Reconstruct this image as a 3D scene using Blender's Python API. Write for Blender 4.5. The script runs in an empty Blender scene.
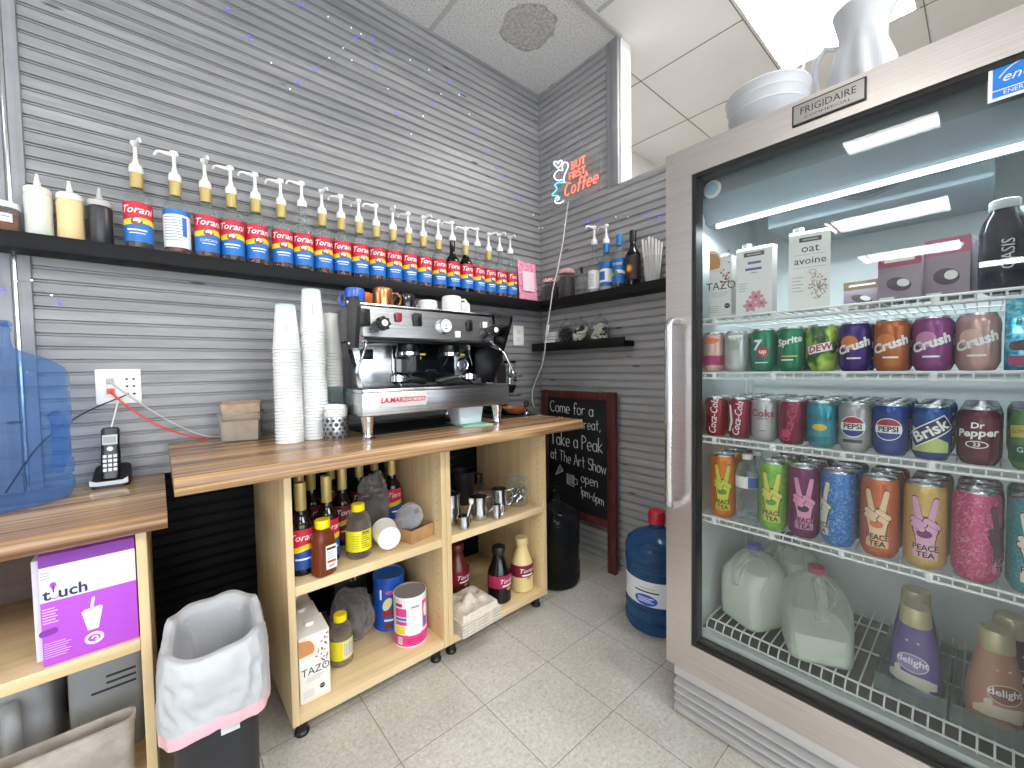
import bpy, bmesh, math, random
from mathutils import Vector, Matrix
random.seed(7)
PI = math.pi
SC = bpy.context.scene
COL = SC.collection

# ---------------------------------------------------------------- camera, world, exposure
cam_d = bpy.data.cameras.new('camera')
cam_d.sensor_fit = 'HORIZONTAL'
cam_d.sensor_width = 36.0
cam_d.lens = 36.0 * 408.716 / 1024.0
cam_d.clip_start = 0.02
cam = bpy.data.objects.new('camera', cam_d)
COL.objects.link(cam)
YAW, PIT, ROL = math.radians(40.896), math.radians(-2.204), math.radians(-0.913)
_f = Vector((math.sin(YAW)*math.cos(PIT), math.cos(YAW)*math.cos(PIT), math.sin(PIT)))
_r = Vector((math.cos(YAW), -math.sin(YAW), 0.0))
_u = _r.cross(_f)
_r2 = _r*math.cos(ROL) + _u*math.sin(ROL)
_u2 = -_r*math.sin(ROL) + _u*math.cos(ROL)
cam.matrix_world = Matrix(((_r2.x, _u2.x, -_f.x, -1.9173), (_r2.y, _u2.y, -_f.y, -1.9099), (_r2.z, _u2.z, -_f.z, 1.144), (0, 0, 0, 1)))
SC.camera = cam

W = bpy.data.worlds.new('world')
SC.world = W
W.use_nodes = True
W.node_tree.nodes['Background'].inputs[0].default_value = (0.90, 0.95, 1.0, 1)
W.node_tree.nodes['Background'].inputs[1].default_value = 7.5
SC.view_settings.view_transform = 'Standard'
SC.view_settings.look = 'None'
SC.view_settings.gamma = 1.0
SC.view_settings.use_curve_mapping = False
SC.view_settings.exposure = 0.12
SC.cycles.use_denoising = True
SC.cycles.max_bounces = 14
SC.cycles.transparent_max_bounces = 32
SC.cycles.transmission_bounces = 12
SC.cycles.glossy_bounces = 6
SC.cycles.diffuse_bounces = 5
SC.cycles.sample_clamp_indirect = 6.0
SC.cycles.caustics_reflective = False
SC.cycles.caustics_refractive = False
LIGHT = 26.0        # strength of the ceiling panels

# ---------------------------------------------------------------- materials
MATS = {}
def srgb(h):
    h = h.lstrip('#')
    c = [int(h[i:i+2], 16)/255 for i in (0, 2, 4)]
    return tuple(x/12.92 if x <= 0.04045 else ((x+0.055)/1.055)**2.4 for x in c)
def col(c):
    return srgb(c) if isinstance(c, str) else tuple(c)
def M(name, c='#808080', rough=.5, metal=0.0, emit=None, es=1.0, spec=.5, coat=0.0):
    if name in MATS: return MATS[name]
    m = bpy.data.materials.new(name); m.use_nodes = True
    b = m.node_tree.nodes['Principled BSDF']
    b.inputs['Base Color'].default_value = (*col(c), 1)
    b.inputs['Roughness'].default_value = rough
    b.inputs['Metallic'].default_value = metal
    b.inputs['Specular IOR Level'].default_value = spec
    b.inputs['Coat Weight'].default_value = coat
    if emit is not None:
        b.inputs['Emission Color'].default_value = (*col(emit), 1)
        b.inputs['Emission Strength'].default_value = es
    MATS[name] = m
    return m
def N(m, t, **kw):
    n = m.node_tree.nodes.new(t)
    for k, v in kw.items(): setattr(n, k, v)
    return n
def L(m, a, ao, b, bi): m.node_tree.links.new(a.outputs[ao], b.inputs[bi])
def coords(m, scale=(1, 1, 1), loc=(0, 0, 0), rot=(0, 0, 0), out='Object'):
    tc = N(m, 'ShaderNodeTexCoord'); mp = N(m, 'ShaderNodeMapping')
    mp.inputs['Scale'].default_value = scale; mp.inputs['Location'].default_value = loc; mp.inputs['Rotation'].default_value = rot
    L(m, tc, out, mp, 'Vector'); return mp
def ramp(m, stops):
    r = N(m, 'ShaderNodeValToRGB'); e = r.color_ramp.elements
    while len(e) < len(stops): e.new(.5)
    for k, (p, c) in enumerate(stops):
        e[k].position = p; e[k].color = (*col(c), 1)
    return r
def noisy(name, stops, scale=(1, 1, 1), ns=5.0, detail=4.0, rough=.5, metal=0.0, bump=0.0, out='Object', dist=0.0, nrough=.55, spec=.5):
    """one noise through a colour ramp"""
    if name in MATS: return MATS[name]
    m = M(name, '#808080', rough, metal, spec=spec); b = m.node_tree.nodes['Principled BSDF']
    mp = coords(m, scale, out=out); n = N(m, 'ShaderNodeTexNoise')
    n.inputs['Scale'].default_value = ns; n.inputs['Detail'].default_value = detail; n.inputs['Roughness'].default_value = nrough
    n.inputs['Distortion'].default_value = dist
    L(m, mp, 'Vector', n, 'Vector'); r = ramp(m, stops); L(m, n, 'Fac', r, 'Fac'); L(m, r, 'Color', b, 'Base Color')
    if bump:
        bp = N(m, 'ShaderNodeBump'); bp.inputs['Strength'].default_value = bump; bp.inputs['Distance'].default_value = .002
        L(m, n, 'Fac', bp, 'Height'); L(m, bp, 'Normal', b, 'Normal')
    return m
def film(name, c, solid=.3, rough=.08, tint=None, body=None, edge=.5):
    """thin clear plastic or glass: tinted see-through sheet with a glossy skin"""
    if name in MATS: return MATS[name]
    m = M(name, body or c, rough); nt = m.node_tree
    b = nt.nodes['Principled BSDF']; out = nt.nodes['Material Output']
    t = N(m, 'ShaderNodeBsdfTransparent'); t.inputs['Color'].default_value = (*col(tint or c), 1)
    lw = N(m, 'ShaderNodeLayerWeight'); lw.inputs['Blend'].default_value = .35
    mr = N(m, 'ShaderNodeMapRange'); mr.inputs['To Min'].default_value = solid; mr.inputs['To Max'].default_value = min(1, solid+edge)
    L(m, lw, 'Facing', mr, 'Value')
    mx = N(m, 'ShaderNodeMixShader'); L(m, mr, 'Result', mx, 'Fac'); L(m, t, 'BSDF', mx, 1); L(m, b, 'BSDF', mx, 2); L(m, mx, 'Shader', out, 'Surface')
    return m
def pane(name, tint=(.93, .96, .95), refl=1.0):
    """flat window glass: see-through with a Fresnel reflection"""
    if name in MATS: return MATS[name]
    m = M(name); nt = m.node_tree; out = nt.nodes['Material Output']
    t = N(m, 'ShaderNodeBsdfTransparent'); t.inputs['Color'].default_value = (*tint, 1)
    g = N(m, 'ShaderNodeBsdfGlossy'); g.inputs['Roughness'].default_value = 0.0
    lw = N(m, 'ShaderNodeFresnel'); lw.inputs['IOR'].default_value = 1.5
    mr = N(m, 'ShaderNodeMath', operation='MULTIPLY'); mr.inputs[1].default_value = refl
    L(m, lw, 'Fac', mr, 0)
    mx = N(m, 'ShaderNodeMixShader'); L(m, mr, 'Value', mx, 'Fac'); L(m, t, 'BSDF', mx, 1); L(m, g, 'BSDF', mx, 2); L(m, mx, 'Shader', out, 'Surface')
    return m

# ---------------------------------------------------------------- 2D shapes: (verts, faces)
def arc(cx, cy, rx, ry, a0, a1, n=14):
    return [(cx+rx*math.cos(math.radians(a0+(a1-a0)*i/n)), cy+ry*math.sin(math.radians(a0+(a1-a0)*i/n))) for i in range(n+1)]
def s_poly(p): return (list(p), [list(range(len(p)))])
def s_rect(x0, y0, x1, y1): return s_poly([(x0, y0), (x1, y0), (x1, y1), (x0, y1)])
def s_ell(cx, cy, rx, ry=None, n=24): return s_poly(arc(cx, cy, rx, ry or rx, 0, 360, n)[:-1])
def s_cap(p0, p1, r, r1=None):
    r1 = r if r1 is None else r1
    a = math.degrees(math.atan2(p1[1]-p0[1], p1[0]-p0[0]))
    return s_poly(arc(p0[0], p0[1], r, r, a+90, a+270, 8)+arc(p1[0], p1[1], r1, r1, a-90, a+90, 8))
def s_ring(cx, cy, rx, ry, w, a0=0, a1=360, n=28):
    o = arc(cx, cy, rx, ry, a0, a1, n); i = arc(cx, cy, rx-w, ry-w, a0, a1, n)
    return (o+i, [[k, k+1, n+2+k, n+1+k] for k in range(n)])
_TX = {}
def s_text(body, size=1.0, shear=0.0, align='CENTER', squeeze=1.0, bold=0.0):
    key = (body, shear, align, bold)
    if key not in _TX:
        cu = bpy.data.curves.new('lettering', 'FONT'); cu.body = body; cu.size = 1.0; cu.shear = shear
        cu.align_x = align; cu.align_y = 'CENTER'; cu.resolution_u = 2; cu.offset = bold
        ob = bpy.data.objects.new('lettering', cu)
        me = bpy.data.meshes.new_from_object(ob)
        _TX[key] = ([(v.co.x, v.co.y) for v in me.vertices], [list(p.vertices) for p in me.polygons])
        bpy.data.objects.remove(ob); bpy.data.meshes.remove(me); bpy.data.curves.remove(cu)
    v, f = _TX[key]
    return ([(x*size*squeeze, y*size) for x, y in v], f)
def s_move(s, dx=0, dy=0, rot=0, k=1.0):
    c, sn = math.cos(rot), math.sin(rot)
    return ([(dx+k*(x*c-y*sn), dy+k*(x*sn+y*c)) for x, y in s[0]], s[1])

# single-stroke lettering for chalk and neon
def _glyphs():
    A = arc
    n = A(.2, .38, .2, .22, 180, 0)+[(.4, 0)]
    G = {
     'c': (.46, [A(.26, .3, .25, .3, 50, 310)]), 'C': (.62, [A(.36, .5, .34, .5, 50, 310)]), 'o': (.5, [A(.25, .3, .24, .3, 90, 450)]),
     'm': (.68, [[(0, .6), (0, 0)], A(.17, .38, .17, .22, 180, 0)+[(.34, 0)], A(.51, .38, .17, .22, 180, 0)+[(.68, 0)]]),
     'e': (.48, [[(.02, .32)]+A(.25, .3, .23, .3, 0, 310)]),
     'f': (.34, [A(.3, .84, .15, .18, 20, 180)+[(.15, -.05)], [(0, .55), (.34, .55)]]),
     'r': (.36, [[(0, .6), (0, 0)], A(.2, .38, .2, .22, 180, 50)]),
     'a': (.5, [A(.24, .3, .23, .3, 0, 360), [(.47, .6), (.48, 0)]]),
     't': (.38, [[(.18, .98), (.18, .05), (.3, 0)], [(0, .62), (.38, .62)]]),
     ',': (.14, [[(.1, .08), (.02, -.2)]]), ';': (.14, [[(.1, .5), (.11, .46)], [(.1, .08), (.02, -.2)]]),
     'T': (.62, [[(.3, 1), (.3, 0)], [(0, 1), (.62, 1)]]),
     'k': (.42, [[(0, 1), (0, 0)], [(.38, .62), (0, .27), (.42, 0)]]),
     'K': (.42, [[(0, 1), (0, 0)], [(.4, .85), (0, .4), (.44, 0)]]),
     'P': (.46, [[(0, 0), (0, 1)], A(0, .74, .46, .26, 90, -90)]),
     'h': (.42, [[(0, 1), (0, 0)], n]), 'n': (.42, [[(0, .6), (0, 0)], n]),
     'A': (.6, [[(0, 0), (.3, 1), (.6, 0)], [(.1, .38), (.5, .38)]]),
     'S': (.56, [A(.3, .75, .25, .25, 30, 270)+A(.3, .25, .27, .25, 90, -150)]),
     'w': (.62, [[(0, .6), (.15, 0), (.3, .5), (.45, 0), (.62, .6)]]),
     'p': (.46, [[(0, .6), (0, -.4)], A(.22, .3, .22, .3, 180, -180)]),
     '1': (.26, [[(.03, .8), (.2, 1), (.2, 0)]]), '-': (.3, [[(0, .35), (.3, .35)]]),
     '6': (.48, [[(.4, 1), (.1, .5)]+A(.25, .25, .23, .25, 150, -210)]),
     'B': (.48, [[(0, 0), (0, 1)], A(0, .75, .4, .25, 90, -90), A(0, .25, .47, .25, 90, -90)]),
     'U': (.56, [[(0, 1)]+A(.28, .3, .28, .3, 180, 360)+[(.56, 1)]]),
     'F': (.48, [[(0, 0), (0, 1), (.48, 1)], [(0, .52), (.38, .52)]]), 'I': (.02, [[(0, 0), (0, 1)]]),
     'R': (.5, [[(0, 0), (0, 1)], A(0, .74, .44, .26, 90, -90)+[(.5, 0)]]), ' ': (.22, []),
     'W': (.7, [[(0, 1), (.18, 0), (.35, .8), (.52, 0), (.7, 1)]]), 'l': (.1, [[(.05, 1), (.05, 0)]])}
    return G
GLY = _glyphs()
def strokes(text, h, gap=.16, slant=0.0, sq=1.0):
    x = 0; out = []
    for ch in text:
        w, ls = GLY[ch]
        for l in ls: out.append([((x+p[0]*sq+p[1]*slant)*h, p[1]*h) for p in l])
        x += w*sq+gap
    return out, (x-gap)*h

# ---------------------------------------------------------------- mesh builder
class MB:
    def __init__(s): s.bm = bmesh.new(); s.mi = 0
    def _f(s, vs):
        try:
            f = s.bm.faces.new(vs); f.material_index = s.mi; f.smooth = True; return f
        except ValueError: return None
    def box(s, x0, y0, z0, x1, y1, z1, bev=0.0, seg=2, rz=0.0, mi=None, rot=None):
        if mi is not None: s.mi = mi
        cx, cy, cz = (x0+x1)/2, (y0+y1)/2, (z0+z1)/2
        mt = Matrix.Translation((cx, cy, cz)) @ (rot.to_4x4() if rot else Matrix.Rotation(rz, 4, 'Z')) @ Matrix.Diagonal((abs(x1-x0), abs(y1-y0), abs(z1-z0), 1))
        r = bmesh.ops.create_cube(s.bm, size=1.0, matrix=mt)
        fs = set(f for v in r['verts'] for f in v.link_faces)
        for f in fs: f.material_index = s.mi; f.smooth = True
        if bev > 0:
            es = list(set(e for f in fs for e in f.edges))
            rr = bmesh.ops.bevel(s.bm, geom=es, offset=min(bev, .45*min(abs(x1-x0), abs(y1-y0), abs(z1-z0))), segments=seg, affect='EDGES', profile=.5, clamp_overlap=True)
            for f in rr['faces']: f.material_index = s.mi; f.smooth = True
        return s
    def rings(s, rs, close=True, cap0=True, cap1=True):
        V = [[s.bm.verts.new(p) for p in r] for r in rs]
        for a, b in zip(V[:-1], V[1:]):
            n = len(a)
            for i in range(n if close else n-1):
                j = (i+1) % n; s._f((a[i], a[j], b[j], b[i]))
        if cap0 and close: s._f(list(reversed(V[0])))
        if cap1 and close: s._f(V[-1])
        return s
    def lathe(s, prof, seg=32, c=(0, 0, 0), mi=None, sx=1.0, sy=1.0, mis=None, sup=2.0, rz=0.0):
        """profile [(r, z)...]; sup>2 squares the section; mis = material per band"""
        if mi is not None: s.mi = mi
        def ring(r, z):
            o = []
            for i in range(seg):
                t = 2*PI*i/seg; ct, st = math.cos(t), math.sin(t)
                k = 1.0 if sup == 2.0 else (abs(ct)**sup+abs(st)**sup)**(-1.0/sup)
                x, y = r*k*ct*sx, r*k*st*sy
                o.append((c[0]+x*math.cos(rz)-y*math.sin(rz), c[1]+x*math.sin(rz)+y*math.cos(rz), c[2]+z))
            return o
        prev = None
        for k, (r, z) in enumerate(prof):
            cur = [s.bm.verts.new((c[0], c[1], c[2]+z))] if r < 1e-6 else [s.bm.verts.new(p) for p in ring(r, z)]
            if prev is not None:
                if mis: s.mi = mis[k-1]
                if len(prev) == 1 and len(cur) > 1:
                    for i in range(seg): s._f((prev[0], cur[(i+1) % seg], cur[i]))
                elif len(cur) == 1 and len(prev) > 1:
                    for i in range(seg): s._f((prev[i], prev[(i+1) % seg], cur[0]))
                elif len(cur) > 1:
                    for i in range(seg): s._f((prev[i], prev[(i+1) % seg], cur[(i+1) % seg], cur[i]))
            prev = cur
        return s
    def tube(s, pts, r, seg=8, closed=False, mi=None, cap=True):
        if mi is not None: s.mi = mi
        P = [Vector(p) for p in pts]; n = len(P)
        R = r if isinstance(r, (list, tuple)) else [r]*n
        T = []
        for i in range(n):
            a = P[i-1] if (i > 0 or closed) else P[i]; b = P[(i+1) % n] if (i < n-1 or closed) else P[i]
            t = b-a; T.append(t.normalized() if t.length > 1e-9 else Vector((0, 0, 1)))
        up = Vector((0, 0, 1)) if abs(T[0].z) < .9 else Vector((1, 0, 0))
        nx = T[0].cross(up).normalized(); rs = []
        for i in range(n):
            nx = nx-T[i]*nx.dot(T[i])
            nx = nx.normalized() if nx.length > 1e-6 else T[i].orthogonal().normalized()
            ny = T[i].cross(nx)
            rs.append([P[i]+(nx*math.cos(2*PI*k/seg)+ny*math.sin(2*PI*k/seg))*R[i] for k in range(seg)])
        if closed: rs.append(rs[0]); return s.rings(rs, cap0=False, cap1=False)
        return s.rings(rs, cap0=cap, cap1=cap)
    def cyl(s, p0, p1, r0, r1=None, seg=20, mi=None):
        return s.tube([p0, p1], [r0, r0 if r1 is None else r1], seg, mi=mi)
    def prism(s, poly, fn, d0, d1, mi=None):
        """2D outline extruded: fn(u, v, d) -> point"""
        if mi is not None: s.mi = mi
        return s.rings([[fn(u, v, d0) for u, v in poly], [fn(u, v, d1) for u, v in poly]])
    def flat(s, shape, fn, mi=None, maxlen=None):
        """2D shape laid on a surface by fn(u, v) -> point"""
        if mi is not None: s.mi = mi
        vs, fs = shape
        if maxlen:
            b = bmesh.new(); V = [b.verts.new((u, v, 0)) for u, v in vs]
            for f in fs:
                try: b.faces.new([V[i] for i in f])
                except ValueError: pass
            bmesh.ops.triangulate(b, faces=b.faces[:])
            for _ in range(7):
                es = [e for e in b.edges if e.calc_length() > maxlen]
                if not es: break
                bmesh.ops.subdivide_edges(b, edges=es, cuts=1); bmesh.ops.triangulate(b, faces=[f for f in b.faces if len(f.verts) > 3])
            b.verts.index_update(); vs = [(v.co.x, v.co.y) for v in b.verts]; fs = [[v.index for v in f.verts] for f in b.faces]; b.free()
        V = [s.bm.verts.new(fn(u, v)) for u, v in vs]
        for f in fs: s._f([V[i] for i in f])
        return s
    def wrap(s, shape, r, z0=0.0, off=.0004, phi=-PI/2, mi=None, c=(0, 0)):
        R = r+off
        return s.flat(shape, lambda u, v: (c[0]+R*math.cos(phi+u/r), c[1]+R*math.sin(phi+u/r), z0+v), mi, maxlen=max(.0035, r*.16))
    def sheet(s, nu, nv, fn, mi=None, mf=None):
        if mi is not None: s.mi = mi
        V = [[s.bm.verts.new(fn(i/nu, j/nv)) for j in range(nv+1)] for i in range(nu+1)]
        for i in range(nu):
            for j in range(nv):
                if mf: s.mi = mf(i/nu, j/nv)
                s._f((V[i][j], V[i+1][j], V[i+1][j+1], V[i][j+1]))
        return s
    def xf(s, m):
        bmesh.ops.transform(s.bm, matrix=m, verts=s.bm.verts[:]); return s
    def build(s, name, mats, parent=None, loc=None, rz=0.0, sharp=38, fix=True):
        if fix: bmesh.ops.recalc_face_normals(s.bm, faces=s.bm.faces[:])
        me = bpy.data.meshes.new(name); s.bm.to_mesh(me); s.bm.free()
        for m in (mats if isinstance(mats, (list, tuple)) else [mats]): me.materials.append(m)
        me.set_sharp_from_angle(angle=math.radians(sharp))
        o = bpy.data.objects.new(name, me); COL.objects.link(o)
        if parent is not None: o.parent = parent
        if loc is not None: o.location = loc
        if rz: o.rotation_euler[2] = rz
        return o
def tag(o, label, cat, group=None):
    o['label'] = label; o['category'] = cat
    if group: o['group'] = group
    return o
def thing(name, label, cat, loc=(0, 0, 0), rz=0.0, group=None):
    o = bpy.data.objects.new(name, None); COL.objects.link(o); o.empty_display_size = .05
    o.location = loc; o.rotation_euler = (0, 0, rz)
    return tag(o, label, cat, group)
def struct(o): o['kind'] = 'structure'; return o
def dup(o, label=None, loc=None, rz=None, group=None):
    def cp(x, par):
        c = x.copy(); COL.objects.link(c)
        if par is not None: c.parent = par; c.matrix_parent_inverse = x.matrix_parent_inverse
        for ch in x.children: cp(ch, c)
        return c
    r = cp(o, None)
    if label: r['label'] = label
    if loc is not None: r.location = loc
    if rz is not None: r.rotation_euler[2] = rz
    if group: r['group'] = group
    return r
def remat(o, pairs):
    """give a copied part its own mesh with other materials"""
    o.data = o.data.copy()
    for i, m in pairs.items(): o.data.materials[i] = m
ORD = ['first', 'second', 'third', 'fourth', 'fifth', 'sixth', 'seventh', 'eighth', 'ninth', 'tenth', 'eleventh', 'twelfth', 'thirteenth', 'fourteenth',
       'fifteenth', 'sixteenth', 'seventeenth', 'eighteenth', 'nineteenth', 'twentieth', 'last']

WHITE = M('white_plastic', '#eeeeec', .35); BLACK = M('black_plastic', '#141416', .4); INK = M('ink', '#22222a', .6)
STEEL = M('polished_steel', '#c9cacd', .16, 1.0); BRUSH = M('brushed_steel', '#b9b6b4', .34, 1.0); CHROME = M('chrome', '#dcdde0', .06, 1.0)

# ================================================================ SETTING
CEIL = 2.90
def clad_material(name, stops, rough=.6, sx=(1, 1, 1), streak=(1.2, 30, 30)):
    if name in MATS: return MATS[name]
    m = M(name, '#888888', rough); b = m.node_tree.nodes['Principled BSDF']
    mp = coords(m, streak); n1 = N(m, 'ShaderNodeTexNoise'); n1.inputs['Scale'].default_value = 2.2; n1.inputs['Detail'].default_value = 7; n1.inputs['Roughness'].default_value = .65
    L(m, mp, 'Vector', n1, 'Vector')
    mp2 = coords(m, (.55, .55, 5.0)); n2 = N(m, 'ShaderNodeTexNoise'); n2.inputs['Scale'].default_value = 2.0; n2.inputs['Detail'].default_value = 5
    L(m, mp2, 'Vector', n2, 'Vector')
    mx = N(m, 'ShaderNodeMath', operation='ADD'); L(m, n1, 'Fac', mx, 0); L(m, n2, 'Fac', mx, 1)
    md = N(m, 'ShaderNodeMath', operation='MULTIPLY'); md.inputs[1].default_value = .5; L(m, mx, 'Value', md, 0)
    r = ramp(m, stops); L(m, md, 'Value', r, 'Fac')
    # small dark knots
    mp3 = coords(m, (5, 5, 24)); v = N(m, 'ShaderNodeTexVoronoi'); v.inputs['Scale'].default_value = .62; L(m, mp3, 'Vector', v, 'Vector')
    kr = ramp(m, [(0.0, '#2a2a2c'), (.05, '#3a3a3c'), (.10, '#ffffff')]); L(m, v, 'Distance', kr, 'Fac')
    mm = N(m, 'ShaderNodeMixRGB', blend_type='MULTIPLY'); mm.inputs['Fac'].default_value = .8
    L(m, r, 'Color', mm, 'Color1'); L(m, kr, 'Color', mm, 'Color2'); L(m, mm, 'Color', b, 'Base Color')
    bp = N(m, 'ShaderNodeBump'); bp.inputs['Strength'].default_value = .25; bp.inputs['Distance'].default_value = .002
    L(m, n1, 'Fac', bp, 'Height'); L(m, bp, 'Normal', b, 'Normal')
    return m
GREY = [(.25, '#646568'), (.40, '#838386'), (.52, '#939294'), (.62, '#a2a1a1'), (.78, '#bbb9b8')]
GREY_LIFTED = [(.25, '#77787b'), (.40, '#989899'), (.52, '#a7a6a8'), (.62, '#b5b4b5'), (.78, '#cac8c8')]  # same boards lightened: light the right wall lacks is put into the colour
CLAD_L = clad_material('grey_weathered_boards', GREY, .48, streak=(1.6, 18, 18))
CLAD_R = clad_material('grey_weathered_boards_lifted', GREY_LIFTED, .48, streak=(18, 1.6, 18))
CLAD_B = clad_material('black_painted_boards', [(.3, '#060607'), (.6, '#0d0d0f'), (.8, '#151518')], .6)
CLAD_B.node_tree.nodes['Principled BSDF'].inputs['Specular IOR Level'].default_value = .15
TRIMG = clad_material('grey_trim_board', [(.25, '#77777b'), (.5, '#919196'), (.75, '#a6a6aa')], .5, streak=(30, 30, 1.4))
PAINT = noisy('white_paint', [(.3, '#e2e1de'), (.7, '#eceae7')], ns=6, rough=.6)
PERIOD = .0412
def clad_profile(z0, z1):
    """(z, depth) outline of grooved boards from z0 to z1"""
    out = []; k = math.floor(z0/PERIOD)
    while k*PERIOD < z1:
        b = k*PERIOD
        for dz, d in ((0, .0016), (.0014, 0), (.0296, 0), (.031, .0016), (.0314, .0085), (.0334, .0085), (.0338, .0015), (.0376, .0015), (.0380, .0085), (.0404, .0085)):
            z = b+dz
            if z0 <= z <= z1: out.append((z, d))
        k += 1
    return [(z0, out[0][1])]+out+[(z1, out[-1][1])]
def cladding(mb, z0, z1, a0, a1, fn, seg=1):
    pr = clad_profile(z0, z1)
    V = [[mb.bm.verts.new(fn(a0+(a1-a0)*i/seg, z, d)) for z, d in pr] for i in range(seg+1)]
    for i in range(seg):
        for j in range(len(pr)-1): mb._f((V[i][j], V[i+1][j], V[i+1][j+1], V[i][j+1]))
# left wall (the wall behind the counter): solid slab with grooved boards on its face
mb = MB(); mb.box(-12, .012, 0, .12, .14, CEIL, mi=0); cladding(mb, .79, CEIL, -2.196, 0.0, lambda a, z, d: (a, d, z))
struct(mb.build('wall_left', [CLAD_L], fix=False, sharp=20))
mb = MB(); mb.box(-12, -.004, 0, -2.262, .012, CEIL, mi=0)
mb.box(-2.262, -.008, 0, -2.236, .012, CEIL, .002); mb.box(-2.224, -.010, 0, -2.196, .012, CEIL, .002); mb.box(-2.236, -.004, 0, -2.232, .012, CEIL)
mb.box(-2.232, -.012, 0, -2.224, .012, CEIL, .002, mi=1)
struct(mb.build('trim_1', [TRIMG, STEEL]))
mb = MB(); cladding(mb, 0, .79, -2.196, 0, lambda a, z, d: (a, d-.002, z)); mb.box(-2.196, .006, 0, 0, .0118, .79)
struct(mb.build('trim_2', [CLAD_B], fix=False, sharp=20))
# right wall: full height near the corner, half height beyond it
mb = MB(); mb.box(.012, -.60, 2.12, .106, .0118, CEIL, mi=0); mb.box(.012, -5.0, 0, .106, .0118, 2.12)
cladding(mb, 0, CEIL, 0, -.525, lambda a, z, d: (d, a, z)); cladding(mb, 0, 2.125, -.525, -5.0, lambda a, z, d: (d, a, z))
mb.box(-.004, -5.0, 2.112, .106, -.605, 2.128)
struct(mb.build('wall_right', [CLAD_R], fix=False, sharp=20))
mb = MB(); mb.box(-.004, -.555, 2.125, .012, -.525, CEIL, .002); mb.box(-.007, -.602, 2.127, .012, -.555, CEIL, .002)
struct(mb.build('trim_3', [TRIMG]))
mb = MB(); mb.box(.0125, -.612, 2.128, .106, -.601, CEIL, .002)
struct(mb.build('trim_4', [PAINT]))
# floor: pale square vinyl tiles
m = M('vinyl_floor_tiles', '#c8c5be', .32); b = m.node_tree.nodes['Principled BSDF']
mp = coords(m, (1, 1, 1), (.813, .819, 0)); br = N(m, 'ShaderNodeTexBrick'); br.offset = 0.0; br.squash = 1.0
for k, v in (('Scale', 1.0), ('Mortar Size', .0011), ('Mortar Smooth', .3), ('Bias', -.6), ('Brick Width', .3048), ('Row Height', .3048)): br.inputs[k].default_value = v
br.inputs['Color1'].default_value = (*srgb('#ffffff'), 1); br.inputs['Color2'].default_value = (*srgb('#eeeeec'), 1); br.inputs['Mortar'].default_value = (*srgb('#77736c'), 1)
L(m, mp, 'Vector', br, 'Vector')
mp2 = coords(m, (1, 1, 1)); n = N(m, 'ShaderNodeTexNoise'); n.inputs['Scale'].default_value = 95; n.inputs['Detail'].default_value = 4; n.inputs['Distortion'].default_value = .8; L(m, mp2, 'Vector', n, 'Vector')
r = ramp(m, [(.33, '#bab6ae'), (.44, '#c9c6be'), (.56, '#d0cdc6'), (.68, '#dad7d2')]); L(m, n, 'Fac', r, 'Fac')
mm = N(m, 'ShaderNodeMixRGB', blend_type='MULTIPLY'); mm.inputs['Fac'].default_value = 1; L(m, r, 'Color', mm, 'Color1'); L(m, br, 'Color', mm, 'Color2')
n3 = N(m, 'ShaderNodeTexNoise'); n3.inputs['Scale'].default_value = 2.4; n3.inputs['Detail'].default_value = 4; L(m, mp2, 'Vector', n3, 'Vector')
r3 = ramp(m, [(.35, '#e2e0dc'), (.6, '#ffffff')]); L(m, n3, 'Fac', r3, 'Fac')
m2 = N(m, 'ShaderNodeMixRGB', blend_type='MULTIPLY'); m2.inputs['Fac'].default_value = .8; L(m, mm, 'Color', m2, 'Color1'); L(m, r3, 'Color', m2, 'Color2'); L(m, m2, 'Color', b, 'Base Color')
mb = MB(); mb.box(-12, -5, -.05, 3, .0, 0)
struct(mb.build('floor', [m]))
# ceiling: lay-in tiles on a thin grid, one tile with a round stain
m = M('ceiling_tile', '#d8d8d6', .85); b = m.node_tree.nodes['Principled BSDF']
mp = coords(m); n = N(m, 'ShaderNodeTexNoise'); n.inputs['Scale'].default_value = 120; n.inputs['Detail'].default_value = 3; L(m, mp, 'Vector', n, 'Vector')
r = ramp(m, [(.36, '#bfbfbf'), (.46, '#e4e4e3'), (.7, '#ececeb')]); L(m, n, 'Fac', r, 'Fac')
def stain(cx, cy, rad, prev, strength):
    mp = coords(m, (1/rad, 1/rad, 1), (-cx/rad, -cy/rad, -2.9)); nz = N(m, 'ShaderNodeTexNoise'); nz.inputs['Scale'].default_value = 2.2; L(m, mp, 'Vector', nz, 'Vector')
    vl = N(m, 'ShaderNodeVectorMath', operation='LENGTH'); L(m, mp, 'Vector', vl, 0)
    a = N(m, 'ShaderNodeMath', operation='MULTIPLY_ADD'); L(m, nz, 'Fac', a, 0); a.inputs[1].default_value = .42; L(m, vl, 'Value', a, 2)
    rr = ramp(m, [(0, '#c9c6c1'), (.90, '#c9c6c1'), (.965, '#a5a29d'), (1.0, '#ffffff')]); L(m, a, 'Value', rr, 'Fac')
    n4 = N(m, 'ShaderNodeTexNoise'); n4.inputs['Scale'].default_value = 9; n4.inputs['Detail'].default_value = 6; L(m, mp, 'Vector', n4, 'Vector')
    r4 = ramp(m, [(.4, (.45, .45, .45)), (.65, (1, 1, 1))]); L(m, n4, 'Fac', r4, 'Fac')
    mx = N(m, 'ShaderNodeMixRGB', blend_type='MULTIPLY'); L(m, r4, 'Color', mx, 'Fac'); L(m, prev, 'Color', mx, 'Color1'); L(m, rr, 'Color', mx, 'Color2')
    return mx
s1 = stain(-.40, -.335, .185, r, 1); L(m, s1, 'Color', b, 'Base Color')
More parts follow.
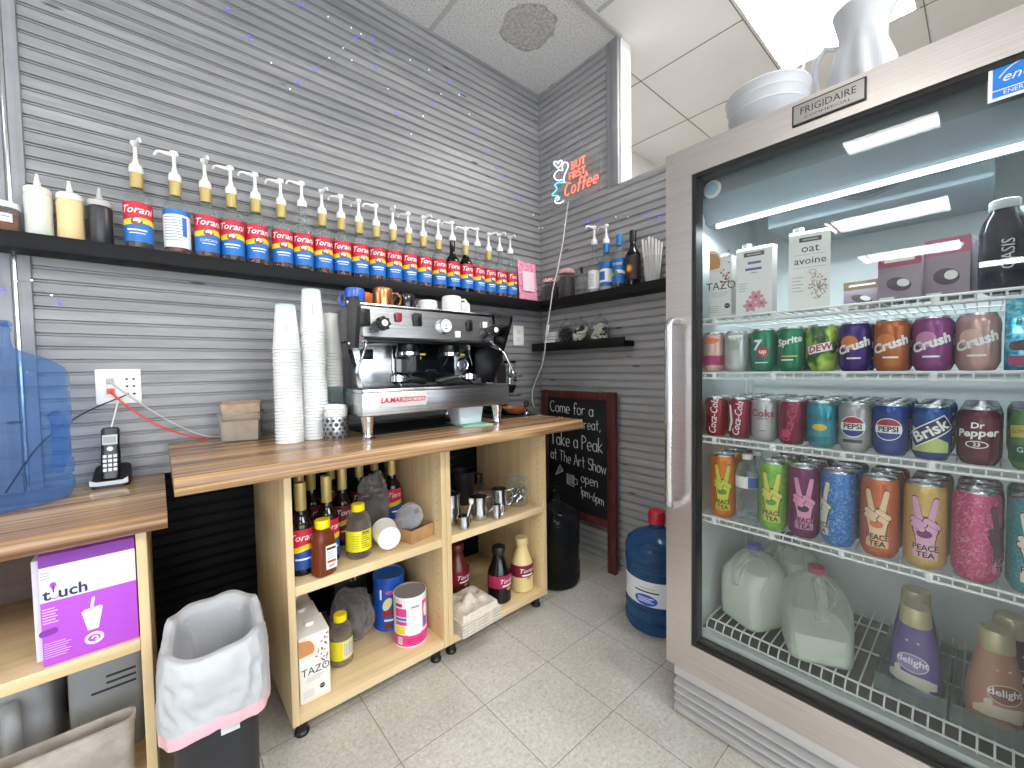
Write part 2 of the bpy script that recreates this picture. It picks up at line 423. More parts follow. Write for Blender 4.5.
bp = N(m, 'ShaderNodeBump'); bp.inputs['Strength'].default_value = .4; bp.inputs['Distance'].default_value = .002; L(m, n, 'Fac', bp, 'Height'); L(m, bp, 'Normal', b, 'Normal')
SMOOTHT = noisy('smooth_ceiling_panel', [(.3, '#eceae6'), (.7, '#f2f0ed')], ns=3, rough=.7)
LAMPS = [(-.21, -1.67, 1.01, -1.08), (-3.88, -1.68, -3.60, -1.12), (-6.42, -1.64, -5.78, -.54), (-8.95, -1.66, -8.2, -.49), (-11.2, -2.9, -10.5, -1.8), (-1.3, -3.7, -.1, -3.1), (-3.7, -3.7, -2.5, -3.1)]
xs = sorted(set([-12, 3, -.20, .05]+[v for l in LAMPS for v in (l[0], l[2])])); ys = sorted(set([-5, .05, -.615]+[v for l in LAMPS for v in (l[1], l[3])]))
mb = MB()
for i in range(len(xs)-1):
    for j in range(len(ys)-1):
        cx, cy = (xs[i]+xs[i+1])/2, (ys[j]+ys[j+1])/2
        if any(l[0] < cx < l[2] and l[1] < cy < l[3] for l in LAMPS): continue
        mb.mi = 1 if ((cx > -.20 and cy < -.615) or cx > .05) else 0
        mb.flat(s_rect(xs[i], ys[j], xs[i+1], ys[j+1]), lambda u, v: (u, v, CEIL))
struct(mb.build('ceiling', [m, SMOOTHT], fix=False))
TBAR = M('ceiling_bar_paint', '#c4c4c4', .5)
mb = MB(); mb.mi = 0
for k in range(-9, 1): mb.box(-.785+1.22*k-.012, -.61, CEIL-.004, -.785+1.22*k+.012, 0, CEIL+.01)
mb.box(-12, -.625, CEIL-.010, .011, -.6, CEIL+.01, .002)
for k in range(-9, 1): mb.box(-.21+1.22*k-.012, -5, CEIL-.004, -.21+1.22*k+.012, -.615, CEIL+.01)
struct(mb.build('trim_5', [TBAR]))
SEAM = M('panel_seam', '#8b8884', .8)
mb = MB()
for k in range(5): mb.box(.40+.61*k-.002, -3.5, CEIL-.003, .40+.61*k+.002, -.0, CEIL+.004)
for y in (-.493, -1.075, -1.685): mb.box(.106, y-.002, CEIL-.003, 3, y+.002, CEIL+.004)
mb.box(-.2, -1.687, CEIL-.003, .106, -1.683, CEIL+.004)
struct(mb.build('trim_6', [SEAM]))
# the other walls of the long room, with daylight windows
def wall_with_openings(name, axis, at, th, a0, a1, holes, mat):
    """holes: (a0, z0, a1, z1) along the wall"""
    mb = MB(); A = sorted(set([a0, a1]+[v for h in holes for v in (h[0], h[2])])); Z = sorted(set([0, CEIL]+[v for h in holes for v in (h[1], h[3])]))
    for i in range(len(A)-1):
        for j in range(len(Z)-1):
            ca, cz = (A[i]+A[i+1])/2, (Z[j]+Z[j+1])/2
            if any(h[0] < ca < h[2] and h[1] < cz < h[3] for h in holes): continue
            if axis == 'x': mb.box(at, A[i], Z[j], at+th, A[i+1], Z[j+1])
            else: mb.box(A[i], at, Z[j], A[i+1], at+th, Z[j+1])
    return struct(mb.build(name, [mat]))
WIN_B = [(-10.5, .7, -8.1, 2.5), (-7.6, .7, -5.2, 2.5), (-4.7, .35, -2.3, 2.6), (-1.9, .35, -.4, 2.6)]
wall_with_openings('wall_rear', 'y', -5.12, .12, -12.12, 3, WIN_B, PAINT)
FARP = noisy('blue_grey_paint', [(.3, '#8fa0b0'), (.7, '#9aaaba')], ns=3, rough=.6)
wall_with_openings('wall_far', 'x', -12.12, .12, -5.0, .0, [(-4.8, .5, -3.2, 2.5)], FARP)
wall_with_openings('wall_side', 'x', 3.0, .1, -5.0, .1, [], PAINT)
mb = MB(); mb.box(.12, .012, 0, 3.0, .14, CEIL); struct(mb.build('wall_beyond', [PAINT]))
WFRAME = M('window_frame_metal', '#55585c', .4, .6); WGL = pane('window_glass', (.95, .97, .98))
def window(n, axis, at, a0, z0, a1, z1):
    mb = MB(); w = .045
    fr = [(a0, z0, a0+w, z1), (a1-w, z0, a1, z1), (a0+w, z0, a1-w, z0+w), (a0+w, z1-w, a1-w, z1), ((a0+a1)/2-w/2, z0+w, (a0+a1)/2+w/2, z1-w)]
    for p in fr:
        if axis == 'x': mb.box(at-.03, p[0], p[1], at+.03, p[2], p[3], .003)
        else: mb.box(p[0], at-.03, p[1], p[2], at+.03, p[3], .003)
    o = struct(mb.build('window_%d' % n, [WFRAME]))
    mb = MB()
    if axis == 'x': mb.box(at-.003, a0+w, z0+w, at+.003, a1-w, z1-w)
    else: mb.box(a0+w, at-.003, z0+w, a1-w, at+.003, z1-w)
    mb.build('window_glass', [WGL], o)
for k, h in enumerate(WIN_B): window(k+1, 'y', -5.06, *h)
window(5, 'x', -12.06, -4.8, .5, -3.2, 2.5)

# ceiling light panels (the lamps of the room)
LENS = M('light_panel_lens', '#ffffff', .5, emit=(1.0, .985, .95), es=LIGHT)
LFRAME = M('light_panel_frame', '#dcdcda', .4)
LN = ['bright white ceiling light panel above the refrigerator', 'small ceiling light panel nearest to the glass fridge door in its reflection', 'lengthwise ceiling light panel in the middle of the room',
      'lengthwise ceiling light panel toward the far windows', 'ceiling light panel beside the far windows', 'ceiling light panel near the window behind the fridge corner', 'ceiling light panel near the window behind the camera']
for (x0, y0, x1, y1), lab in zip(LAMPS, LN):
    t = thing('ceiling_light', lab, 'ceiling light', ((x0+x1)/2, (y0+y1)/2, CEIL), group='ceiling light panels')
    hx, hy = (x1-x0)/2, (y1-y0)/2
    mb = MB()
    mb.box(-hx, -hy, -.006, -hx+.014, hy, .05); mb.box(hx-.014, -hy, -.006, hx, hy, .05); mb.box(-hx+.014, -hy, -.006, hx-.014, -hy+.014, .05); mb.box(-hx+.014, hy-.014, -.006, hx-.014, hy, .05)
    mb.box(-hx, -hy, .05, hx, hy, .06); mb.build('light_frame', [LFRAME], t)
    mb = MB(); mb.flat(s_rect(-hx+.014, -hy+.014, hx-.014, hy-.014), lambda u, v: (u, v, -.002)); o = mb.build('light_lens', [LENS], t, fix=False)
    o.data.flip_normals()

# ================================================================ COUNTERS, CABINETS, SHELVES, REFRIGERATOR
def birch(name, streak):
    return noisy(name, [(.25, '#c8ab7b'), (.5, '#dac094'), (.75, '#e6d0aa')], scale=streak, ns=1.6, detail=6, rough=.42, nrough=.6)
BIRCH_V = birch('birch_board_upright', (14, 14, .9)); BIRCH_H = birch('birch_board_flat', (.9, 14, 14))
def zebrano():
    m = M('striped_wood_laminate', '#a07f5f', .22); b = m.node_tree.nodes['Principled BSDF']
    mp = coords(m, (.35, 22, 22)); n = N(m, 'ShaderNodeTexNoise'); n.inputs['Scale'].default_value = 1.0; n.inputs['Detail'].default_value = 2.5; n.inputs['Roughness'].default_value = .5
    L(m, mp, 'Vector', n, 'Vector')
    r = ramp(m, [(.30, '#6b483a'), (.38, '#9c7657'), (.44, '#c09b74'), (.49, '#8d684b'), (.54, '#cda97e'), (.60, '#a57f5d'), (.67, '#e4c495'), (.78, '#b8906e')]); L(m, n, 'Fac', r, 'Fac')
    mp2 = coords(m, (2, 160, 160)); n2 = N(m, 'ShaderNodeTexNoise'); n2.inputs['Scale'].default_value = 1; n2.inputs['Detail'].default_value = 4; L(m, mp2, 'Vector', n2, 'Vector')
    r2 = ramp(m, [(.35, '#c9c2bc'), (.65, '#ffffff')]); L(m, n2, 'Fac', r2, 'Fac')
    mm = N(m, 'ShaderNodeMixRGB', blend_type='MULTIPLY'); mm.inputs['Fac'].default_value = .8; L(m, r, 'Color', mm, 'Color1'); L(m, r2, 'Color', mm, 'Color2'); L(m, mm, 'Color', b, 'Base Color')
    return m
ZEB = zebrano()
SHELFB = noisy('black_shelf_laminate', [(.3, '#0d0d0f'), (.7, '#17171a')], scale=(2, 30, 30), ns=3, rough=.55, spec=.2)
CT = .900; LT = .795
def worktop(name, lab, x0, x1, y0, z0, z1):
    """flat top with a rolled front edge"""
    mb = MB(); t = z1-z0
    prof = [(-.016, z0), (-.016, z1), (y0+.018, z1)]+[(y0+.018+.018*math.cos(math.radians(a)), z1-.018+.018*math.sin(math.radians(a))) for a in (105, 125, 145, 165, 180)]+[(y0, z0+.006), (y0+.006, z0)]
    mb.rings([[(x, y, z) for y, z in prof] for x in (x0, x1)])
    return tag(mb.build(name, [ZEB], loc=(0, 0, 0), sharp=50), lab, 'countertop')
worktop('countertop', 'higher striped wood countertop carrying the espresso machine', -1.898, -.425, -.69, .857, CT)
worktop('countertop', 'lower striped wood countertop carrying the blue water jug and phone', -3.0, -1.912, -.572, .755, LT)
def cabinet(lab, x0, x1, zb, zm, left_panel=True):
    """open-back bookcase unit on black feet"""
    P = Vector(((x0+x1)/2, -.29, 0)); t = thing('shelf_cabinet', lab, 'cabinet', P, group='birch shelf cabinets under the counter'); q = -P
    th = .0205; yf = -.56; yb = -.03; zt = .857; pins = M('shelf_pin_hole', '#5a4630', .8)
    for x in (x0, x1-th):
        mb = MB(); mb.box(x, yf, .062, x+th, yb, zt, .0015, mi=0)
        for k in range(19):
            for y in (yf+.035, yb-.05):
                xx = x+th+.0003 if x == x0 else x-.0003
                mb.flat(s_ell(0, 0, .0025, n=8), lambda u, v: (xx, y+u, .17+.035*k+v), mi=1)
        mb.build('side_panel', [BIRCH_V, pins], t, q)
    for z, nm in ((zb, 'bottom_panel'), (zm, 'shelf')):
        mb = MB(); mb.box(x0+th+.0005, yf+.001, z-.03, x1-th-.0005, yb, z, .0015); mb.build(nm, [BIRCH_H], t, q)
    mb = MB(); mb.box(x0+th+.0005, yb-.018, zt-.09, x1-th-.0005, yb, zt-.001); mb.build('top_rail', [BIRCH_H], t, q)
    for x in (x0+.035, x1-.035):
        for y in (yf+.045, yb-.05):
            mb = MB(); mb.lathe([(0, 0), (.021, 0), (.022, .008), (.017, .014), (.017, .05), (.026, .052), (.026, .0615), (0, .0615)], 20, (x, y, 0)); mb.build('foot', [BLACK], t, q)
    return t
cabinet('birch shelf cabinet holding dark syrup bottles and cans beside the trash can', -1.648, -1.0945, .092, .492)
cabinet('birch shelf cabinet holding steel pitchers and sauce bottles beside the chalkboard', -1.0935, -.544, .092, .492)
# low cabinet at the left
P = Vector((-2.45, -.3, 0)); t = thing('shelf_cabinet', 'birch shelf cabinet under the lower counter holding the purple box', 'cabinet', P)
for x in (-1.9745, -2.95):
    mb = MB(); mb.box(x, -.53, 0, x+.0205, -.03, .755, .0015); mb.build('side_panel', [BIRCH_V], t, -P)
for z, nm in ((.478, 'shelf'), (.09, 'bottom_panel')):
    mb = MB(); mb.box(-2.929, -.53, z-.03, -1.975, -.03, z, .0015); mb.build(nm, [BIRCH_H], t, -P)
mb = MB(); mb.box(-2.929, -.05, .092, -1.975, -.03, .754); mb.build('back_panel', [noisy('dark_back_board', [(.3, '#4a3a30'), (.7, '#5d4a3d')], scale=(1, 8, 8), ns=3, rough=.6)], t, -P)

# wall shelves
mb = MB(); mb.box(-2.9, -.121, 1.507, -.0, -.013, 1.553, .002); tag(mb.build('wall_shelf', [SHELFB]), 'long black floating shelf carrying the row of syrup bottles', 'shelf')
mb = MB(); mb.box(-.121, -.96, 1.507, -.013, -.1225, 1.553, .002); tag(mb.build('wall_shelf', [SHELFB]), 'black floating shelf around the corner carrying jars and a straw cup', 'shelf')
mb = MB(); mb.box(-.105, -.70, 1.250, -.013, -.02, 1.280, .002); mb.box(-.108, -.70, 1.248, -.095, -.02, 1.297, .002); tag(mb.build('wall_shelf', [SHELFB]), 'small black ledge shelf holding three glass jars below the neon sign', 'shelf')

# ---- refrigerator
FX, FY0, FY1 = -.68, -1.240, -2.115        # door face, left and right ends of the door
P = Vector((-.34, -1.68, 0)); fr = thing('refrigerator', 'tall stainless glass door refrigerator stocked with drinks', 'refrigerator', P); q = -P
SSDOOR = noisy('brushed_door_steel', [(.3, '#c2bab6'), (.7, '#d4cdc9')], scale=(2, 2, 260), ns=2, detail=3, rough=.30, metal=.92)
BODY = M('fridge_body_paint', '#8d9094', .45); LINER = M('fridge_liner', '#e9eeee', .4); GASK = M('door_gasket', '#111214', .55); DECK = M('fridge_deck', '#8b9290', .5)
WIRE = M('white_coated_wire', '#eef0ee', .35)
mb = MB(); th = .05
mb.box(-.622, FY0-.005, .03, -.03, FY0-.05, 1.80); mb.box(-.622, FY1+.05, .03, -.03, FY1+.005, 1.80); mb.box(-.08, FY1+.05, .03, -.03, FY0-.05, 1.80)
mb.box(-.622, FY1+.05, .03, -.08, FY0-.05, .24); mb.box(-.622, FY1+.05, 1.745, -.08, FY0-.05, 1.80)
mb.build('cabinet_body', [BODY], fr, q)
mb = MB(); y0, y1 = FY0-.051, FY1+.051
mb.mi = 0
mb.box(-.615, y0-.012, .25, -.085, y0, 1.744); mb.box(-.615, y1, .25, -.085, y1+.012, 1.744); mb.box(-.096, y1+.012, .25, -.085, y0-.012, 1.744)
mb.box(-.615, y1+.012, 1.735, -.096, y0-.012, 1.744)
mb.box(-.56, y1+.012, .241, -.096, y0-.012, .262, mi=1)
mb.mi = 0; mb.prism([(-.618, .241), (-.618, .285), (-.56, .264), (-.56, .241)], lambda u, v, d: (u, d, v), y1+.012, y0-.012)
for yy in (y0-.013, y1+.013):                       # shelf support tracks
    for xx in (-.56, -.17): mb.box(xx-.008, yy-.003, .32, xx+.008, yy+.003, 1.70)
mb.build('liner', [LINER, M('fridge_floor', '#4c5150', .6)], fr, q)
mb = MB(); sw, tr, brl = .083, .085, .092; zb, zt = .172, 1.803
def frame_piece(pts):
    mb.prism(pts, lambda u, v, d: (d, u, v), FX, -.628)
yi0, yi1, zi0, zi1 = FY0-sw, FY1+sw, zb+brl, zt-tr
frame_piece([(FY0, zb), (FY0, zt), (yi0, zi1), (yi0, zi0)]); frame_piece([(FY1, zb), (yi1, zi0), (yi1, zi1), (FY1, zt)])
frame_piece([(FY0, zt), (FY1, zt), (yi1, zi1), (yi0, zi1)]); frame_piece([(FY0, zb), (yi0, zi0), (yi1, zi0), (FY1, zb)])
mb.build('door_frame', [SSDOOR], fr, q, sharp=20)
mb = MB(); g = .011
for a in ((yi0, zi0, yi0-g, zi1), (yi1+g, zi0, yi1, zi1), (yi0-g, zi0, yi1+g, zi0+g), (yi0-g, zi1-g, yi1+g, zi1)): mb.box(FX+.004, a[0], a[1], -.63, a[2], a[3])
mb.build('glass_gasket', [GASK], fr, q)
mb = MB(); mb.box(-.672, yi1+g, zi0+g, -.668, yi0-g, zi1-g); mb.box(-.642, yi1+g, zi0+g, -.638, yi0-g, zi1-g); mb.build('door_glass', [pane('fridge_door_glass', (.985, .995, .995), .36)], fr, q)
mb = MB(); mb.box(-.626, FY1, .17, -.60, FY0-.003, .24); mb.build('door_gasket', [GASK], fr, q)
mb = MB(); hz0, hz1, hx, hy = .705, 1.283, -.735, -1.279
pts = [(FX, hy, hz0)]+[(FX-.03-.025*math.sin(a), hy, hz0+.025-.025*math.cos(a)) for a in [k*PI/12 for k in range(7)]]+[(FX-.03-.025*math.cos(a), hy, hz1-.025+.025*math.sin(a)) for a in [k*PI/12 for k in range(7)]]+[(FX, hy, hz1)]
mb.tube(pts, .0115, 14); 
mb.build('door_handle', [M('handle_steel', '#cfcfd1', .24, 1.0)], fr, q)
# kick grille with louvres
mb = MB(); mb.box(-.64, FY1, .006, -.60, FY0-.02, .165, mi=1)
mb.box(-.664, FY1, .128, -.64, FY0-.018, .163, .002, mi=0)
for k in range(4):
    z = .022+.027*k
    mb.prism([(-.640, z), (-.668, z-.004), (-.670, z+.004), (-.640, z+.017)], lambda u, v, d: (u, d, v), FY1, FY0-.020, mi=0)
mb.box(-.664, FY1, .004, -.64, FY0-.018, .014, .002)
mb.build('kick_grille', [M('grille_metal', '#d5d4d6', .38, .55), M('grille_dark', '#0c0c0d', .7)], fr, q)
# name plate
PLATE = M('plate_grey', '#b3aea9', .45, .4); DK = M('plate_edge', '#3a3836', .4, .5)
mb = MB(); yc, zc = -1.653, 1.765
mb.box(FX-.005, yc-.072, zc-.026, FX-.0005, yc+.072, zc+.026, .003, mi=1); mb.box(FX-.0065, yc-.068, zc-.022, FX-.0045, yc+.068, zc+.022, .001, mi=0)
pl = mb.build('name_plate', [PLATE, DK], fr, q)
mb = MB(); f = lambda dx, dz: (lambda u, v: (FX-.0068, yc-u+dx, zc+v+dz))
mb.flat(s_text('FRIGIDAIRE', .0235, squeeze=.92), f(0, .004)); mb.flat(s_text('COMMERCIAL', .0085, squeeze=1.7), f(0, -.013)); mb.build('lettering', [DK], pl)
# energy label
mb = MB(); f = lambda u, v: (-.6726, -1.905-u, 1.645+v)
g2 = lambda u, v: (-.6729, -1.905-u, 1.645+v)
g3 = lambda u, v: (-.6731, -1.905-u, 1.645+v)
mb.flat(s_rect(0, 0, .105, .078), f, mi=0); mb.flat(s_rect(.006, .020, .099, .072), g2, mi=1); mb.flat(s_rect(.006, .006, .099, .018), g2, mi=1)
mb.flat(s_text('energy', .025, shear=.35), lambda u, v: g3(u+.05, v+.040), mi=0); mb.flat(s_text('ENERGY STAR', .0105), lambda u, v: g3(u+.0525, v+.012), mi=0)
mb.flat(s_ring(.052, .02, .045, .045, .002, 20, 150), g3, mi=0)
mb.build('energy_label', [WHITE, M('label_blue', '#1c7fe0', .5)], fr, q)
# lamp housing, lamp tube, fan grille, round dial
mb = MB(); mb.prism([(-.60, 1.734), (-.60, 1.665), (-.54, 1.60), (-.47, 1.60), (-.47, 1.734)], lambda u, v, d: (u, d, v), y1+.013, y0-.013); mb.build('lamp_housing', [M('housing_grey', '#7f8c93', .4)], fr, q)
mb = MB(); mb.cyl((-.545, y1+.05, 1.588), (-.545, y0-.05, 1.588), .008, seg=12); mb.build('lamp_tube', [M('lamp_tube_glow', '#ffffff', .4, emit=(.86, .97, 1.0), es=2.4)], fr, q)
mb = MB(); mb.box(-.47, -1.92, 1.56, -.16, -1.46, 1.734, .01, mi=0)
for k in range(8):
    r0 = .012+.010*k; mb.tube([(-.473, -1.70+r0*math.cos(a), 1.652+r0*.85*math.sin(a)) for a in [2*PI*i/28 for i in range(28)]], .0016, 5, closed=True, mi=1)
mb.build('fan_housing', [M('fan_grey', '#6f7c83', .45), M('fan_grille', '#5d686e', .4)], fr, q)
mb = MB(); c = Vector((-.6015, -1.352, 1.685))
mb.tube([c, c+Vector((-.006, 0, 0))], .026, 28, mi=0); mb.tube([c+Vector((-.006, 0, 0)), c+Vector((-.010, 0, 0))], .018, 24, mi=1)
mb.build('dial', [WHITE, M('dial_blue', '#a7cfe0', .4)], fr, q)
# wire shelves
SHZ = [1.290, 1.123, .923, .672]
def wire_shelf(z, x0=-.622, x1=-.11, ya=-1.318, yb_=-2.045):
    mb = MB()
    for zz, r in ((z-.003, .0033), (z-.020, .0033)): mb.tube([(x0, ya, zz), (x0, yb_, zz)], r, 6)
    for x in (x0+.16, x0+.33, x1): mb.tube([(x, ya, z-.007), (x, yb_, z-.007)], .003, 6)
    n = int((ya-yb_)/.021)
    for k in range(n+1):
        y = ya-(ya-yb_)*k/n; mb.tube([(x0, y, z-.020), (x0+.001, y, z-.0045), (x0+.01, y, z-.0025), (x1, y, z-.0025)], .0016, 4)
    for y in (ya, yb_): mb.tube([(x0, y, z-.006), (x1, y, z-.006)], .003, 6)
    for k in range(5):
        y = ya-.05-(ya-yb_-.1)*k/4; mb.box(x0-.004, y-.006, z-.024, x0+.006, y+.006, z-.001, .002)
    return mb
for z in SHZ: wire_shelf(z).build('wire_shelf', [WIRE], fr, q)
RZ = .300; mb = MB(); x0, x1, ya, yb_ = -.565, -.11, -1.322, -2.045
for z, x, r in ((RZ-.004, x0+.02, .0028), (RZ-.026, x0-.004, .0028), (RZ-.008, x0+.20, .003), (RZ-.008, x0+.35, .003)): mb.tube([(x, ya, z), (x, yb_, z)], r, 6)
for k in range(29):
    y = ya-(ya-yb_)*k/28; mb.tube([(x0-.004, y, RZ-.036), (x0-.002, y, RZ-.015), (x0+.012, y, RZ-.003), (x0+.02, y, RZ-.0025), (x1, y, RZ-.0025)], .0022, 5)
mb.build('floor_rack', [WIRE], fr, q)
# door contents stand on: SHZ + RZ
ld = bpy.data.lights.new('fridge_lamp', 'AREA'); ld.shape = 'RECTANGLE'; ld.size = .68; ld.size_y = .02; ld.energy = 4.0; ld.color = (.86, .96, 1.0)
lo = bpy.data.objects.new('fridge_lamp', ld); COL.objects.link(lo); lo.parent = fr
lo.matrix_world = Matrix.Translation(Vector((-.545, -1.68, 1.575))) @ Matrix.Rotation(PI/2, 4, 'Z'); lo.location = Vector((-.545, -1.68, 1.575))-P

# ================================================================ ON AND ABOVE THE WALL SHELVES
SZ = 1.553
GLASS = film('clear_bottle_glass', '#f4f7f7', .04, .04, tint='#f4f7f6', body='#c9d0d0', edge=.30)
DARKGL = film('dark_syrup_glass', '#1b0f0c', .86, .06, tint='#402418', body='#140c0a', edge=.1)
GOLD = M('gold_foil', '#b9a566', .42, .3); RED = M('label_red', '#c4203a', .45); YEL = M('label_yellow', '#f2cf2a', .45); BLUE = M('label_blue_print', '#1f6fc0', .45)
PWHITE = M('label_white', '#f1f1f0', .5); BROWN = M('label_brown', '#7a4b2c', .5); MAROON = M('label_maroon', '#7d1630', .45)
SYR = [M('syrup_amber', '#5a1e10', .2), M('syrup_pale', '#c9c5b8', .2), M('syrup_brown', '#2a140e', .2), M('syrup_red', '#8a1420', .2)]
BOT_PROF = [(0, .004), (.020, .002), (.033, 0), (.0365, .004), (.0368, .012), (.0368, .150), (.0355, .160), (.0300, .172), (.0205, .186), (.0160, .200), (.0143, .215), (.0143, .262), (.0160, .264), (.0160, .272)]
def label_bands(mb, r, th, zb, zt, cuts, amp, mis, n=34):
    """a label sheet round the front with wavy colour bands; cuts = heights between bands"""
    def cut(k, a):
        if k == 0: return zb
        if k == len(cuts)+1: return zt
        return cuts[k-1]+amp*math.sin(1.9*a+.6)
    for k in range(len(mis)):
        mb.mi = mis[k]
        V = []
        for i in range(n+1):
            a = -th+2*th*i/n; an = -PI/2+a
            V.append([mb.bm.verts.new((r*math.cos(an), r*math.sin(an), z)) for z in (cut(k, a), cut(k+1, a))])
        for i in range(n): mb._f((V[i][0], V[i+1][0], V[i+1][1], V[i][1]))
def pump_mesh(mb, z=.250, body=True):
    """dispenser pump: collar dome, stem, head with a long spout along +X"""
    mb.lathe([(.0172, z), (.0185, z+.004), (.0185, z+.016), (.0165, z+.024), (.0085, z+.034), (.0075, z+.044), (.0058, z+.047), (.0050, z+.088), (0, z+.088)], 20)
    zz = z+.091
    mb.tube([(-.012, 0, zz+.004), (0, 0, zz), (.010, 0, zz+.002), (.040, 0, zz+.008), (.049, 0, zz+.006), (.054, 0, zz-.002), (.055, 0, zz-.008)], [.0050, .0085, .0075, .0045, .0042, .0038, .0034], 10)
    mb.lathe([(.0055, z+.086), (.0105, z+.092), (.0125, z+.098), (.0115, z+.1025), (0, z+.1035)], 18)
    return mb
def syrup(lab, loc, rz=0, pump=-2.6, foil=True, body='clear', label='std', line2=None, fill=1, cap=None, group=None):
    t = thing('syrup_bottle', lab, 'bottle', loc, rz, group)
    mb = MB(); mb.lathe(BOT_PROF, 28); mb.build('bottle_glass', [GLASS if body == 'clear' else DARKGL], t)
    if body == 'clear':
        lv = .045 if fill == 1 else .12
        mb = MB(); mb.lathe([(0, .005), (.034, .005), (.0355, .010), (.0355, lv), (0, lv)], 26); mb.build('syrup', [SYR[fill]], t)
    mb = MB()
    R = .0374
    if label == 'std':
        label_bands(mb, R, 1.95, .022, .150, [.078, .096], .0045, [2, 1, 0])
        mb.wrap(s_text('Torani', .033, .32, bold=.012), R, .124, phi=-PI/2-.05, mi=3)
        mb.wrap(s_move(s_ell(0, 0, .015, .013), 0, .087), R, 0, .0006, mi=4); mb.wrap(s_move(s_ell(0, 0, .010, .008), .001, .090), R, 0, .0009, mi=3)
        mb.wrap(s_move(s_ell(0, 0, .005, .004), -.002, .084), R, 0, .0011, mi=0)
        if line2: mb.wrap(s_text(line2, .0125), R, .060, mi=3)
        else: mb.wrap(s_rect(-.026, .057, .026, .062), R, mi=3)
        mb.wrap(s_rect(-.021, .048, .021, .0505), R, mi=3)
    elif label == 'back':
        label_bands(mb, R, 1.9, .022, .150, [.050, .132], .001, [3, 3, 2])
        for k in range(9): mb.wrap(s_rect(-.032, .045+.0095*k, .016+.010*((k*7) % 3)*.5, .0475+.0095*k), R, mi=5)
        mb.wrap(s_rect(.020, .060, .034, .125), R, mi=2)
    elif label == 'white':
        label_bands(mb, R, 1.7, .020, .120, [.05, .1], 0, [3, 3, 3])
        for k in range(6): mb.wrap(s_rect(-.020, .035+.012*k, .020, .037+.012*k), R, mi=6)
    elif label == 'bluewhite':
        label_bands(mb, R, 1.9, .022, .150, [.042, .112], .002, [2, 3, 2])
        mb.wrap(s_rect(-.022, .055, .022, .10), R, mi=2)
    elif label == 'blue':
        label_bands(mb, R, 1.95, .022, .150, [.068, .085], .007, [2, 3, 2]); mb.wrap(s_text('Torani', .026, .32), R, .125, mi=3)
        mb.wrap(s_ell(0, .076, .016, .012), R, .0, .0007, mi=7)
    elif label == 'dark':
        label_bands(mb, R, 1.95, .030, .150, [.06, .13], .003, [6, 6, 6]); mb.wrap(s_ell(0, .085, .018, .022), R, 0, mi=8); mb.wrap(s_ell(0, .085, .010, .014), R, 0, .0008, mi=1)
    mb.build('label', [RED, YEL, BLUE, PWHITE, BROWN, M('label_text_blue', '#6077b8', .5), M('label_dark', '#2b2020', .5), M('label_green', '#4f9a4f', .5), M('label_orange', '#b8622a', .5)], t, fix=False)
    if foil:
        mb = MB(); mb.lathe([(.0166, .203), (.0172, .206), (.0172, .250), (.0166, .254)], 22); mb.build('neck_foil', [foil if not isinstance(foil, bool) else GOLD], t)
    if cap is not None:
        mb = MB(); mb.lathe([(.0164, .222), (.0172, .226), (.0172, .276), (.0150, .280), (0, .280)], 22); mb.build('cap', [cap], t)
    if pump is not None:
        o = pump_mesh(MB(), .252 if foil else .264).build('pump', [WHITE], t); o.rotation_euler[2] = pump
    return t
XS = [-1.946, -1.847, -1.763, -1.686, -1.608, -1.521, -1.444, -1.367, -1.289, -1.211, -1.132, -1.050, -.971, -.890, -.804, -.720, -.636, -.5575, -.479, -.398, -.318]
PUMPD = [-1.2, 2.95, -1.5, 3.0, 2.8, 2.7, 3.1, -1.4, 2.6, 1.9, 3.0, -1.6, 2.2, -1.3, 2.9, 2.6, 2.9, 2.7, -1.0, -1.5, -1.9]
NOFOIL = {6, 15, 17, 19, 20}
special = {1: 'showing its white back label', 2: 'reading CUPCAKE on its blue band', 15: 'with dark syrup and a bare neck', 16: 'with dark syrup up to its gold neck', 19: 'with red syrup in its bare neck', 20: 'standing against the pink card'}
for i, x in enumerate(XS):
    what = special.get(i, 'with gold neck foil' if i not in NOFOIL else 'with a bare glass neck')
    if i == 0: what = 'next to the black squeeze bottle'
    pos = 'first' if i == 0 else ('last' if i == 20 else ORD[i])
    lab = 'syrup bottle '+what+', '+pos+' along the long shelf'
    syrup(lab, (x, -.066, SZ), rz=random.uniform(-.25, .2), pump=PUMPD[i], foil=i not in NOFOIL, body='dark' if i in (15, 16) else 'clear', label='back' if i == 1 else 'std',
          line2='CUPCAKE' if i == 2 else None, fill=3 if i == 19 else (0 if i % 3 else 2), group='pump syrup bottles on the long black shelf')
# squeeze bottles
def squeeze(lab, x, h, c, capc, tipc, r=.0295):
    t = thing('squeeze_bottle', lab, 'bottle', (x, -.062, SZ), group='squeeze bottles on the long shelf')
    mb = MB(); mb.lathe([(0, 0), (r-.003, 0), (r, .004), (r-.001, .06), (r, h-.032), (r-.003, h-.022), (r-.006, h-.018)], 28); mb.build('bottle_body', [c], t)
    mb = MB(); mb.lathe([(r-.004, h-.024), (r-.001, h-.022), (r-.001, h-.008), (r-.005, h-.003), (.008, h+.003)], 28)
    mb.lathe([(.009, h+.001), (.007, h+.012), (.0032, h+.038), (0, h+.038)], 16); mb.build('nozzle_cap', [capc, tipc], t)
CLR = M('cloudy_plastic', '#d9d9d3', .35); CLR2 = M('cloudy_cap', '#e6e3d8', .3)
squeeze('cloudy white squeeze bottle between the brown jar and the yellow one', -2.166, .150, CLR, CLR2, CLR2)
squeeze('yellow cream squeeze bottle between the white and black ones', -2.101, .148, M('custard_plastic', '#e9cc97', .38), CLR2, CLR2, .0305)
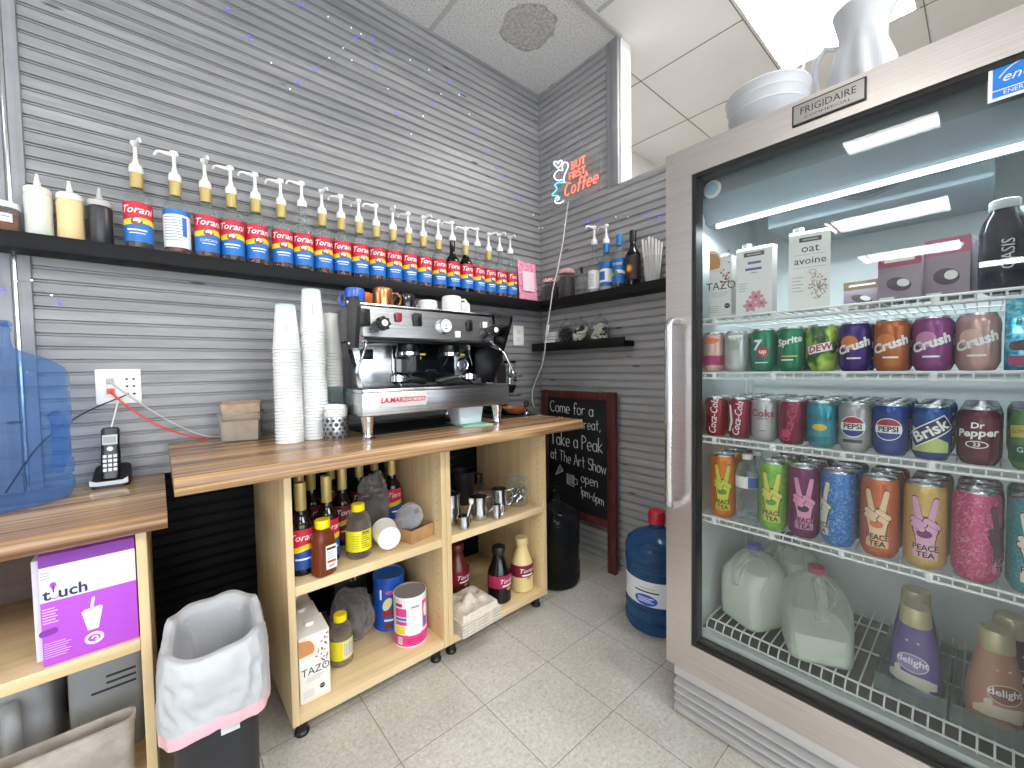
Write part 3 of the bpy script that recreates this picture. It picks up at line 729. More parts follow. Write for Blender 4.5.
squeeze('black squeeze bottle beside the first syrup bottle', -2.036, .145, M('dark_plastic', '#2d2d33', .36), M('grey_cap', '#b9b9ba', .35), CLR2)
t = thing('spice_jar', 'jar of brown powder with white lid at the shelf start', 'jar', (-2.236, -.062, SZ))
mb = MB(); mb.lathe([(0, 0), (.032, 0), (.034, .004), (.034, .066), (.030, .072)], 26); mb.build('jar_glass', [film('jar_glass', '#f3f5f4', .03, .04, body='#b9c0c0', edge=.28)], t)
mb = MB(); mb.lathe([(0, .003), (.032, .003), (.032, .058), (0, .060)], 24); mb.build('powder', [noisy('brown_powder', [(.3, '#6d4534'), (.7, '#9a6a52')], ns=60, rough=.8)], t)
mb = MB(); mb.lathe([(.034, .070), (.0355, .072), (.0355, .084), (.033, .087), (0, .087)], 26); mb.build('lid', [WHITE], t)
mb = MB(); mb.wrap(s_rect(-.016, .028, .016, .052), .0345, phi=-PI/2+.25, mi=0); mb.wrap(s_rect(-.010, .042, .010, .044), .0349, phi=-PI/2+.25, mi=1); mb.build('label', [PWHITE, INK], t, fix=False)
# pink card
t = thing('greeting_card', 'pink speckled card with white middle standing at the shelf end', 'card', (-.198, -.085, SZ), .06)
PINK = noisy('pink_speckle', [(.40, '#e2487f'), (.52, '#f0a3c0'), (.62, '#f7d3e0')], ns=150, rough=.6, detail=3)
mb = MB(); mb.box(-.078, -.001, .001, .078, .001, .232, mi=0, rot=Matrix.Rotation(-.06, 3, 'X')); mb.box(-.050, -.009, .055, .050, -.0075, .175, mi=1, rot=Matrix.Rotation(-.06, 3, 'X'))
mb.box(-.036, -.0098, .070, .030, -.0088, .120, mi=2, rot=Matrix.Rotation(-.06, 3, 'X'))
mb.build('card_front', [PINK, M('card_pale', '#f5d8e4', .6), PWHITE], t)

# ---- shelf round the corner
def gingham():
    m = M('gingham_cloth', '#c83a4a', .7); b = m.node_tree.nodes['Principled BSDF']; mp = coords(m, (90, 90, 90)); ck = N(m, 'ShaderNodeTexChecker'); ck.inputs['Scale'].default_value = 1
    ck.inputs['Color1'].default_value = (*srgb('#c22b3d'), 1); ck.inputs['Color2'].default_value = (*srgb('#f3e9e9'), 1); L(m, mp, 'Vector', ck, 'Vector'); L(m, ck, 'Color', b, 'Base Color'); return m
GING = gingham()
def pantry_jar(lab, y, r, h, fillm, lv):
    t = thing('pantry_jar', lab, 'jar', (-.068, y, SZ))
    mb = MB(); mb.lathe([(0, 0), (r-.004, 0), (r, .006), (r, h-.035), (r-.006, h-.022), (r-.008, h-.016)], 28); mb.build('jar_glass', [film('jar_glass')] if False else [MATS['jar_glass']], t)
    mb = MB(); mb.lathe([(0, .004), (r-.003, .004), (r-.003, lv), (r-.010, lv+.004), (0, lv+.006)], 26); mb.build('contents', [fillm], t)
    mb = MB(); mb.lathe([(r-.004, h-.022), (r-.003, h-.020), (r-.003, h-.004), (r-.007, h), (0, h)], 28); mb.build('lid', [GING], t)
BEANS = noisy('dark_beans', [(.35, '#0f0c0b'), (.6, '#231a17'), (.75, '#3c2f2a')], ns=90, rough=.5)
pantry_jar('shorter jar of dark coffee beans with gingham lid', -.150, .048, .135, BEANS, .09)
pantry_jar('taller dark jar with gingham lid next to the hanging cable', -.287, .047, .165, BEANS, .12)
t = thing('glass_bottle', 'small clear glass bottle with a dark stopper', 'bottle', (-.064, -.392, SZ))
mb = MB(); mb.lathe([(0, 0), (.026, 0), (.029, .005), (.029, .070), (.022, .092), (.012, .105), (.011, .130), (.013, .132)], 24); mb.build('bottle_glass', [GLASS], t)
mb = MB(); mb.lathe([(0, .128), (.010, .128), (.011, .136), (.006, .142), (.012, .152), (.009, .162), (0, .164)], 18); mb.build('stopper', [BLACK], t)
SD = -PI/2
syrup('clear pump bottle with plain white label and bare neck', (-.066, -.487, SZ), SD, -1.9, False, 'clear', 'white', fill=1)
syrup('blue and white labelled pump bottle with blue neck foil', (-.066, -.566, SZ), SD-.2, -2.9, M('blue_foil', '#2f7fc0', .35, .4), 'clear', 'bluewhite', fill=1)
syrup('blue labelled syrup bottle with blue cap and no pump', (-.066, -.648, SZ), SD, None, False, 'clear', 'blue', fill=0, cap=M('blue_cap', '#2a7ec2', .3))
syrup('dark brown bottle with black cap beside the straw cup', (-.066, -.729, SZ), SD, None, False, 'dark', 'dark', cap=BLACK)
t = thing('straw_cup', 'clear plastic cup holding paper wrapped straws', 'cup', (-.068, -.838, SZ))
mb = MB(); mb.lathe([(0, .001), (.038, .001), (.040, .004), (.047, .120), (.048, .122)], 28); mb.build('cup_wall', [MATS['clear_bottle_glass']], t)
for k in range(15):
    i, j = k % 5, k // 5; bx, by = -.012+.012*j, -.024+.012*i; h = .19+.03*((k*7) % 5)/5
    d = Vector((.25*(j-1)*.35, .9*by*2.6, 1)).normalized(); mb = MB(); p0 = Vector((bx, by, .003))
    s = mb.cyl(p0, p0+d*h, .0054, seg=8).build('paper_straw', [M('paper_white', '#e9e8e6', .7)])
    s.location = t.location; tag(s, 'white paper wrapped straw standing in the clear straw cup', 'straw', 'straws in the cup on the corner shelf')
# ---- small ledge
def cookie_jar(lab, y, r, fill):
    t = thing('cookie_jar', lab, 'jar', (-.068, y, 1.281), group='glass cookie jars on the small ledge')
    mb = MB(); mb.lathe([(0, 0), (r*.8, 0), (r*.9, .004), (r, .028), (r*1.0, .070), (r*.93, .088), (r*.80, .098), (r*.80, .104)], 28); mb.build('jar_glass', [MATS['jar_glass']], t)
    mb = MB(); mb.lathe([(r*.86, .103), (r*.88, .107), (r*.80, .113), (r*.55, .128), (r*.2, .137), (.006, .138), (.011, .146), (.008, .156), (0, .158)], 28); mb.build('jar_lid', [MATS['jar_glass']], t)
    for k in range(22):
        a = k*2.4; q = r*.56*math.sqrt(((k*7) % 22+.5)/22); z = .018+.072*(k/22)
        mb = MB(); mb.lathe([(0, -.005), (.021, -.006), (.023, -.004), (.023, .004), (.021, .006), (0, .005)], 14)
        mb.xf(Matrix.Translation((q*math.cos(a), q*math.sin(a), z)) @ Matrix.Rotation(random.uniform(-1.1, 1.1), 4, 'X') @ Matrix.Rotation(random.uniform(-.9, .9), 4, 'Y'))
        c = mb.build('cookie', [fill[k % len(fill)]]); c.location = t.location
        tag(c, {'D': 'dark chocolate cookie inside the first ledge jar', 'M': 'black or white cookie inside the middle ledge jar', 'L': 'pale or dark wrapped sweet inside the last ledge jar'}[lab_key], 'cookie', 'cookies in the ledge jars '+lab_key.lower())
DKC = noisy('dark_cookie', [(.3, '#1b1716'), (.7, '#352c29')], ns=80, rough=.7); LTC = noisy('pale_cookie', [(.3, '#cfc8bd'), (.7, '#ece8e0')], ns=80, rough=.6)
lab_key = 'D'; cookie_jar('glass cookie jar of dark cookies next to the sachet box', -.275, .047, [DKC])
lab_key = 'M'; cookie_jar('middle glass cookie jar on the ledge, mixed pale and black pieces', -.388, .050, [LTC, LTC, DKC])
lab_key = 'L'; cookie_jar('widest glass cookie jar, at the open end of the ledge', -.520, .054, [LTC, LTC, LTC, DKC])
t = thing('sachet_box', 'white box of stacked sugar sachets in the ledge corner', 'box', (-.060, -.155, 1.281))
mb = MB(); mb.box(-.030, -.045, 0, .030, .045, .004); mb.box(.026, -.045, .004, .030, .045, .08); mb.box(-.030, -.045, .004, -.027, .045, .030); mb.build('tray', [WHITE], t)
for k in range(5):
    for j in range(4):
        mb = MB(); mb.box(-.022, -.041+.021*j, .006+.0155*k, .022, -.022+.021*j, .019+.0155*k, .003); o = mb.build('sugar_sachet', [PWHITE]); o.location = t.location
        tag(o, 'white sugar sachet stacked in the corner sachet box', 'sachet', 'sugar sachets in the corner box')

# ---- neon sign, its cable, string lights, wall plates
t = thing('neon_sign', 'hanging BUT FIRST, Coffee neon sign in coral and white', 'sign', (-.03, -.31, 2.25)); q = Vector((.03, .31, -2.25))
mb = MB(); mb.box(-.0275, -.500, 2.118, -.0235, -.125, 2.402, .004); mb.build('acrylic_panel', [film('acrylic', '#f4f6f6', .06, .04, tint='#f2f4f4', edge=.3)], t, q)
CORAL = M('neon_coral', '#ff9a84', .4, emit='#ff7458', es=.9); NWHITE = M('neon_white', '#f4f4ff', .4, emit='#eef0ff', es=1.0); NBLUE = M('neon_blue', '#8fe0f2', .4, emit='#6fdcf4', es=1.0)
mb = MB()
def neon(text, y0, z0, h, w, slant=0.0):
    ls, tw = strokes(text, h, .2, slant); k = w/tw
    for l in ls: mb.tube([(-.034, y0-u*k, z0+v) for u, v in l], .0040, 7)
neon('BUT', -.303, 2.306, .040, .100); neon('FIRST', -.284, 2.252, .037, .118); mb.tube([(-.034, -.412, 2.256), (-.034, -.409, 2.246)], .004, 7)
neon('Coffee', -.240, 2.168, .070, .245, .25); mb.build('neon_lettering', [CORAL], t, q)
def curve(pts, n=6):
    P = [Vector((0, p[0], p[1])) for p in pts]; out = []
    for i in range(len(P)-1):
        a, b, c, d = P[max(i-1, 0)], P[i], P[i+1], P[min(i+2, len(P)-1)]
        for k in range(n):
            s = k/n; out.append(.5*((2*b)+(c-a)*s+(2*a-5*b+4*c-d)*s*s+(3*b-a-3*c+d)*s**3))
    out.append(P[-1]); return [(-.034, p.y, p.z) for p in out]
mb = MB()
mb.tube(curve([(-.192, 2.355), (-.162, 2.391), (-.166, 2.403), (-.185, 2.396), (-.194, 2.380), (-.208, 2.392), (-.226, 2.384), (-.218, 2.364), (-.192, 2.355)]), .0035, 7)
mb.tube(curve([(-.232, 2.324), (-.229, 2.352), (-.244, 2.368), (-.268, 2.356), (-.274, 2.334), (-.257, 2.309), (-.243, 2.288), (-.239, 2.252)]), .0035, 7)
mb.tube(curve([(-.221, 2.330), (-.192, 2.340), (-.165, 2.327), (-.165, 2.305), (-.191, 2.282), (-.228, 2.272)]), .0035, 7)
mb.build('neon_hand_outline', [NWHITE], t, q); mb = MB(); mb.tube(curve([(-.167, 2.172), (-.17, 2.155), (-.204, 2.141), (-.238, 2.146)]), .0035, 7); mb.tube(curve([(-.167, 2.178), (-.189, 2.183), (-.202, 2.172), (-.185, 2.164)]), .0035, 7)
mb.build('neon_cup_outline', [NWHITE], t, q)
mb = MB(); mb.tube(curve([(-.164, 2.261), (-.19, 2.268), (-.228, 2.256), (-.258, 2.246)]), .0035, 7); mb.tube(curve([(-.164, 2.261), (-.183, 2.233), (-.142, 2.210), (-.19, 2.192)]), .0035, 7); mb.build('neon_blue_outline', [NBLUE], t, q)
mb = MB(); mb.tube([(-.026, -.180, 2.398), (-.008, -.288, 2.596), (-.026, -.385, 2.398)], .0012, 5); mb.cyl((.004, -.288, 2.598), (-.010, -.288, 2.598), .003, seg=8); mb.build('hanging_cord', [M('cord_grey', '#c9c9c9', .5)], t, q)
CORDW = M('white_cord', '#e8e6e2', .45)
t = thing('power_cable', 'white cable running down from the neon sign past the shelves', 'cable', (-.13, -.05, CT)); q = Vector((.13, .05, -CT))
mb = MB(); P = [(-.030, -.270, 2.130), (-.030, -.255, 2.06), (-.06, -.25, 1.89), (-.100, -.24, 1.72), (-.1265, -.224, 1.60), (-.1285, -.212, 1.53), (-.1275, -.192, 1.45), (-.124, -.170, 1.375), (-.1175, -.150, 1.30), (-.1165, -.142, 1.24), (-.118, -.120, 1.16), (-.122, -.072, 1.075), (-.125, -.036, 1.0), (-.128, -.036, .93), (-.135, -.06, .9045), (-.16, -.09, .9035)]
mb.tube(P, .0032, 8); mb.build('cord', [CORDW], t, q)
mb = MB(); mb.box(-.132, -.184, 1.335, -.116, -.164, 1.405, .006, rot=Matrix.Rotation(.25, 3, 'X')); mb.build('inline_switch', [WHITE], t, q)
t = thing('string_light', 'string of tiny blue and white lights scattered over the boarded walls', 'string lights', (-1.0, 0, 2.5)); q = Vector((1.0, 0, -2.5))
SA = [(-1.598, 2.453), (-1.525, 2.388), (-1.459, 2.314), (-1.427, 2.352), (-1.358, 2.441), (-1.298, 2.515), (-1.236, 2.587), (-1.176, 2.661), (-1.153, 2.69), (-1.08, 2.576), (-1.028, 2.497), (-.979, 2.403), (-.912, 2.326)]
SB = [(-1.664, 2.523), (-1.398, 2.68), (-1.297, 2.689), (-1.198, 2.694), (-1.096, 2.692), (-1.002, 2.687), (-.907, 2.689), (-.801, 2.689), (-.68, 2.681), (-.618, 2.639), (-.732, 2.597), (-.787, 2.528), (-.842, 2.441)]
SCp = [(-.618, 2.639), (-.553, 2.562), (-.5, 2.489), (-.424, 2.403), (-.359, 2.326), (-.321, 2.291), (-.195, 2.2), (-.068, 2.12), (-.016, 2.049)]
SDp = [(-2.265, 1.50), (-2.251, 1.399), (-2.225, 1.426), (-2.194, 1.433), (-2.156, 1.392), (-2.14, 1.368)]
SR = [(-.03, 2.046), (-.22, 2.012), (-.396, 1.981), (-.488, 1.967), (-.587, 1.955), (-.662, 1.934), (-.762, 1.91), (-.844, 1.882)]
WIREL = M('fine_silver_wire', '#b5b3ad', .4, .6)
mb = MB()
for S in (SA, SB, SCp): mb.tube([(x, -.005, z) for x, z in S], .0006, 4)
mb.tube([(x, -.015, z) for x, z in SDp], .0006, 4); mb.tube([(-.005, y, z) for y, z in SR], .0006, 4); mb.build('light_wire', [WIREL], t, q)
LEDB = M('led_blue', '#5a50ff', .3, emit='#3a2cff', es=5.0); LEDW = M('led_white', '#f4f8ff', .3, emit='#f0f6ff', es=2.0)
b0 = MB().lathe([(0, -.0035), (.0028, -.002), (.0036, 0), (.0028, .002), (0, .0035)], 8).build('led_bulb', [LEDB], t); b1 = MB().lathe([(0, -.003), (.0024, -.0015), (.003, 0), (.0024, .0015), (0, .003)], 8).build('led_bulb', [LEDW], t)
spots = [(x, -.008, z, 'bwwbbwwbwbwbw'[i % 13]) for i, (x, z) in enumerate(SA)]+[(x, -.008, z, 'bbwwbbwwbwwbw'[i % 13]) for i, (x, z) in enumerate(SB)]+[(x, -.008, z, 'wbbbbbwwb'[i % 9]) for i, (x, z) in enumerate(SCp[1:])]+[(x, -.018, z, 'bbwwwb'[i]) for i, (x, z) in enumerate(SDp)]+[(-.008, y, z, 'wwbbwwbb'[i]) for i, (y, z) in enumerate(SR)]
for k, (x, y, z, c) in enumerate(spots):
    src = b0 if c == 'b' else b1
    o = src if (k == 0 and c == 'b') else src.copy()
    if o is not src: COL.objects.link(o)
    o.parent = t; o.location = Vector((x, y, z))+q
b1.location = Vector((-1.20, -.008, 2.55))+q
# wall plates
t = thing('wall_outlet', 'white jack plate above the cordless phone with cables plugged in', 'outlet', (-2.017, 0, 1.104)); q = Vector((2.017, 0, -1.104))
mb = MB(); mb.box(-2.073, -.006, 1.046, -1.961, .0, 1.162, .003); mb.build('plate', [WHITE], t, q)
mb = MB(); mb.box(-2.052, -.008, 1.066, -2.024, -.006, 1.142, .001, mi=0)
mb.box(-2.047, -.0095, 1.112, -2.028, -.008, 1.132, mi=1); mb.box(-2.047, -.0095, 1.080, -2.028, -.008, 1.098, mi=2)
for zz in (1.078, 1.104, 1.128):
    for xx in (-1.997, -1.980): mb.flat(s_ell(0, 0, .0042, .0036, 12), lambda u, v: (xx+u, -.0062, zz+v), mi=3)
for xx in (-2.035, -1.990): mb.flat(s_ell(0, 0, .0026, n=10), lambda u, v: (xx+u, -.0062, 1.154+v), mi=1)
mb.build('jacks', [M('jack_white', '#e2e2e2', .4), M('jack_grey', '#a8a8aa', .4), M('jack_red', '#d8493f', .4), INK], t, q, fix=False)
def cord(lab, pts, r, m, cat='cable'):
    mb = MB(); P = [Vector(p) for p in pts]; out = []
    for i in range(len(P)-1):
        a, b, c, d = P[max(i-1, 0)], P[i], P[i+1], P[min(i+2, len(P)-1)]
        for k in range(6):
            s = k/6; out.append(.5*((2*b)+(c-a)*s+(2*a-5*b+4*c-d)*s*s+(3*b-a-3*c+d)*s**3))
    out.append(P[-1]); mb.tube(out, r, 8); return tag(mb.build('cable', [m]), lab, cat)
cord('grey network cable drooping from the jack plate behind the kraft box', [(-2.038, -.010, 1.122), (-2.030, -.030, 1.112), (-1.97, -.035, 1.05), (-1.89, -.030, .975), (-1.80, -.028, .915), (-1.74, -.03, .9045)], .0030, M('cord_grey2', '#b8b9b4', .5))
cord('red network cable drooping from the jack plate to the higher countertop', [(-2.038, -.010, 1.089), (-2.028, -.032, 1.075), (-1.99, -.045, 1.03), (-1.92, -.048, .965), (-1.85, -.045, .925), (-1.79, -.045, .9045)], .0032, M('cord_red', '#d8493f', .5))
cord('white phone cord from the jack plate down to the phone', [(-2.028, -.004, 1.07), (-2.022, -.020, 1.055), (-2.030, -.030, 1.01), (-2.042, -.055, .95), (-2.05, -.050, .88), (-2.05, -.047, .802)], .0022, CORDW)
cord('black cord running from the jack plate behind the blue jug', [(-1.997, -.004, 1.078), (-2.005, -.02, 1.072), (-2.07, -.020, 1.040), (-2.13, -.020, 1.0), (-2.20, -.020, .93), (-2.26, -.02, .82), (-2.27, -.024, .7985)], .0020, BLACK)
t = thing('wall_plate', 'white electrical plate on the boards beyond the espresso machine', 'outlet', (-.205, 0, 1.347)); q = Vector((.205, 0, -1.347))
mb = MB(); mb.box(-.25, -.006, 1.285, -.163, .0, 1.409, .003); mb.build('plate', [WHITE], t, q)
mb = MB()
for zz in (1.325, 1.369): mb.box(-.222, -.0075, zz-.014, -.191, -.006, zz+.014, .003)
mb.build('sockets', [M('socket_ivory', '#dedcd6', .4)], t, q)

# ================================================================ ON THE HIGHER COUNTERTOP
# ---- espresso machine
P = Vector((-1.06, -.28, CT)); em = thing('espresso_machine', 'two group stainless espresso machine on four tapered legs on the higher countertop', 'coffee machine', P); q = -P
DBLUE = M('dark_gloss_panel', '#0c1018', .08, 0.0, coat=.6); DARKM = M('black_metal', '#111113', .3, .3); RUBR = M('badge_red', '#b8203c', .9, spec=.1)
PANELS = noisy('machine_steel', [(.3, '#b4b5b8'), (.7, '#d2d3d6')], scale=(1.2, 40, 90), ns=2, rough=.27, metal=1.0)
xl, xr = -1.395, -.735
for x in (-1.368, -.788):
    for y in (-.500, -.085):
        mb = MB(); mb.lathe([(0, 0), (.026, 0), (.027, .006), (.018, .012), (.0165, .020), (.020, .050), (.0255, .084), (0, .0845)], 24, (x if y < -.2 else (x+.06 if x < -1 else x), y, CT)); mb.build('leg', [CHROME], em, q)
mb = MB(); mb.box(xl, -.526, .9850, xr, -.36, 1.066, .004); mb.box(-1.335, -.36, .985, -.742, -.035, 1.066, .004); mb.build('base', [PANELS], em, q)
mb = MB(); mb.box(xl+.004, -.522, 1.0665, xr-.004, -.362, 1.070, mi=0); mb.box(-1.328, -.362, 1.0665, xr-.010, -.24, 1.070, mi=0)
mb.box(xl, -.526, 1.066, xr, -.518, 1.078, .002, mi=1); mb.box(xl, -.526, 1.066, xl+.008, -.362, 1.078, .002, mi=1); mb.box(xr-.008, -.526, 1.066, xr, -.362, 1.078, .002, mi=1)
for k in range(42):
    x = xl+.02+(xr-xl-.04)*k/41; mb.box(x-.002, -.512, 1.070, x+.002, -.245 if x > -1.322 else -.365, 1.0755, mi=1)
mb.build('drip_tray', [DARKM, STEEL], em, q)
mb = MB(); mb.box(-1.336, -.5285, 1.012, -1.150, -.526, 1.060, .001, mi=0); f = lambda u, v: (-1.243+u, -.5290, 1.036+v)
mb.flat(s_text('LA.MARZOCCO', .0245, .2, squeeze=1.0, bold=.035), f, mi=1); mb.build('name_badge', [M('badge_silver', '#c9c8c6', .7, spec=.2), RUBR], em, q, fix=False)
# back body
mb = MB(); mb.box(-1.325, -.238, 1.066, -.752, -.04, 1.262, .004); mb.build('body', [PANELS], em, q)
mb = MB(); mb.box(-1.135, -.2440, 1.085, -.838, -.2385, 1.255, .002, mi=0); mb.box(-1.155, -.2480, 1.078, -1.135, -.2385, 1.262, .006, mi=1); mb.build('splash_panel', [DBLUE, STEEL], em, q)
mb = MB(); mb.box(-.838, -.246, 1.085, -.760, -.2385, 1.262, .002, mi=0); mb.build('side_splash', [PANELS], em, q)
mb = MB(); mb.tube([(-.795+.028*math.cos(a), -.252, 1.165+.028*math.sin(a)) for a in [2*PI*i/28 for i in range(28)]], .005, 8, closed=True); mb.build('round_port_ring', [CHROME], em, q)
mb = MB(); mb.box(-1.290, -.2425, 1.190, -1.235, -.2385, 1.232, .002, mi=0); mb.box(-1.272, -.246, 1.203, -1.252, -.2425, 1.221, .002, mi=1); mb.build('tea_switch', [DARKM, BLACK], em, q)
# head housing with slightly raked front panel
mb = MB(); hp = [(-.415, 1.262), (-.424, 1.270), (-.412, 1.382), (-.402, 1.386), (-.05, 1.386), (-.05, 1.262)]
mb.prism(hp, lambda u, v, d: (d, u, v), -1.345, -.735); mb.build('head_housing', [PANELS], em, q, sharp=25)
mb = MB(); mb.box(-1.350, -.418, 1.386, -.730, -.406, 1.394, .002); mb.box(-1.350, -.06, 1.386, -.730, -.05, 1.400, .002); mb.box(-1.350, -.406, 1.386, -1.342, -.06, 1.394, .002); mb.box(-.738, -.406, 1.386, -.730, -.06, 1.394, .002)
mb.box(-1.342, -.405, 1.3865, -.738, -.062, 1.389); mb.build('cup_rack', [STEEL], em, q)
mb = MB(); mb.box(-1.342, -.400, 1.250, -.738, -.10, 1.262, .003); mb.build('head_underside', [DARKM], em, q)
# side wings
for x, s in ((-1.398, 1), (-.722, -1)):
    mb = MB(); mb.prism([(-.05, 1.10), (-.05, 1.398), (-.40, 1.402), (-.535, 1.375), (-.528, 1.345), (-.425, 1.130), (-.40, 1.10)] if s < 0 else [(-.43, 1.222), (-.43, 1.404), (-.515, 1.396), (-.530, 1.345), (-.50, 1.222)], lambda u, v, d: (d, u, v), x-.007, x+.007)
    mb.build('side_wing', [DARKM], em, q)
    mb = MB()
    for yy, zz in ((-.448, 1.388), (-.448, 1.238)): mb.lathe([(0, 0), (.006, 0), (.005, .003), (0, .0035)], 12)
    mb.bm.free(); mb = MB()
    for yy, zz in ((-.450, 1.385), (-.450, 1.240)): mb.cyl((x-.008*s, yy, zz), (x-.011*s, yy, zz), .0065, .005, 12)
    mb.build('wing_bolt', [CHROME], em, q)
mb = MB(); mb.box(-1.391, -.5, 1.30, -1.3455, -.43, 1.36, .004); mb.build('wing_bracket', [DARKM], em, q)
mb = MB(); mb.prism([(-.36, 1.080), (-.245, 1.255), (-.06, 1.255), (-.06, 1.080)], lambda u, v, d: (d, u, v), -1.345, -1.328); mb.build('side_panel', [PANELS], em, q)
# controls on the front panel
fy = -.421
for kx, s in ((-1.288, -1), (-.772, 1)):
    mb = MB(); mb.cyl((kx, fy+.002, 1.312), (kx, fy-.030, 1.314), .021, .019, 20, 0)
    for a in range(8):
        mb.box(kx+.021*math.cos(a*PI/4)-.006, fy-.060, 1.315+.021*math.sin(a*PI/4)-.006, kx+.021*math.cos(a*PI/4)+.006, fy-.030, 1.315+.021*math.sin(a*PI/4)+.006, .004, mi=0)
    mb.cyl((kx, fy-.028, 1.315), (kx, fy-.064, 1.316), .021, .019, 20, 0); mb.cyl((kx, fy-.064, 1.316), (kx, fy-.067, 1.316), .012, .011, 20, 1)
    mb.build('steam_knob', [BLACK, WHITE], em, q)
mb = MB(); mb.box(-1.217, fy-.006, 1.332, -1.191, fy, 1.366, .002, mi=0); mb.build('power_switch', [M('switch_red', '#8e1226', .3)], em, q)
mb = MB(); mb.box(-1.141, fy-.006, 1.319, -1.105, fy, 1.371, .002, mi=0); mb.box(-1.133, fy-.009, 1.330, -1.113, fy-.006, 1.360, .002, mi=1); mb.build('rocker_switch', [BLACK, DARKM], em, q)
mb = MB(); mb.box(-.885, fy-.006, 1.313, -.857, fy, 1.361, .002, mi=0); mb.box(-.880, fy-.009, 1.322, -.862, fy-.006, 1.350, .002, mi=1); mb.build('rocker_switch', [BLACK, DARKM], em, q)
mb = MB(); mb.box(-.949, fy-.007, 1.280, -.922, fy, 1.307, .002, mi=0); mb.build('push_button', [WHITE], em, q)
mb = MB(); mb.box(-.800, fy-.007, 1.328, -.776, fy, 1.356, .002, mi=0); mb.build('push_button', [WHITE], em, q)
mb = MB(); mb.cyl((-.998, fy+.004, 1.326), (-.998, fy-.014, 1.326), .031, .031, 32, 0); mb.cyl((-.998, fy-.0141, 1.326), (-.998, fy-.0146, 1.326), .027, .027, 32, 1); gf = lambda u, v: (-.998+u, fy-.0150, 1.326+v)
mb.flat(s_ring(0, 0, .023, .023, .002, -40, 220), gf, mi=2); mb.flat(s_cap((0, 0), (.004, .018), .0012), gf, mi=2); mb.flat(s_ell(0, 0, .003), gf, mi=2); mb.flat(s_rect(-.008, -.014, .008, -.010), gf, mi=2); mb.build('pressure_gauge', [CHROME, PWHITE, INK], em, q)
# groups
for gx in (-1.125, -.925):
    mb = MB(); mb.lathe([(.030, -.005), (.044, -.005), (.046, -.030), (.043, -.036), (0, -.036)], 28, (gx, -.335, 1.255)); mb.build('group_head', [DARKM], em, q)
    mb = MB(); mb.lathe([(.040, -.036), (.050, -.037), (.051, -.050), (.047, -.054), (.030, -.055), (0, -.055)], 30, (gx, -.335, 1.255)); mb.build('group_collar', [CHROME], em, q)
    mb = MB(); mb.box(gx+.045, -.352, 1.205, gx+.075, -.325, 1.213, .003); mb.build('group_tab', [M('tab_yellow', '#d4c74a', .4)], em, q)
def wand(p):
    mb = MB(); mb.cyl((p[0][0], p[0][1]+.05, p[0][2]+.02), p[0], .012, .010, 14); mb.tube(p, .0055, 10); mb.lathe([(0, -.018), (.004, -.018), (.007, -.010), (.006, 0)], 12, p[-1]); return mb
wand([(-1.352, -.455, 1.245), (-1.358, -.470, 1.225), (-1.372, -.475, 1.190), (-1.392, -.478, 1.150)]).build('steam_wand', [CHROME], em, q)
wand([(-.732, -.455, 1.235), (-.715, -.470, 1.215), (-.698, -.475, 1.180), (-.672, -.480, 1.130)]).build('steam_wand', [CHROME], em, q)
mb = MB(); mb.tube([(-.792, -.30, 1.255), (-.792, -.31, 1.215), (-.795, -.33, 1.18), (-.80, -.345, 1.162)], .006, 10); mb.cyl((-.792, -.30, 1.262), (-.792, -.302, 1.235), .011, .011, 14); mb.build('water_spout', [CHROME], em, q)
# portafilters laid on the drip tray
def portafilter(lab, x, y, ang):
    t = thing('portafilter', lab, 'portafilter', (x, y, 1.0765), ang, 'portafilters resting on the drip tray')
    mb = MB(); mb.lathe([(0, .012), (.020, .012), (.030, .020), (.034, .024), (.034, .046), (.031, .048), (.029, .040), (.029, .028), (0, .026)], 26); mb.build('basket_ring', [CHROME], t)
    mb = MB(); mb.cyl((.030, 0, .034), (.062, 0, .030), .009, .010, 14); mb.build('neck', [CHROME], t)
    mb = MB(); mb.tube([(.060, 0, .030), (.075, 0, .028), (.110, 0, .024), (.150, 0, .018), (.160, 0, .017)], [.011, .014, .0135, .015, .009], 14); mb.build('handle', [BLACK], t)
    mb = MB(); mb.tube([(0, 0, .014), (-.004, .012, .012), (-.006, .020, .0085)], [.009, .008, .007], 10); mb.tube([(0, 0, .014), (-.004, -.012, .012), (-.006, -.020, .0085)], [.009, .008, .007], 10); mb.build('double_spout', [CHROME], t)
    for s in (-1, 1):
        mb = MB(); mb.box(-.010, s*.034-.006, .034, .010, s*.034+.006, .043, .003); mb.build('lug', [CHROME], t)
portafilter('chrome portafilter on the drip tray near the left steam wand', -1.205, -.405, .35)
portafilter('chrome portafilter on the drip tray below the round port', -.862, -.40, PI-.15)

# ---- mugs on the cup rack
RK = 1.3895
def mug(lab, x, y, r, h, m, rz, inner=None, group='cups on top of the espresso machine', over=True):
    t = thing('mug', lab, 'mug', (x, y, RK), rz, group)
    mb = MB(); pr = [(0, h), (r-.010, h), (r-.003, h-.004), (r, h-.018), (r, .004), (r-.001, 0), (r-.004, 0), (r-.005, h-.012), (0, h-.008)]
    if not over: pr = [(a, h-b) for a, b in pr]
    mb.lathe(pr, 30); mb.build('body', [m], t)
    mb = MB(); mb.tube([(r-.003, 0, h*.78), (r+.018, 0, h*.80), (r+.030, 0, h*.62), (r+.029, 0, h*.40), (r+.014, 0, h*.22), (r-.003, 0, h*.22)], .0055, 9); mb.build('handle', [m], t)
CER = M('white_ceramic', '#eceae7', .22, coat=.3)
mug('blue mug upside down at the end of the cup rack', -1.298, -.225, .040, .090, M('blue_ceramic', '#2f66c8', .25, coat=.3), 2.2)
mug('orange mug half hidden between the blue and the steel mugs', -1.232, -.150, .038, .090, M('orange_ceramic', '#e0762e', .3), 1.2)
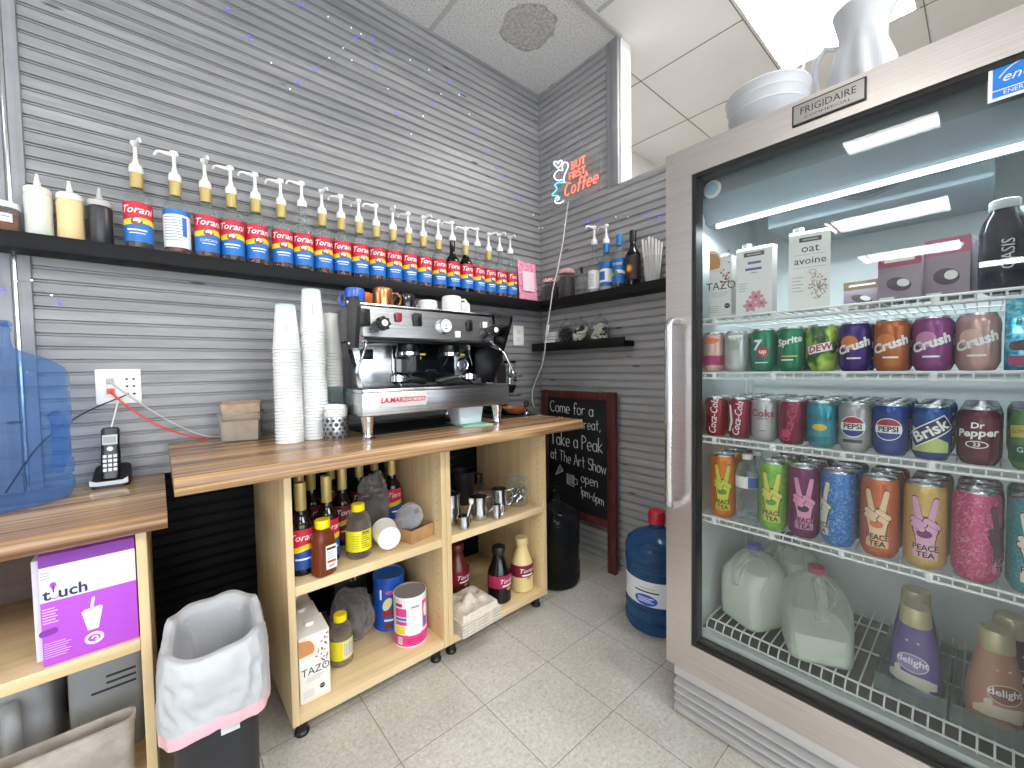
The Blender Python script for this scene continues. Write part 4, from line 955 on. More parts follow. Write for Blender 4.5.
mug('steel mug with warm orange sheen next to the blue mug', -1.196, -.265, .042, .096, M('copper_steel', '#c98a5c', .2, .9), -.3)
mug('black mug between the steel mug and the white cups', -1.085, -.255, .040, .082, M('black_ceramic', '#151517', .15, coat=.5), 1.9)
for lab, x, y, r, h, rz in (('low white cup beside the black mug', -1.010, -.30, .036, .048, 2.0), ('white cup upside down behind the pressure gauge', -.960, -.215, .046, .074, 1.7), ('white cup at the rear of the white cup cluster', -.905, -.125, .044, .085, .4),
                            ('biggest white cup standing over the white button', -.866, -.275, .046, .094, -1.0), ('narrow white cup last along the cup rack', -.775, -.235, .034, .078, .5)):
    mug(lab, x, y, r, h, CER, rz)

# ---- paper cup stacks
CUPW = M('paper_cup_white', '#e6e7e6', .45); CUPG = M('paper_cup_grey', '#c9c7c2', .5); MINT = M('cup_print_mint', '#9ccbb8', .5)
CLEARC = film('clear_cup_plastic', '#e4eaea', .07, .04, tint='#e3eceb', body='#c5cfcf', edge=.5)
def cup_proto(name, m, r=.0430, rt=.0300, h=.155, pr=None):
    mb = MB(); mb.lathe([(r-.0008, .0046), (r+.0016, .0044), (r+.0034, .0024), (r+.0014, .0004), (r-.0001, .0004), (r-.0003, .004)], 32)
    mb.lathe([(r-.0003, .004), (rt+.0006, h-.004), (rt, h), (rt-.003, h), (rt-.004, h-.006), (0, h-.006)], 32)
    o = mb.build('paper_cup' if name else 'cup', [m]); return o
def stack(x, y, z, n, step, m, lab, toplab, group, name='paper_cup', cat='cup', proto=None, **kw):
    p = proto or cup_proto(True, m, **kw); p.name = name
    for k in range(n):
        o = p if (k == 0 and proto is None) else p.copy()
        if o is not p: COL.objects.link(o)
        o.location = (x, y, z+step*k); o.rotation_euler[2] = 0
        tag(o, toplab if k == n-1 else lab, cat, group)
    return o
def sleeve_print(top, m):
    mb = MB(); mb.lathe([(.0306, .1545), (.0311, .1500)], 32, mi=0)
    g = lambda u, v: ((.0427-.0130*(v-.004)/.147+.0007)*math.cos(-PI/2-.3+u/.036), (.0427-.0130*(v-.004)/.147+.0007)*math.sin(-PI/2-.3+u/.036), v)
    mb.flat(s_rect(.0025, .063, .0055, .107), g, mi=1, maxlen=.008)
    for k in range(5): mb.flat(s_rect(-.006, .060+.009*k, -.004, .066+.009*k), g, mi=1)
    mb.build('print', [MINT, M('cup_print_grey', '#9fa5a3', .5)], top, fix=False)
top = stack(-1.577, -.332, CT, 30, .0110, CUPW, 'white paper cup nested upside down in the shorter front cup stack', 'topmost cup of the shorter white paper cup stack', 'paper cups in the shorter stack'); sleeve_print(top, MINT)
top = stack(-1.487, -.312, CT, 35, .0113, CUPW, 'white paper cup nested upside down in the tallest cup stack', 'topmost cup of the tallest white paper cup stack', 'paper cups in the tallest stack', r=.0425); sleeve_print(top, MINT)
stack(-1.4070, -.245, CT, 16, .0115, CLEARC, 'clear plastic cup nested in the stack beside the espresso machine', 'uppermost clear plastic cup beneath the grey paper cups', 'clear cups beside the espresso machine', 'plastic_cup', r=.0420)
stack(-1.4070, -.245, CT+.0115*16, 12, .0115, CUPG, 'grey paper cup nested above the clear cups beside the machine', 'topmost grey paper cup above the clear cup stack', 'grey paper cups above the clear cups', r=.0420)
# ---- lids in a pierced metal cup
t = thing('metal_cup', 'pierced silver metal cup holding a stack of white lids', 'cup', (-1.4425, -.395, CT))
mb = MB(); mb.lathe([(0, 0), (.0400, 0), (.0420, .003), (.0420, .082), (.0405, .084), (.0395, .082), (.0395, .005), (0, .004)], 36, mi=0)
for j in range(5):
    for k in range(13):
        mb.wrap(s_ell(.0203*k+(.010 if j % 2 else 0), .012+.0148*j, .0052 if (j+k) % 3 else .0075, n=14), .042, mi=1)
mb.build('cup_wall', [M('pierced_steel', '#a9abad', .28, .9), M('pierced_hole', '#3a3c3e', .6)], t)
for k in range(6):
    mb = MB(); mb.lathe([(.0360, 0), (.0385, .001), (.0390, .006), (.0350, .008), (.0330, .016), (.0300, .0165), (.0290, .012), (0, .012)], 30)
    o = mb.build('cup_lid', [WHITE]); o.location = (-1.4425+.0006*k, -.395, CT+.066+.0085*k); o.rotation_euler = (.0, .07, 0)
    tag(o, 'white cup lid nested in the pierced metal cup', 'lid', 'lids in the pierced metal cup')
# ---- clear box of kraft napkins
KRAFT = noisy('kraft_paper', [(.3, '#a98d76'), (.7, '#c3a88f')], ns=40, rough=.8)
t = thing('napkin_holder', 'clear plastic box holding a kraft paper napkin pack', 'holder', (-1.692, -.145, CT), -.28); W_, D_, H_ = .060, .048, .100
mb = MB(); cl = [(-W_, -D_), (W_, -D_), (W_, D_), (-W_, D_)]
mb.rings([[(x*.94, y*.94, .001) for x, y in cl], [(x*1.04, y*1.04, H_) for x, y in cl]], cap1=False); mb.tube([(x*1.06, y*1.06, H_) for x, y in cl], .004, 6, closed=True); mb.build('clear_box', [film('acrylic_box', '#e8ecec', .08, .05, edge=.45)], t, fix=False)
mb = MB(); mb.rings([[(x*.88, y*.86, .004) for x, y in cl], [(x*.93, y*.9, .072) for x, y in cl]]); mb.rings([[(-W_*.95, D_*.1, .074), (W_*.95, D_*.1, .074), (W_*.95, D_*.85, .074), (-W_*.95, D_*.85, .074)], [(-W_*1.02, -D_*.2, .128), (W_*.98, -D_*.2, .132), (W_*.98, D_*.7, .142), (-W_*1.0, D_*.7, .140)]])
mb.build('napkin_pack', [KRAFT], t, sharp=60)
# ---- white tub on a green cloth under the machine
t = thing('plastic_tub', 'small white plastic tub standing on the green cloth', 'tub', (-.888, -.405, CT+.0075))
mb = MB(); w, d, h = .066, .05, .072
def rr(w, d, r, z, n=5): return [(x, y, z) for cx, cy, a in ((w-r, d-r, 0), (-w+r, d-r, 90), (-w+r, -d+r, 180), (w-r, -d+r, 270)) for x, y in arc(cx, cy, r, r, a, a+90, n)]
mb.rings([rr(w*.86, d*.86, .012, 0), rr(w, d, .014, h), rr(w+.004, d+.004, .015, h), rr(w+.004, d+.004, .015, h+.004), rr(w-.003, d-.003, .013, h+.004), rr(w*.84, d*.84, .011, .003)]); mb.build('tub_wall', [M('milky_plastic', '#dfe7f0', .3)], t)
mb = MB(); mb.box(-.925, -.475, CT+.0005, -.785, -.33, CT+.0065, .003); mb.sheet(1, 1, lambda u, v: (0, 0, 0)) if False else None
mb.bm.free(); mb = MB()
mb.prism([(-.965, -.50), (-.835, -.532), (-.822, -.45), (-.825, -.33), (-.945, -.33)], lambda u, v, d: (u, v, d), CT+.0005, CT+.0068); tag(mb.build('folded_cloth', [noisy('green_cloth', [(.3, '#7fc0a2'), (.7, '#a3d9bf')], ns=120, rough=.9)]), 'folded mint green cloth lying under the espresso machine', 'cloth')
mb = MB(); mb.prism(rr(.28, .215, .02, 0), lambda u, v, d: (0, 0, 0), 0, 0) if False else None
mb.bm.free(); mb = MB(); mb.rings([[(x-1.075, y-.27, z) for x, y, z in rr(.245, .15, .02, CT+.0003)], [(x-1.075, y-.27, z) for x, y, z in rr(.245, .15, .02, CT+.004)]]); tag(mb.build('rubber_mat', [M('mat_black', '#0d0d0e', .7)]), 'black rubber mat on the countertop beneath the espresso machine', 'mat')
# ---- grinder beyond the machine
P = Vector((-.50, -.19, CT)); t = thing('coffee_grinder', 'black coffee grinder with clear doser beyond the espresso machine', 'coffee grinder', P); q = -P
mb = MB(); mb.box(-.585, -.27, CT+.0065, -.43, -.10, CT+.035, .012, mi=0); mb.rings([[(x-.545, y-.185, CT+.035) for x, y, z in rr(.042, .065, .02, 0)], [(x-.560, y-.185, 1.165) for x, y, z in rr(.046, .068, .02, 0)], [(x-.560, y-.185, 1.175) for x, y, z in rr(.040, .060, .02, 0)]]); mb.build('body', [M('grinder_black', '#202123', .35)], t, q)
mb = MB(); mb.lathe([(.055, 0), (.06, .01), (.058, .03), (0, .032)], 24, (-.56, -.185, 1.1755)); mb.build('hopper_base', [DARKM], t, q)
mb = MB(); mb.lathe([(.030, .0), (.034, .004), (.034, .115), (.031, .12)], 26, (-.452, -.20, 1.055)); mb.build('doser_window', [MATS['clear_bottle_glass']], t, q)
mb = MB(); mb.lathe([(0, -.035), (.020, -.035), (.034, -.006), (.036, 0), (.036, .010), (0, .010)], 26, (-.452, -.20, 1.045)); mb.lathe([(.030, .116), (.037, .118), (.037, .130), (0, .132)], 26, (-.452, -.20, 1.055)); mb.cyl((-.49, -.195, 1.07), (-.52, -.19, 1.07), .02, .02, 14); mb.build('doser', [DARKM], t, q)
mb = MB(); mb.cyl((-.452, -.20, 1.06), (-.452, -.20, 1.16), .008, .008, 12); mb.tube([(-.452, -.236, 1.08), (-.452, -.262, 1.078)], .006, 8); mb.box(-.475, -.238, 1.09, -.43, -.226, 1.12, .004); mb.build('doser_lever', [CHROME], t, q)
mb = MB(); mb.tube([(-.50, -.21, 1.0), (-.47, -.25, .995), (-.42, -.25, .995), (-.40, -.21, 1.0)], .004, 8); mb.build('fork', [STEEL], t, q)
# ---- tray, tamping mat and wooden bowl
mb = MB(); mb.box(-.70, -.40, CT+.0003, -.44, -.03, CT+.006, .003); tag(mb.build('counter_tray', [M('tray_black', '#101012', .5)], rz=0), 'black tray under the wooden bowl at the countertop end', 'tray')
t = thing('wooden_bowl', 'shallow wooden bowl on the black tray beside the hanging cable', 'bowl', (-.530, -.325, CT+.0065))
mb = MB(); mb.lathe([(0, 0), (.030, 0), (.045, .006), (.066, .026), (.072, .036), (.069, .037), (.060, .026), (.040, .012), (0, .009)], 34); mb.build('bowl_wall', [noisy('turned_wood', [(.3, '#7a4526'), (.7, '#a8693c')], scale=(8, 8, 40), ns=2, rough=.4)], t)
mb = MB(); mb.cyl((-.575, -.12, CT+.0065), (-.575, -.12, CT+.03), .02, .02) if False else None
mb.bm.free()
t = thing('tamper', 'small dark tamper standing on the black tray behind the bowl', 'tamper', (-.475, -.355, CT+.0062))
mb = MB(); mb.lathe([(0, 0), (.022, 0), (.022, .012), (.008, .020)], 20); mb.build('base', [STEEL], t); mb = MB(); mb.lathe([(.008, .019), (.009, .03), (.014, .055), (.010, .068), (0, .072)], 18); mb.build('handle', [BLACK], t)

# ================================================================ INSIDE THE CABINETS, ON THE FLOOR, LOWER COUNTER, FRIDGE TOP
S1, S0 = .4925, .0925
# ---- dark syrup bottles at the back of the upper shelf
def dark_syrup(lab, x, y, z, rz, blue=True, k=1.0):
    t = thing('syrup_bottle', lab, 'bottle', (x, y, z), rz, 'capped dark syrup bottles in the cabinet')
    mb = MB(); mb.lathe(BOT_PROF, 26); mb.build('bottle_glass', [DARKGL], t)
    mb = MB(); R = .0374; label_bands(mb, R, 1.95, .022, .150, [.078, .096], .0045, [2, 1, 0]); mb.wrap(s_text('Torani', .030, .32), R, .124, phi=-PI/2-.1, mi=3); mb.wrap(s_rect(-.026, .052, .020, .058), R, mi=3)
    mb.build('label', [MAROON if not blue else RED, YEL, M('label_navy', '#214f9c', .45) if blue else MAROON, PWHITE], t, fix=False)
    mb = MB(); mb.lathe([(.0166, .205), (.0172, .208), (.0172, .290), (.0160, .294), (0, .2945)], 22); mb.build('neck_foil', [GOLD], t)
    return t
for lab, x, y, rz, bl in (('dark syrup bottle with blue label base beside the left side panel', -1.583, -.468, -.1, True), ('dark syrup bottle behind the honey bottle', -1.495, -.440, .2, True), ('dark syrup bottle second row behind the blue based one', -1.560, -.355, .1, False),
                      ('dark syrup bottle against the left side panel at the back', -1.585, -.235, 0, False), ('dark syrup bottle in the third row behind the honey bottle', -1.495, -.250, 0, False), ('dark syrup bottle behind the yellow topped tall bottle', -1.405, -.325, .15, False),
                      ('dark syrup bottle at the very back of the upper shelf', -1.390, -.140, 0, False), ('dark syrup bottle behind the grey plastic bag', -1.290, -.190, 0, False), ('dark syrup bottle back in the shelf corner', -1.195, -.120, 0, False), ('dark syrup bottle with red label beside the cabinet divider', -1.175, -.255, .2, True)):
    dark_syrup(lab, x, y, S1, rz, bl)
# ---- honey bottle
YCAP = M('yellow_cap', '#ecd414', .4); AMBER = film('amber_plastic', '#7a3418', .55, .12, tint='#a8562c', body='#8a4020', edge=.35)
t = thing('honey_bottle', 'amber honey bottle with yellow cap and white label at the shelf edge', 'bottle', (-1.535, -.527, S1), .2)
mb = MB(); mb.lathe([(0, 0), (.030, 0), (.0355, .006), (.0360, .060), (.0340, .085), (.0345, .105), (.0300, .130), (.020, .145), (.018, .152)], 28, sup=3.0, sy=.85); mb.build('bottle_body', [AMBER], t)
mb = MB(); mb.lathe([(0, .004), (.032, .004), (.034, .010), (.034, .075), (0, .078)], 26, sup=3.0, sy=.85); mb.build('honey', [M('honey', '#6f2a12', .15)], t)
mb = MB(); mb.lathe([(.021, .150), (.023, .152), (.023, .174), (.021, .177), (0, .177)], 26); mb.build('cap', [YCAP], t)
mb = MB(); f = lambda u, v: (.010+u, -.0315, v); f2 = lambda u, v: (.010+u, -.0319, v)
mb.flat(s_rect(-.018, .022, .018, .098), f, mi=0); mb.flat(s_rect(-.015, .084, .015, .091), f2, mi=2)
for k in range(4): mb.flat(s_rect(-.014, .056+.006*k, .010, .0585+.006*k), f2, mi=3)
mb.flat(s_rect(-.014, .042, .014, .050), f2, mi=1); mb.flat(s_rect(-.010, .028, .010, .036), f2, mi=3); mb.build('label', [PWHITE, M('label_orange2', '#c4502a', .5), INK, M('label_grey', '#b0a8a8', .5)], t, fix=False)
# ---- yellow capped round bottles
def yellow_bottle(lab, x, y, z, rz, liquid, lv, h=.185, r=.0425, body=None):
    t = thing('drink_bottle', lab, 'bottle', (x, y, z), rz)
    mb = MB(); mb.lathe([(0, 0), (r-.006, 0), (r, .006), (r, .020), (r-.0015, .024), (r-.0015, h*.56), (r, h*.58), (r, h*.64), (r*.86, h*.76), (r*.55, h*.85), (.020, h*.87), (.019, h*.89)], 30); mb.build('bottle_body', [body or film('haze_plastic', '#d8d4ca', .07, .12, tint='#e4e0d8', body='#cfc9be', edge=.45)], t)
    mb = MB(); mb.lathe([(0, .004), (r-.004, .004), (r-.0025, .010), (r-.0028, h*min(lv, .55)), (r-.004, h*lv*.98), (0, h*lv)] if lv < .6 else [(0, .004), (r-.004, .004), (r-.0025, .010), (r-.003, h*.58), (r*.80, h*lv), (0, h*lv)], 28); mb.build('liquid', [liquid], t)
    mb = MB(); mb.lathe([(.0205, h*.865), (.0225, h*.87), (.0225, h*.985), (.020, h), (0, h)], 26); mb.build('cap', [YCAP], t)
    mb = MB(); R = r+.0004
    label_bands(mb, R, 2.2, .028, h*.54, [.036], 0, [0, 0]); return t, mb, R
t, mb, R = yellow_bottle('purple brown drink bottle with yellow label and cap on the upper shelf', -1.402, -.475, S1, -.1, M('drink_brown', '#4a2a2c', .25), .72)
for k in range(7): mb.wrap(s_rect(-.002, .040+.0075*k, .030-.006*(k % 3), .0425+.0075*k), R, mi=1)
for k in range(6): mb.wrap(s_rect(-.034, .040+.0085*k, -.010, .0415+.0085*k), R, mi=1)
mb.wrap(s_rect(0, .090, .028, .0965), R, mi=1); mb.build('label', [M('label_lemon', '#e6dc22', .45), M('label_olive', '#6e6a18', .5)], t, fix=False)
t, mb, R = yellow_bottle('hazy drink bottle with yellow cap beside the white carton below', -1.452, -.405, S0, .15, M('drink_tan', '#8d7a66', .3), .60, h=.178, r=.0400)
mb.wrap(s_rect(-.012, .034, .040, .092), R, mi=1)
for k in range(8): mb.wrap(s_rect(-.008+.0058*k, .040, -.0055+.0058*k, .088-.004*(k % 3)), R, .0, .0008, mi=2)
mb.build('label', [M('label_lemon2', '#dcd02a', .45), M('label_cream', '#d9d5c8', .5), M('label_greytext', '#a9a598', .5)], t, fix=False)
# ---- styrofoam cup stack lying in a plastic sleeve, clear lids in a cardboard tray
BAG = film('thin_plastic_bag', '#dfdad8', .07, .05, tint='#e4e0e0', body='#cfcaca', edge=.5)
P = Vector((-1.312, -.530, S1+.0495)); d = Vector((-.18, -.98, 0)).normalized()
mb = MB(); mb.lathe([(0, 0), (.036, 0), (.0405, .004), (.0460, .085), (.0475, .087), (.0475, .090), (.0450, .090), (.0440, .086), (.0395, .006), (0, .005)], 30)
o = mb.build('foam_cup', [M('foam_white', '#eceae6', .6)]); o.rotation_mode = 'QUATERNION'; o.rotation_quaternion = (-d).to_track_quat('Z', 'Y'); o.location = P
tag(o, 'white foam cup lying with its round base facing out of the shelf', 'cup')
KCARD = noisy('brown_cardboard', [(.3, '#a17a52'), (.7, '#bb9468')], ns=30, rough=.8)
t = thing('cardboard_tray', 'open brown cardboard tray beside the cabinet divider', 'tray', (-1.192, -.440, S1), .25)
mb = MB(); b0_ = [(-.055, -.075), (.055, -.075), (.055, .075), (-.055, .075)]; W2 = [(x*1.06, y*1.06) for x, y in b0_]
mb.rings([[(x, y, .0005) for x, y in b0_], [(x, y, .052) for x, y in W2], [(x*.97, y*.97, .052) for x, y in W2], [(x*.96, y*.96, .004) for x, y in b0_]]); mb.build('tray_wall', [KCARD], t, sharp=20)
CLID = film('clear_lid', '#eef0f2', .10, .05, tint='#f0f0f2', body='#dcdce0', edge=.55)
ax = Matrix.Rotation(.25, 3, 'Z') @ Matrix.Rotation(.95, 3, 'X') @ Vector((0, 0, 1))
for k in range(5):
    mb = MB(); mb.lathe([(.047, 0), (.049, .001), (.049, .005), (.044, .007), (.040, .022), (.028, .034), (.012, .038), (.011, .036), (.026, .032), (.038, .020)], 26)
    o = mb.build('dome_lid', [CLID]); o.location = Vector((-1.196, -.472, S1+.092))-ax*.010*k; o.rotation_euler = (.95, 0, .25); tag(o, 'clear dome lid nested in the cardboard tray', 'lid', 'dome lids in the cardboard tray')
# crumpled plastic bag of dark goods behind
def crumple(mb, c, rx, ry, rz_, amp, seed, n=5):
    bm2 = bmesh.new(); bmesh.ops.create_icosphere(bm2, subdivisions=n, radius=1.0)
    from mathutils import noise
    off = Vector((seed*3.1, seed*1.7, seed))
    for v in bm2.verts:
        p = v.co.copy(); k = 1+amp*(noise.noise(p*1.6+off)*1.0+(.5-abs(noise.noise(p*3.4+off))*1.5)*.7+(.5-abs(noise.noise(p*8.0+off))*1.5)*.28-.2)
        q_ = Vector((p.x*rx*k, p.y*ry*k, p.z*rz_*k)); q_.z = max(q_.z, -rz_*.92)
        v.co = Vector(c)+q_
    idx = {v: mb.bm.verts.new(v.co) for v in bm2.verts}
    for f in bm2.faces: mb._f([idx[v] for v in f.verts])
    bm2.free(); return mb
t = thing('plastic_bag', 'crumpled grey plastic bag standing behind the foam cups', 'bag', (-1.288, -.325, S1))
crumple(MB(), (0, 0, .118), .060, .062, .125, .30, 3).build('bag_film', [BAG], t); crumple(MB(), (0, 0, .080), .055, .048, .078, .15, 8, 3).build('bag_filling', [noisy('dark_grounds', [(.3, '#2a2320'), (.7, '#4a403a')], ns=60, rough=.8)], t)
# ---- lower left bay: carton with three spouts, cans, bag, dark box
CARTON = M('carton_white', '#e9e7e4', .4); CARTG = M('carton_grey', '#b9b6b4', .45)
def chai_art(mb, f, w):
    """cup of tea and spice scatter above the name"""
    mb.flat(s_poly([(-w, .145)]+arc(-w, .163, w*1.22, .052, -25, 60, 10)+[(-w, .215)]), f(0), mi=2)
    mb.flat(s_poly([(-w, .152)]+arc(-w, .170, w*1.00, .038, -25, 50, 10)+[(-w, .205)]), f(1), mi=3)
    rnd = random.Random(5)
    for k in range(46):
        a = rnd.uniform(-.1, 1.0); x = -w+w*2*(.35+.6*rnd.random()); y = .205-.11*rnd.random()*(1 if x > 0 else .3)-.0*a
        if x < -w+.055 and y > .15: continue
        mb.flat(s_move(s_ell(0, 0, rnd.uniform(.0018, .0050), rnd.uniform(.0012, .003), 8), min(x, w-.006), y, rnd.uniform(0, 3)), f(2), mi=4 if k % 2 else 5)
def tazo(lab, x, y, z, rz, group, spout=True, wd=.046, dp=.046, h=.225):
    t = thing('tea_carton', lab, 'carton', (x, y, z), rz, group)
    mb = MB(); mb.box(-wd, -dp, 0, wd, dp, h-.012, .003, mi=0); mb.rings([[(sx*wd, sy*dp, h-.0125) for sx, sy in ((-1, -1), (1, -1), (1, 1), (-1, 1))], [(sx*wd, sy*dp, h-(.010 if sy < 0 else .0)) for sx, sy in ((-1, -1), (1, -1), (1, 1), (-1, 1))]])
    mb.build('carton_body', [CARTON], t)
    mb = MB(); f = lambda k: (lambda u, v: (u, -dp-.0004-.0003*k, v))
    chai_art(mb, f, wd-.001)
    mb.flat(s_text('TAZO', .034, squeeze=.92), lambda u, v: (u+.002, -dp-.0007, v+.098), mi=1)
    for k in range(3): mb.flat(s_rect(-.026, .078-.006*k, .026-.006*k, .0798-.006*k), f(0), mi=6)
    for k in range(4): mb.flat(s_rect(-.036, .036-.006*k, -.004, .0378-.006*k), f(0), mi=6)
    mb.flat(s_ell(.020, .036, .008), f(0), mi=1); mb.flat(s_rect(.014, .036, .026, .0372), f(1), mi=0); mb.flat(s_rect(-.03, .006, .042, .010), f(0), mi=2)
    mb.build('carton_print', [CARTON, INK, M('tea_rim', '#e9dccb', .5), M('tea_orange', '#c98a55', .5), M('spice_brown', '#8a4a30', .5), M('spice_red', '#a83a34', .5), CARTG], t, fix=False)
    if spout:
        mb = MB(); mb.lathe([(.0135, 0), (.0145, .001), (.0145, .010), (.0135, .012), (0, .012)], 22, (0, .012, h-.006)); mb.lathe([(.0185, -.003), (.0185, .0005), (0, .0005)], 22, (0, .012, h-.006)); mb.build('screw_cap', [WHITE], t)
    return t
tazo('white tea carton in front, orange cup picture, on the bottom shelf', -1.571, -.4785, S0, .0, 'tea cartons on the bottom shelf')
tazo('white tea carton in the middle behind the front tea carton', -1.571, -.380, S0, .0, 'tea cartons on the bottom shelf')
tazo('white tea carton at the rear behind two other cartons', -1.571, -.282, S0, .0, 'tea cartons on the bottom shelf')
def tin(lab, x, y, r, h, mats, art, rim, lidm, rz=0):
    t = thing('drink_tin', lab, 'can', (x, y, S0), rz)
    mb = MB(); mb.lathe([(0, .001), (r-.002, .001), (r-.001, 0), (r, .002), (r-.0012, .005), (r-.0012, h-.006), (r, h-.003), (r-.001, h), (r-.003, h)], 44); mb.build('tin_body', [mats[0]], t)
    mb = MB(); mb.lathe([(r-.003, h-.0005), (r-.004, h-.006), (0, h-.006)], 44); mb.build('tin_end', [lidm], t)
    mb = MB(); art(mb, r-.0008); mb.build('tin_label', mats, t, fix=False); return t
PK = [M('tin_white', '#f0eef0', .35), M('tin_pink', '#e0408f', .35), M('tin_lemon', '#e6dc3c', .4), M('tin_blue', '#3a78c8', .4), M('tin_paper', '#eceaea', .6), M('tin_grey', '#a39a9a', .6), M('tin_deep', '#b01a5c', .4)]
def pinkart(mb, R):
    for a0, a1, m_ in ((0, .045, 1),): label_bands(mb, R, PI, .004, .048, [.02, .03], 0, [1, 1, 1])
    mb.wrap(s_rect(-.080, .052, -.040, .082), R, mi=2); mb.wrap(s_rect(-.082, .086, -.034, .100), R, mi=1); mb.wrap(s_rect(-.082, .104, -.034, .114), R, mi=3); mb.wrap(s_rect(-.082, .118, -.034, .150), R, mi=1); mb.wrap(s_rect(-.080, .156, -.050, .168), R, mi=6)
    mb.wrap(s_rect(-.030, .046, .020, .172), R, 0, .0008, mi=4); mb.wrap(s_rect(-.026, .050, .016, .168), R, 0, .0010, mi=4)
    for k in range(7): mb.wrap(s_rect(-.022, .070+.012*k, .010-(k % 3)*.006, .0712+.012*k), R, 0, .0013, mi=5)
    mb.wrap(s_rect(-.016, .150, .014, .158), R, 0, .0013, mi=5)
    mb.wrap(s_rect(.030, .060, .060, .165), R, mi=1); mb.wrap(s_rect(.034, .070, .050, .100), R, 0, .0007, mi=3); mb.wrap(s_ell(.046, .125, .010, .028), R, 0, .0007, mi=0)
    mb.wrap(s_rect(-.072, .012, -.052, .040), R, 0, .0008, mi=4)
    for k in range(6): mb.wrap(s_rect(-.070+.003*k, .014, -.0685+.003*k, .038), R, 0, .0011, mi=5)
    for k in range(3): mb.wrap(s_rect(-.034, .014+.008*k, .030, .017+.008*k), R, 0, .0008, mi=6)
tin('open topped pink and white drink tin on the bottom shelf', -1.202, -.452, .064, .190, PK, pinkart, None, M('tin_inside', '#8d8583', .5), -.15)
BL = [M('tin_royal', '#1f55b4', .35), M('tin_cream', '#ece2b0', .4), M('tin_redjam', '#a8261f', .4), PWHITE, M('tin_pinkdot', '#d0509a', .4), M('tin_brown', '#7d3f24', .4), M('tin_sky', '#58a6dc', .4)]
def blueart(mb, R):
    mb.wrap(s_move(s_ell(0, 0, .016, .028), -.022, .112, -.5), R, mi=1)
    for k in range(5): mb.wrap(s_ell(-.034+.011*k, .078-.004*abs(k-2), .010, .011), R, 0, .0008+.0001*k, mi=2)
    mb.wrap(s_ell(-.012, .158, .016, .008), R, mi=4); mb.wrap(s_rect(-.036, .042, .010, .050), R, mi=3); mb.wrap(s_ell(-.022, .024, .016, .012), R, mi=5); mb.wrap(s_ell(.014, .024, .010, .012), R, mi=6); mb.wrap(s_rect(-.052, .130, -.044, .170), R, mi=3)
tin('tall blue drink tin with fruit picture behind the pink tin', -1.222, -.305, .064, .215, BL, blueart, None, M('tin_lid_blue', '#3b78c9', .4), -.2)
t = thing('plastic_bag', 'crumpled clear plastic bag behind the hazy yellow capped bottle', 'bag', (-1.375, -.30, S0))
crumple(MB(), (0, 0, .095), .080, .085, .100, .25, 5).build('bag_film', [BAG], t); crumple(MB(), (0, 0, .065), .055, .06, .062, .12, 2, 3).build('bag_filling', [noisy('dark_goods', [(.3, '#33302f'), (.7, '#55504d')], ns=40, rough=.8)], t)
t = thing('equipment_part', 'black machine part with chrome fittings at the back of the bottom shelf', 'machine part', (-1.335, -.135, S0))
mb = MB(); mb.box(-.07, -.05, 0, .07, .06, .24, .012); mb.build('housing', [BLACK], t)
mb = MB(); mb.tube([(-.03, -.055, .20), (-.02, -.075, .22), (.01, -.078, .215), (.03, -.07, .185)], .007, 10); mb.lathe([(0, -.01), (.016, -.008), (.016, .008), (0, .01)], 16, (.01, -.062, .19)); mb.build('fitting', [CHROME], t)
# ---- right cabinet: pitchers, jar, sauce bottles, drink carriers
def pitcher(lab, x, y, r, h, rz):
    t = thing('milk_pitcher', lab, 'pitcher', (x, y, S1), rz, 'steel pitchers in the cabinet')
    mb = MB(); V = []
    for k, (rr_, z) in enumerate([(r*1.0, 0), (r*1.05, .004), (r*1.04, h*.35), (r*.93, h*.7), (r*.98, h), (r*.95, h), (r*.90, h*.7), (r*1.0, h*.35), (r*1.0, .006)]):
        ring = []
        for i in range(28):
            a = 2*PI*i/28; s = max(0, math.cos(a+PI))**8*r*.28*max(0, (z/h-.6)/.4); ring.append(((rr_+s)*math.cos(a), (rr_+s)*math.sin(a), z))
        V.append(ring)
    mb.rings(V); mb.build('body', [STEEL], t)
    mb = MB(); mb.tube([(r*.95, 0, h*.88), (r*1.5, 0, h*.90), (r*1.75, 0, h*.78), (r*1.70, 0, h*.40), (r*1.35, 0, h*.22), (r*1.02, 0, h*.24)], .0045, 8); mb.build('handle', [STEEL], t)
pitcher('steel milk pitcher second from the glass jar', -.880, -.480, .038, .098, -.3); pitcher('steel milk pitcher next to the glass jar', -.752, -.458, .038, .100, -.5); pitcher('taller steel pitcher half hidden by the cabinet divider', -1.000, -.430, .048, .125, .4); pitcher('smallest steel pitcher at the shelf edge with a spoon in it', -.990, -.525, .024, .052, .2)
t = thing('measuring_spoon', 'white scoop leaning in the smallest steel pitcher', 'spoon', (-.985, -.527, S1+.006))
mb = MB(); mb.tube([(0, 0, 0), (.012, -.004, .05), (.024, -.006, .085)], [.003, .0035, .004], 8); mb.lathe([(0, 0), (.007, .004), (.010, .014), (.009, .024), (0, .028)], 16, (.027, -.006, .084)); mb.build('scoop', [WHITE], t)
pitcher('tiny steel shot pitcher beside the second steel pitcher', -.825, -.533, .018, .062, -.4)
t = thing('glass_jar', 'clear clip lid jar of small metal nozzles on the upper shelf', 'jar', (-.635, -.455, S1))
mb = MB(); mb.lathe([(0, 0), (.046, 0), (.051, .006), (.052, .095), (.044, .115), (.042, .122)], 30); mb.build('jar_glass', [MATS['clear_bottle_glass']], t)
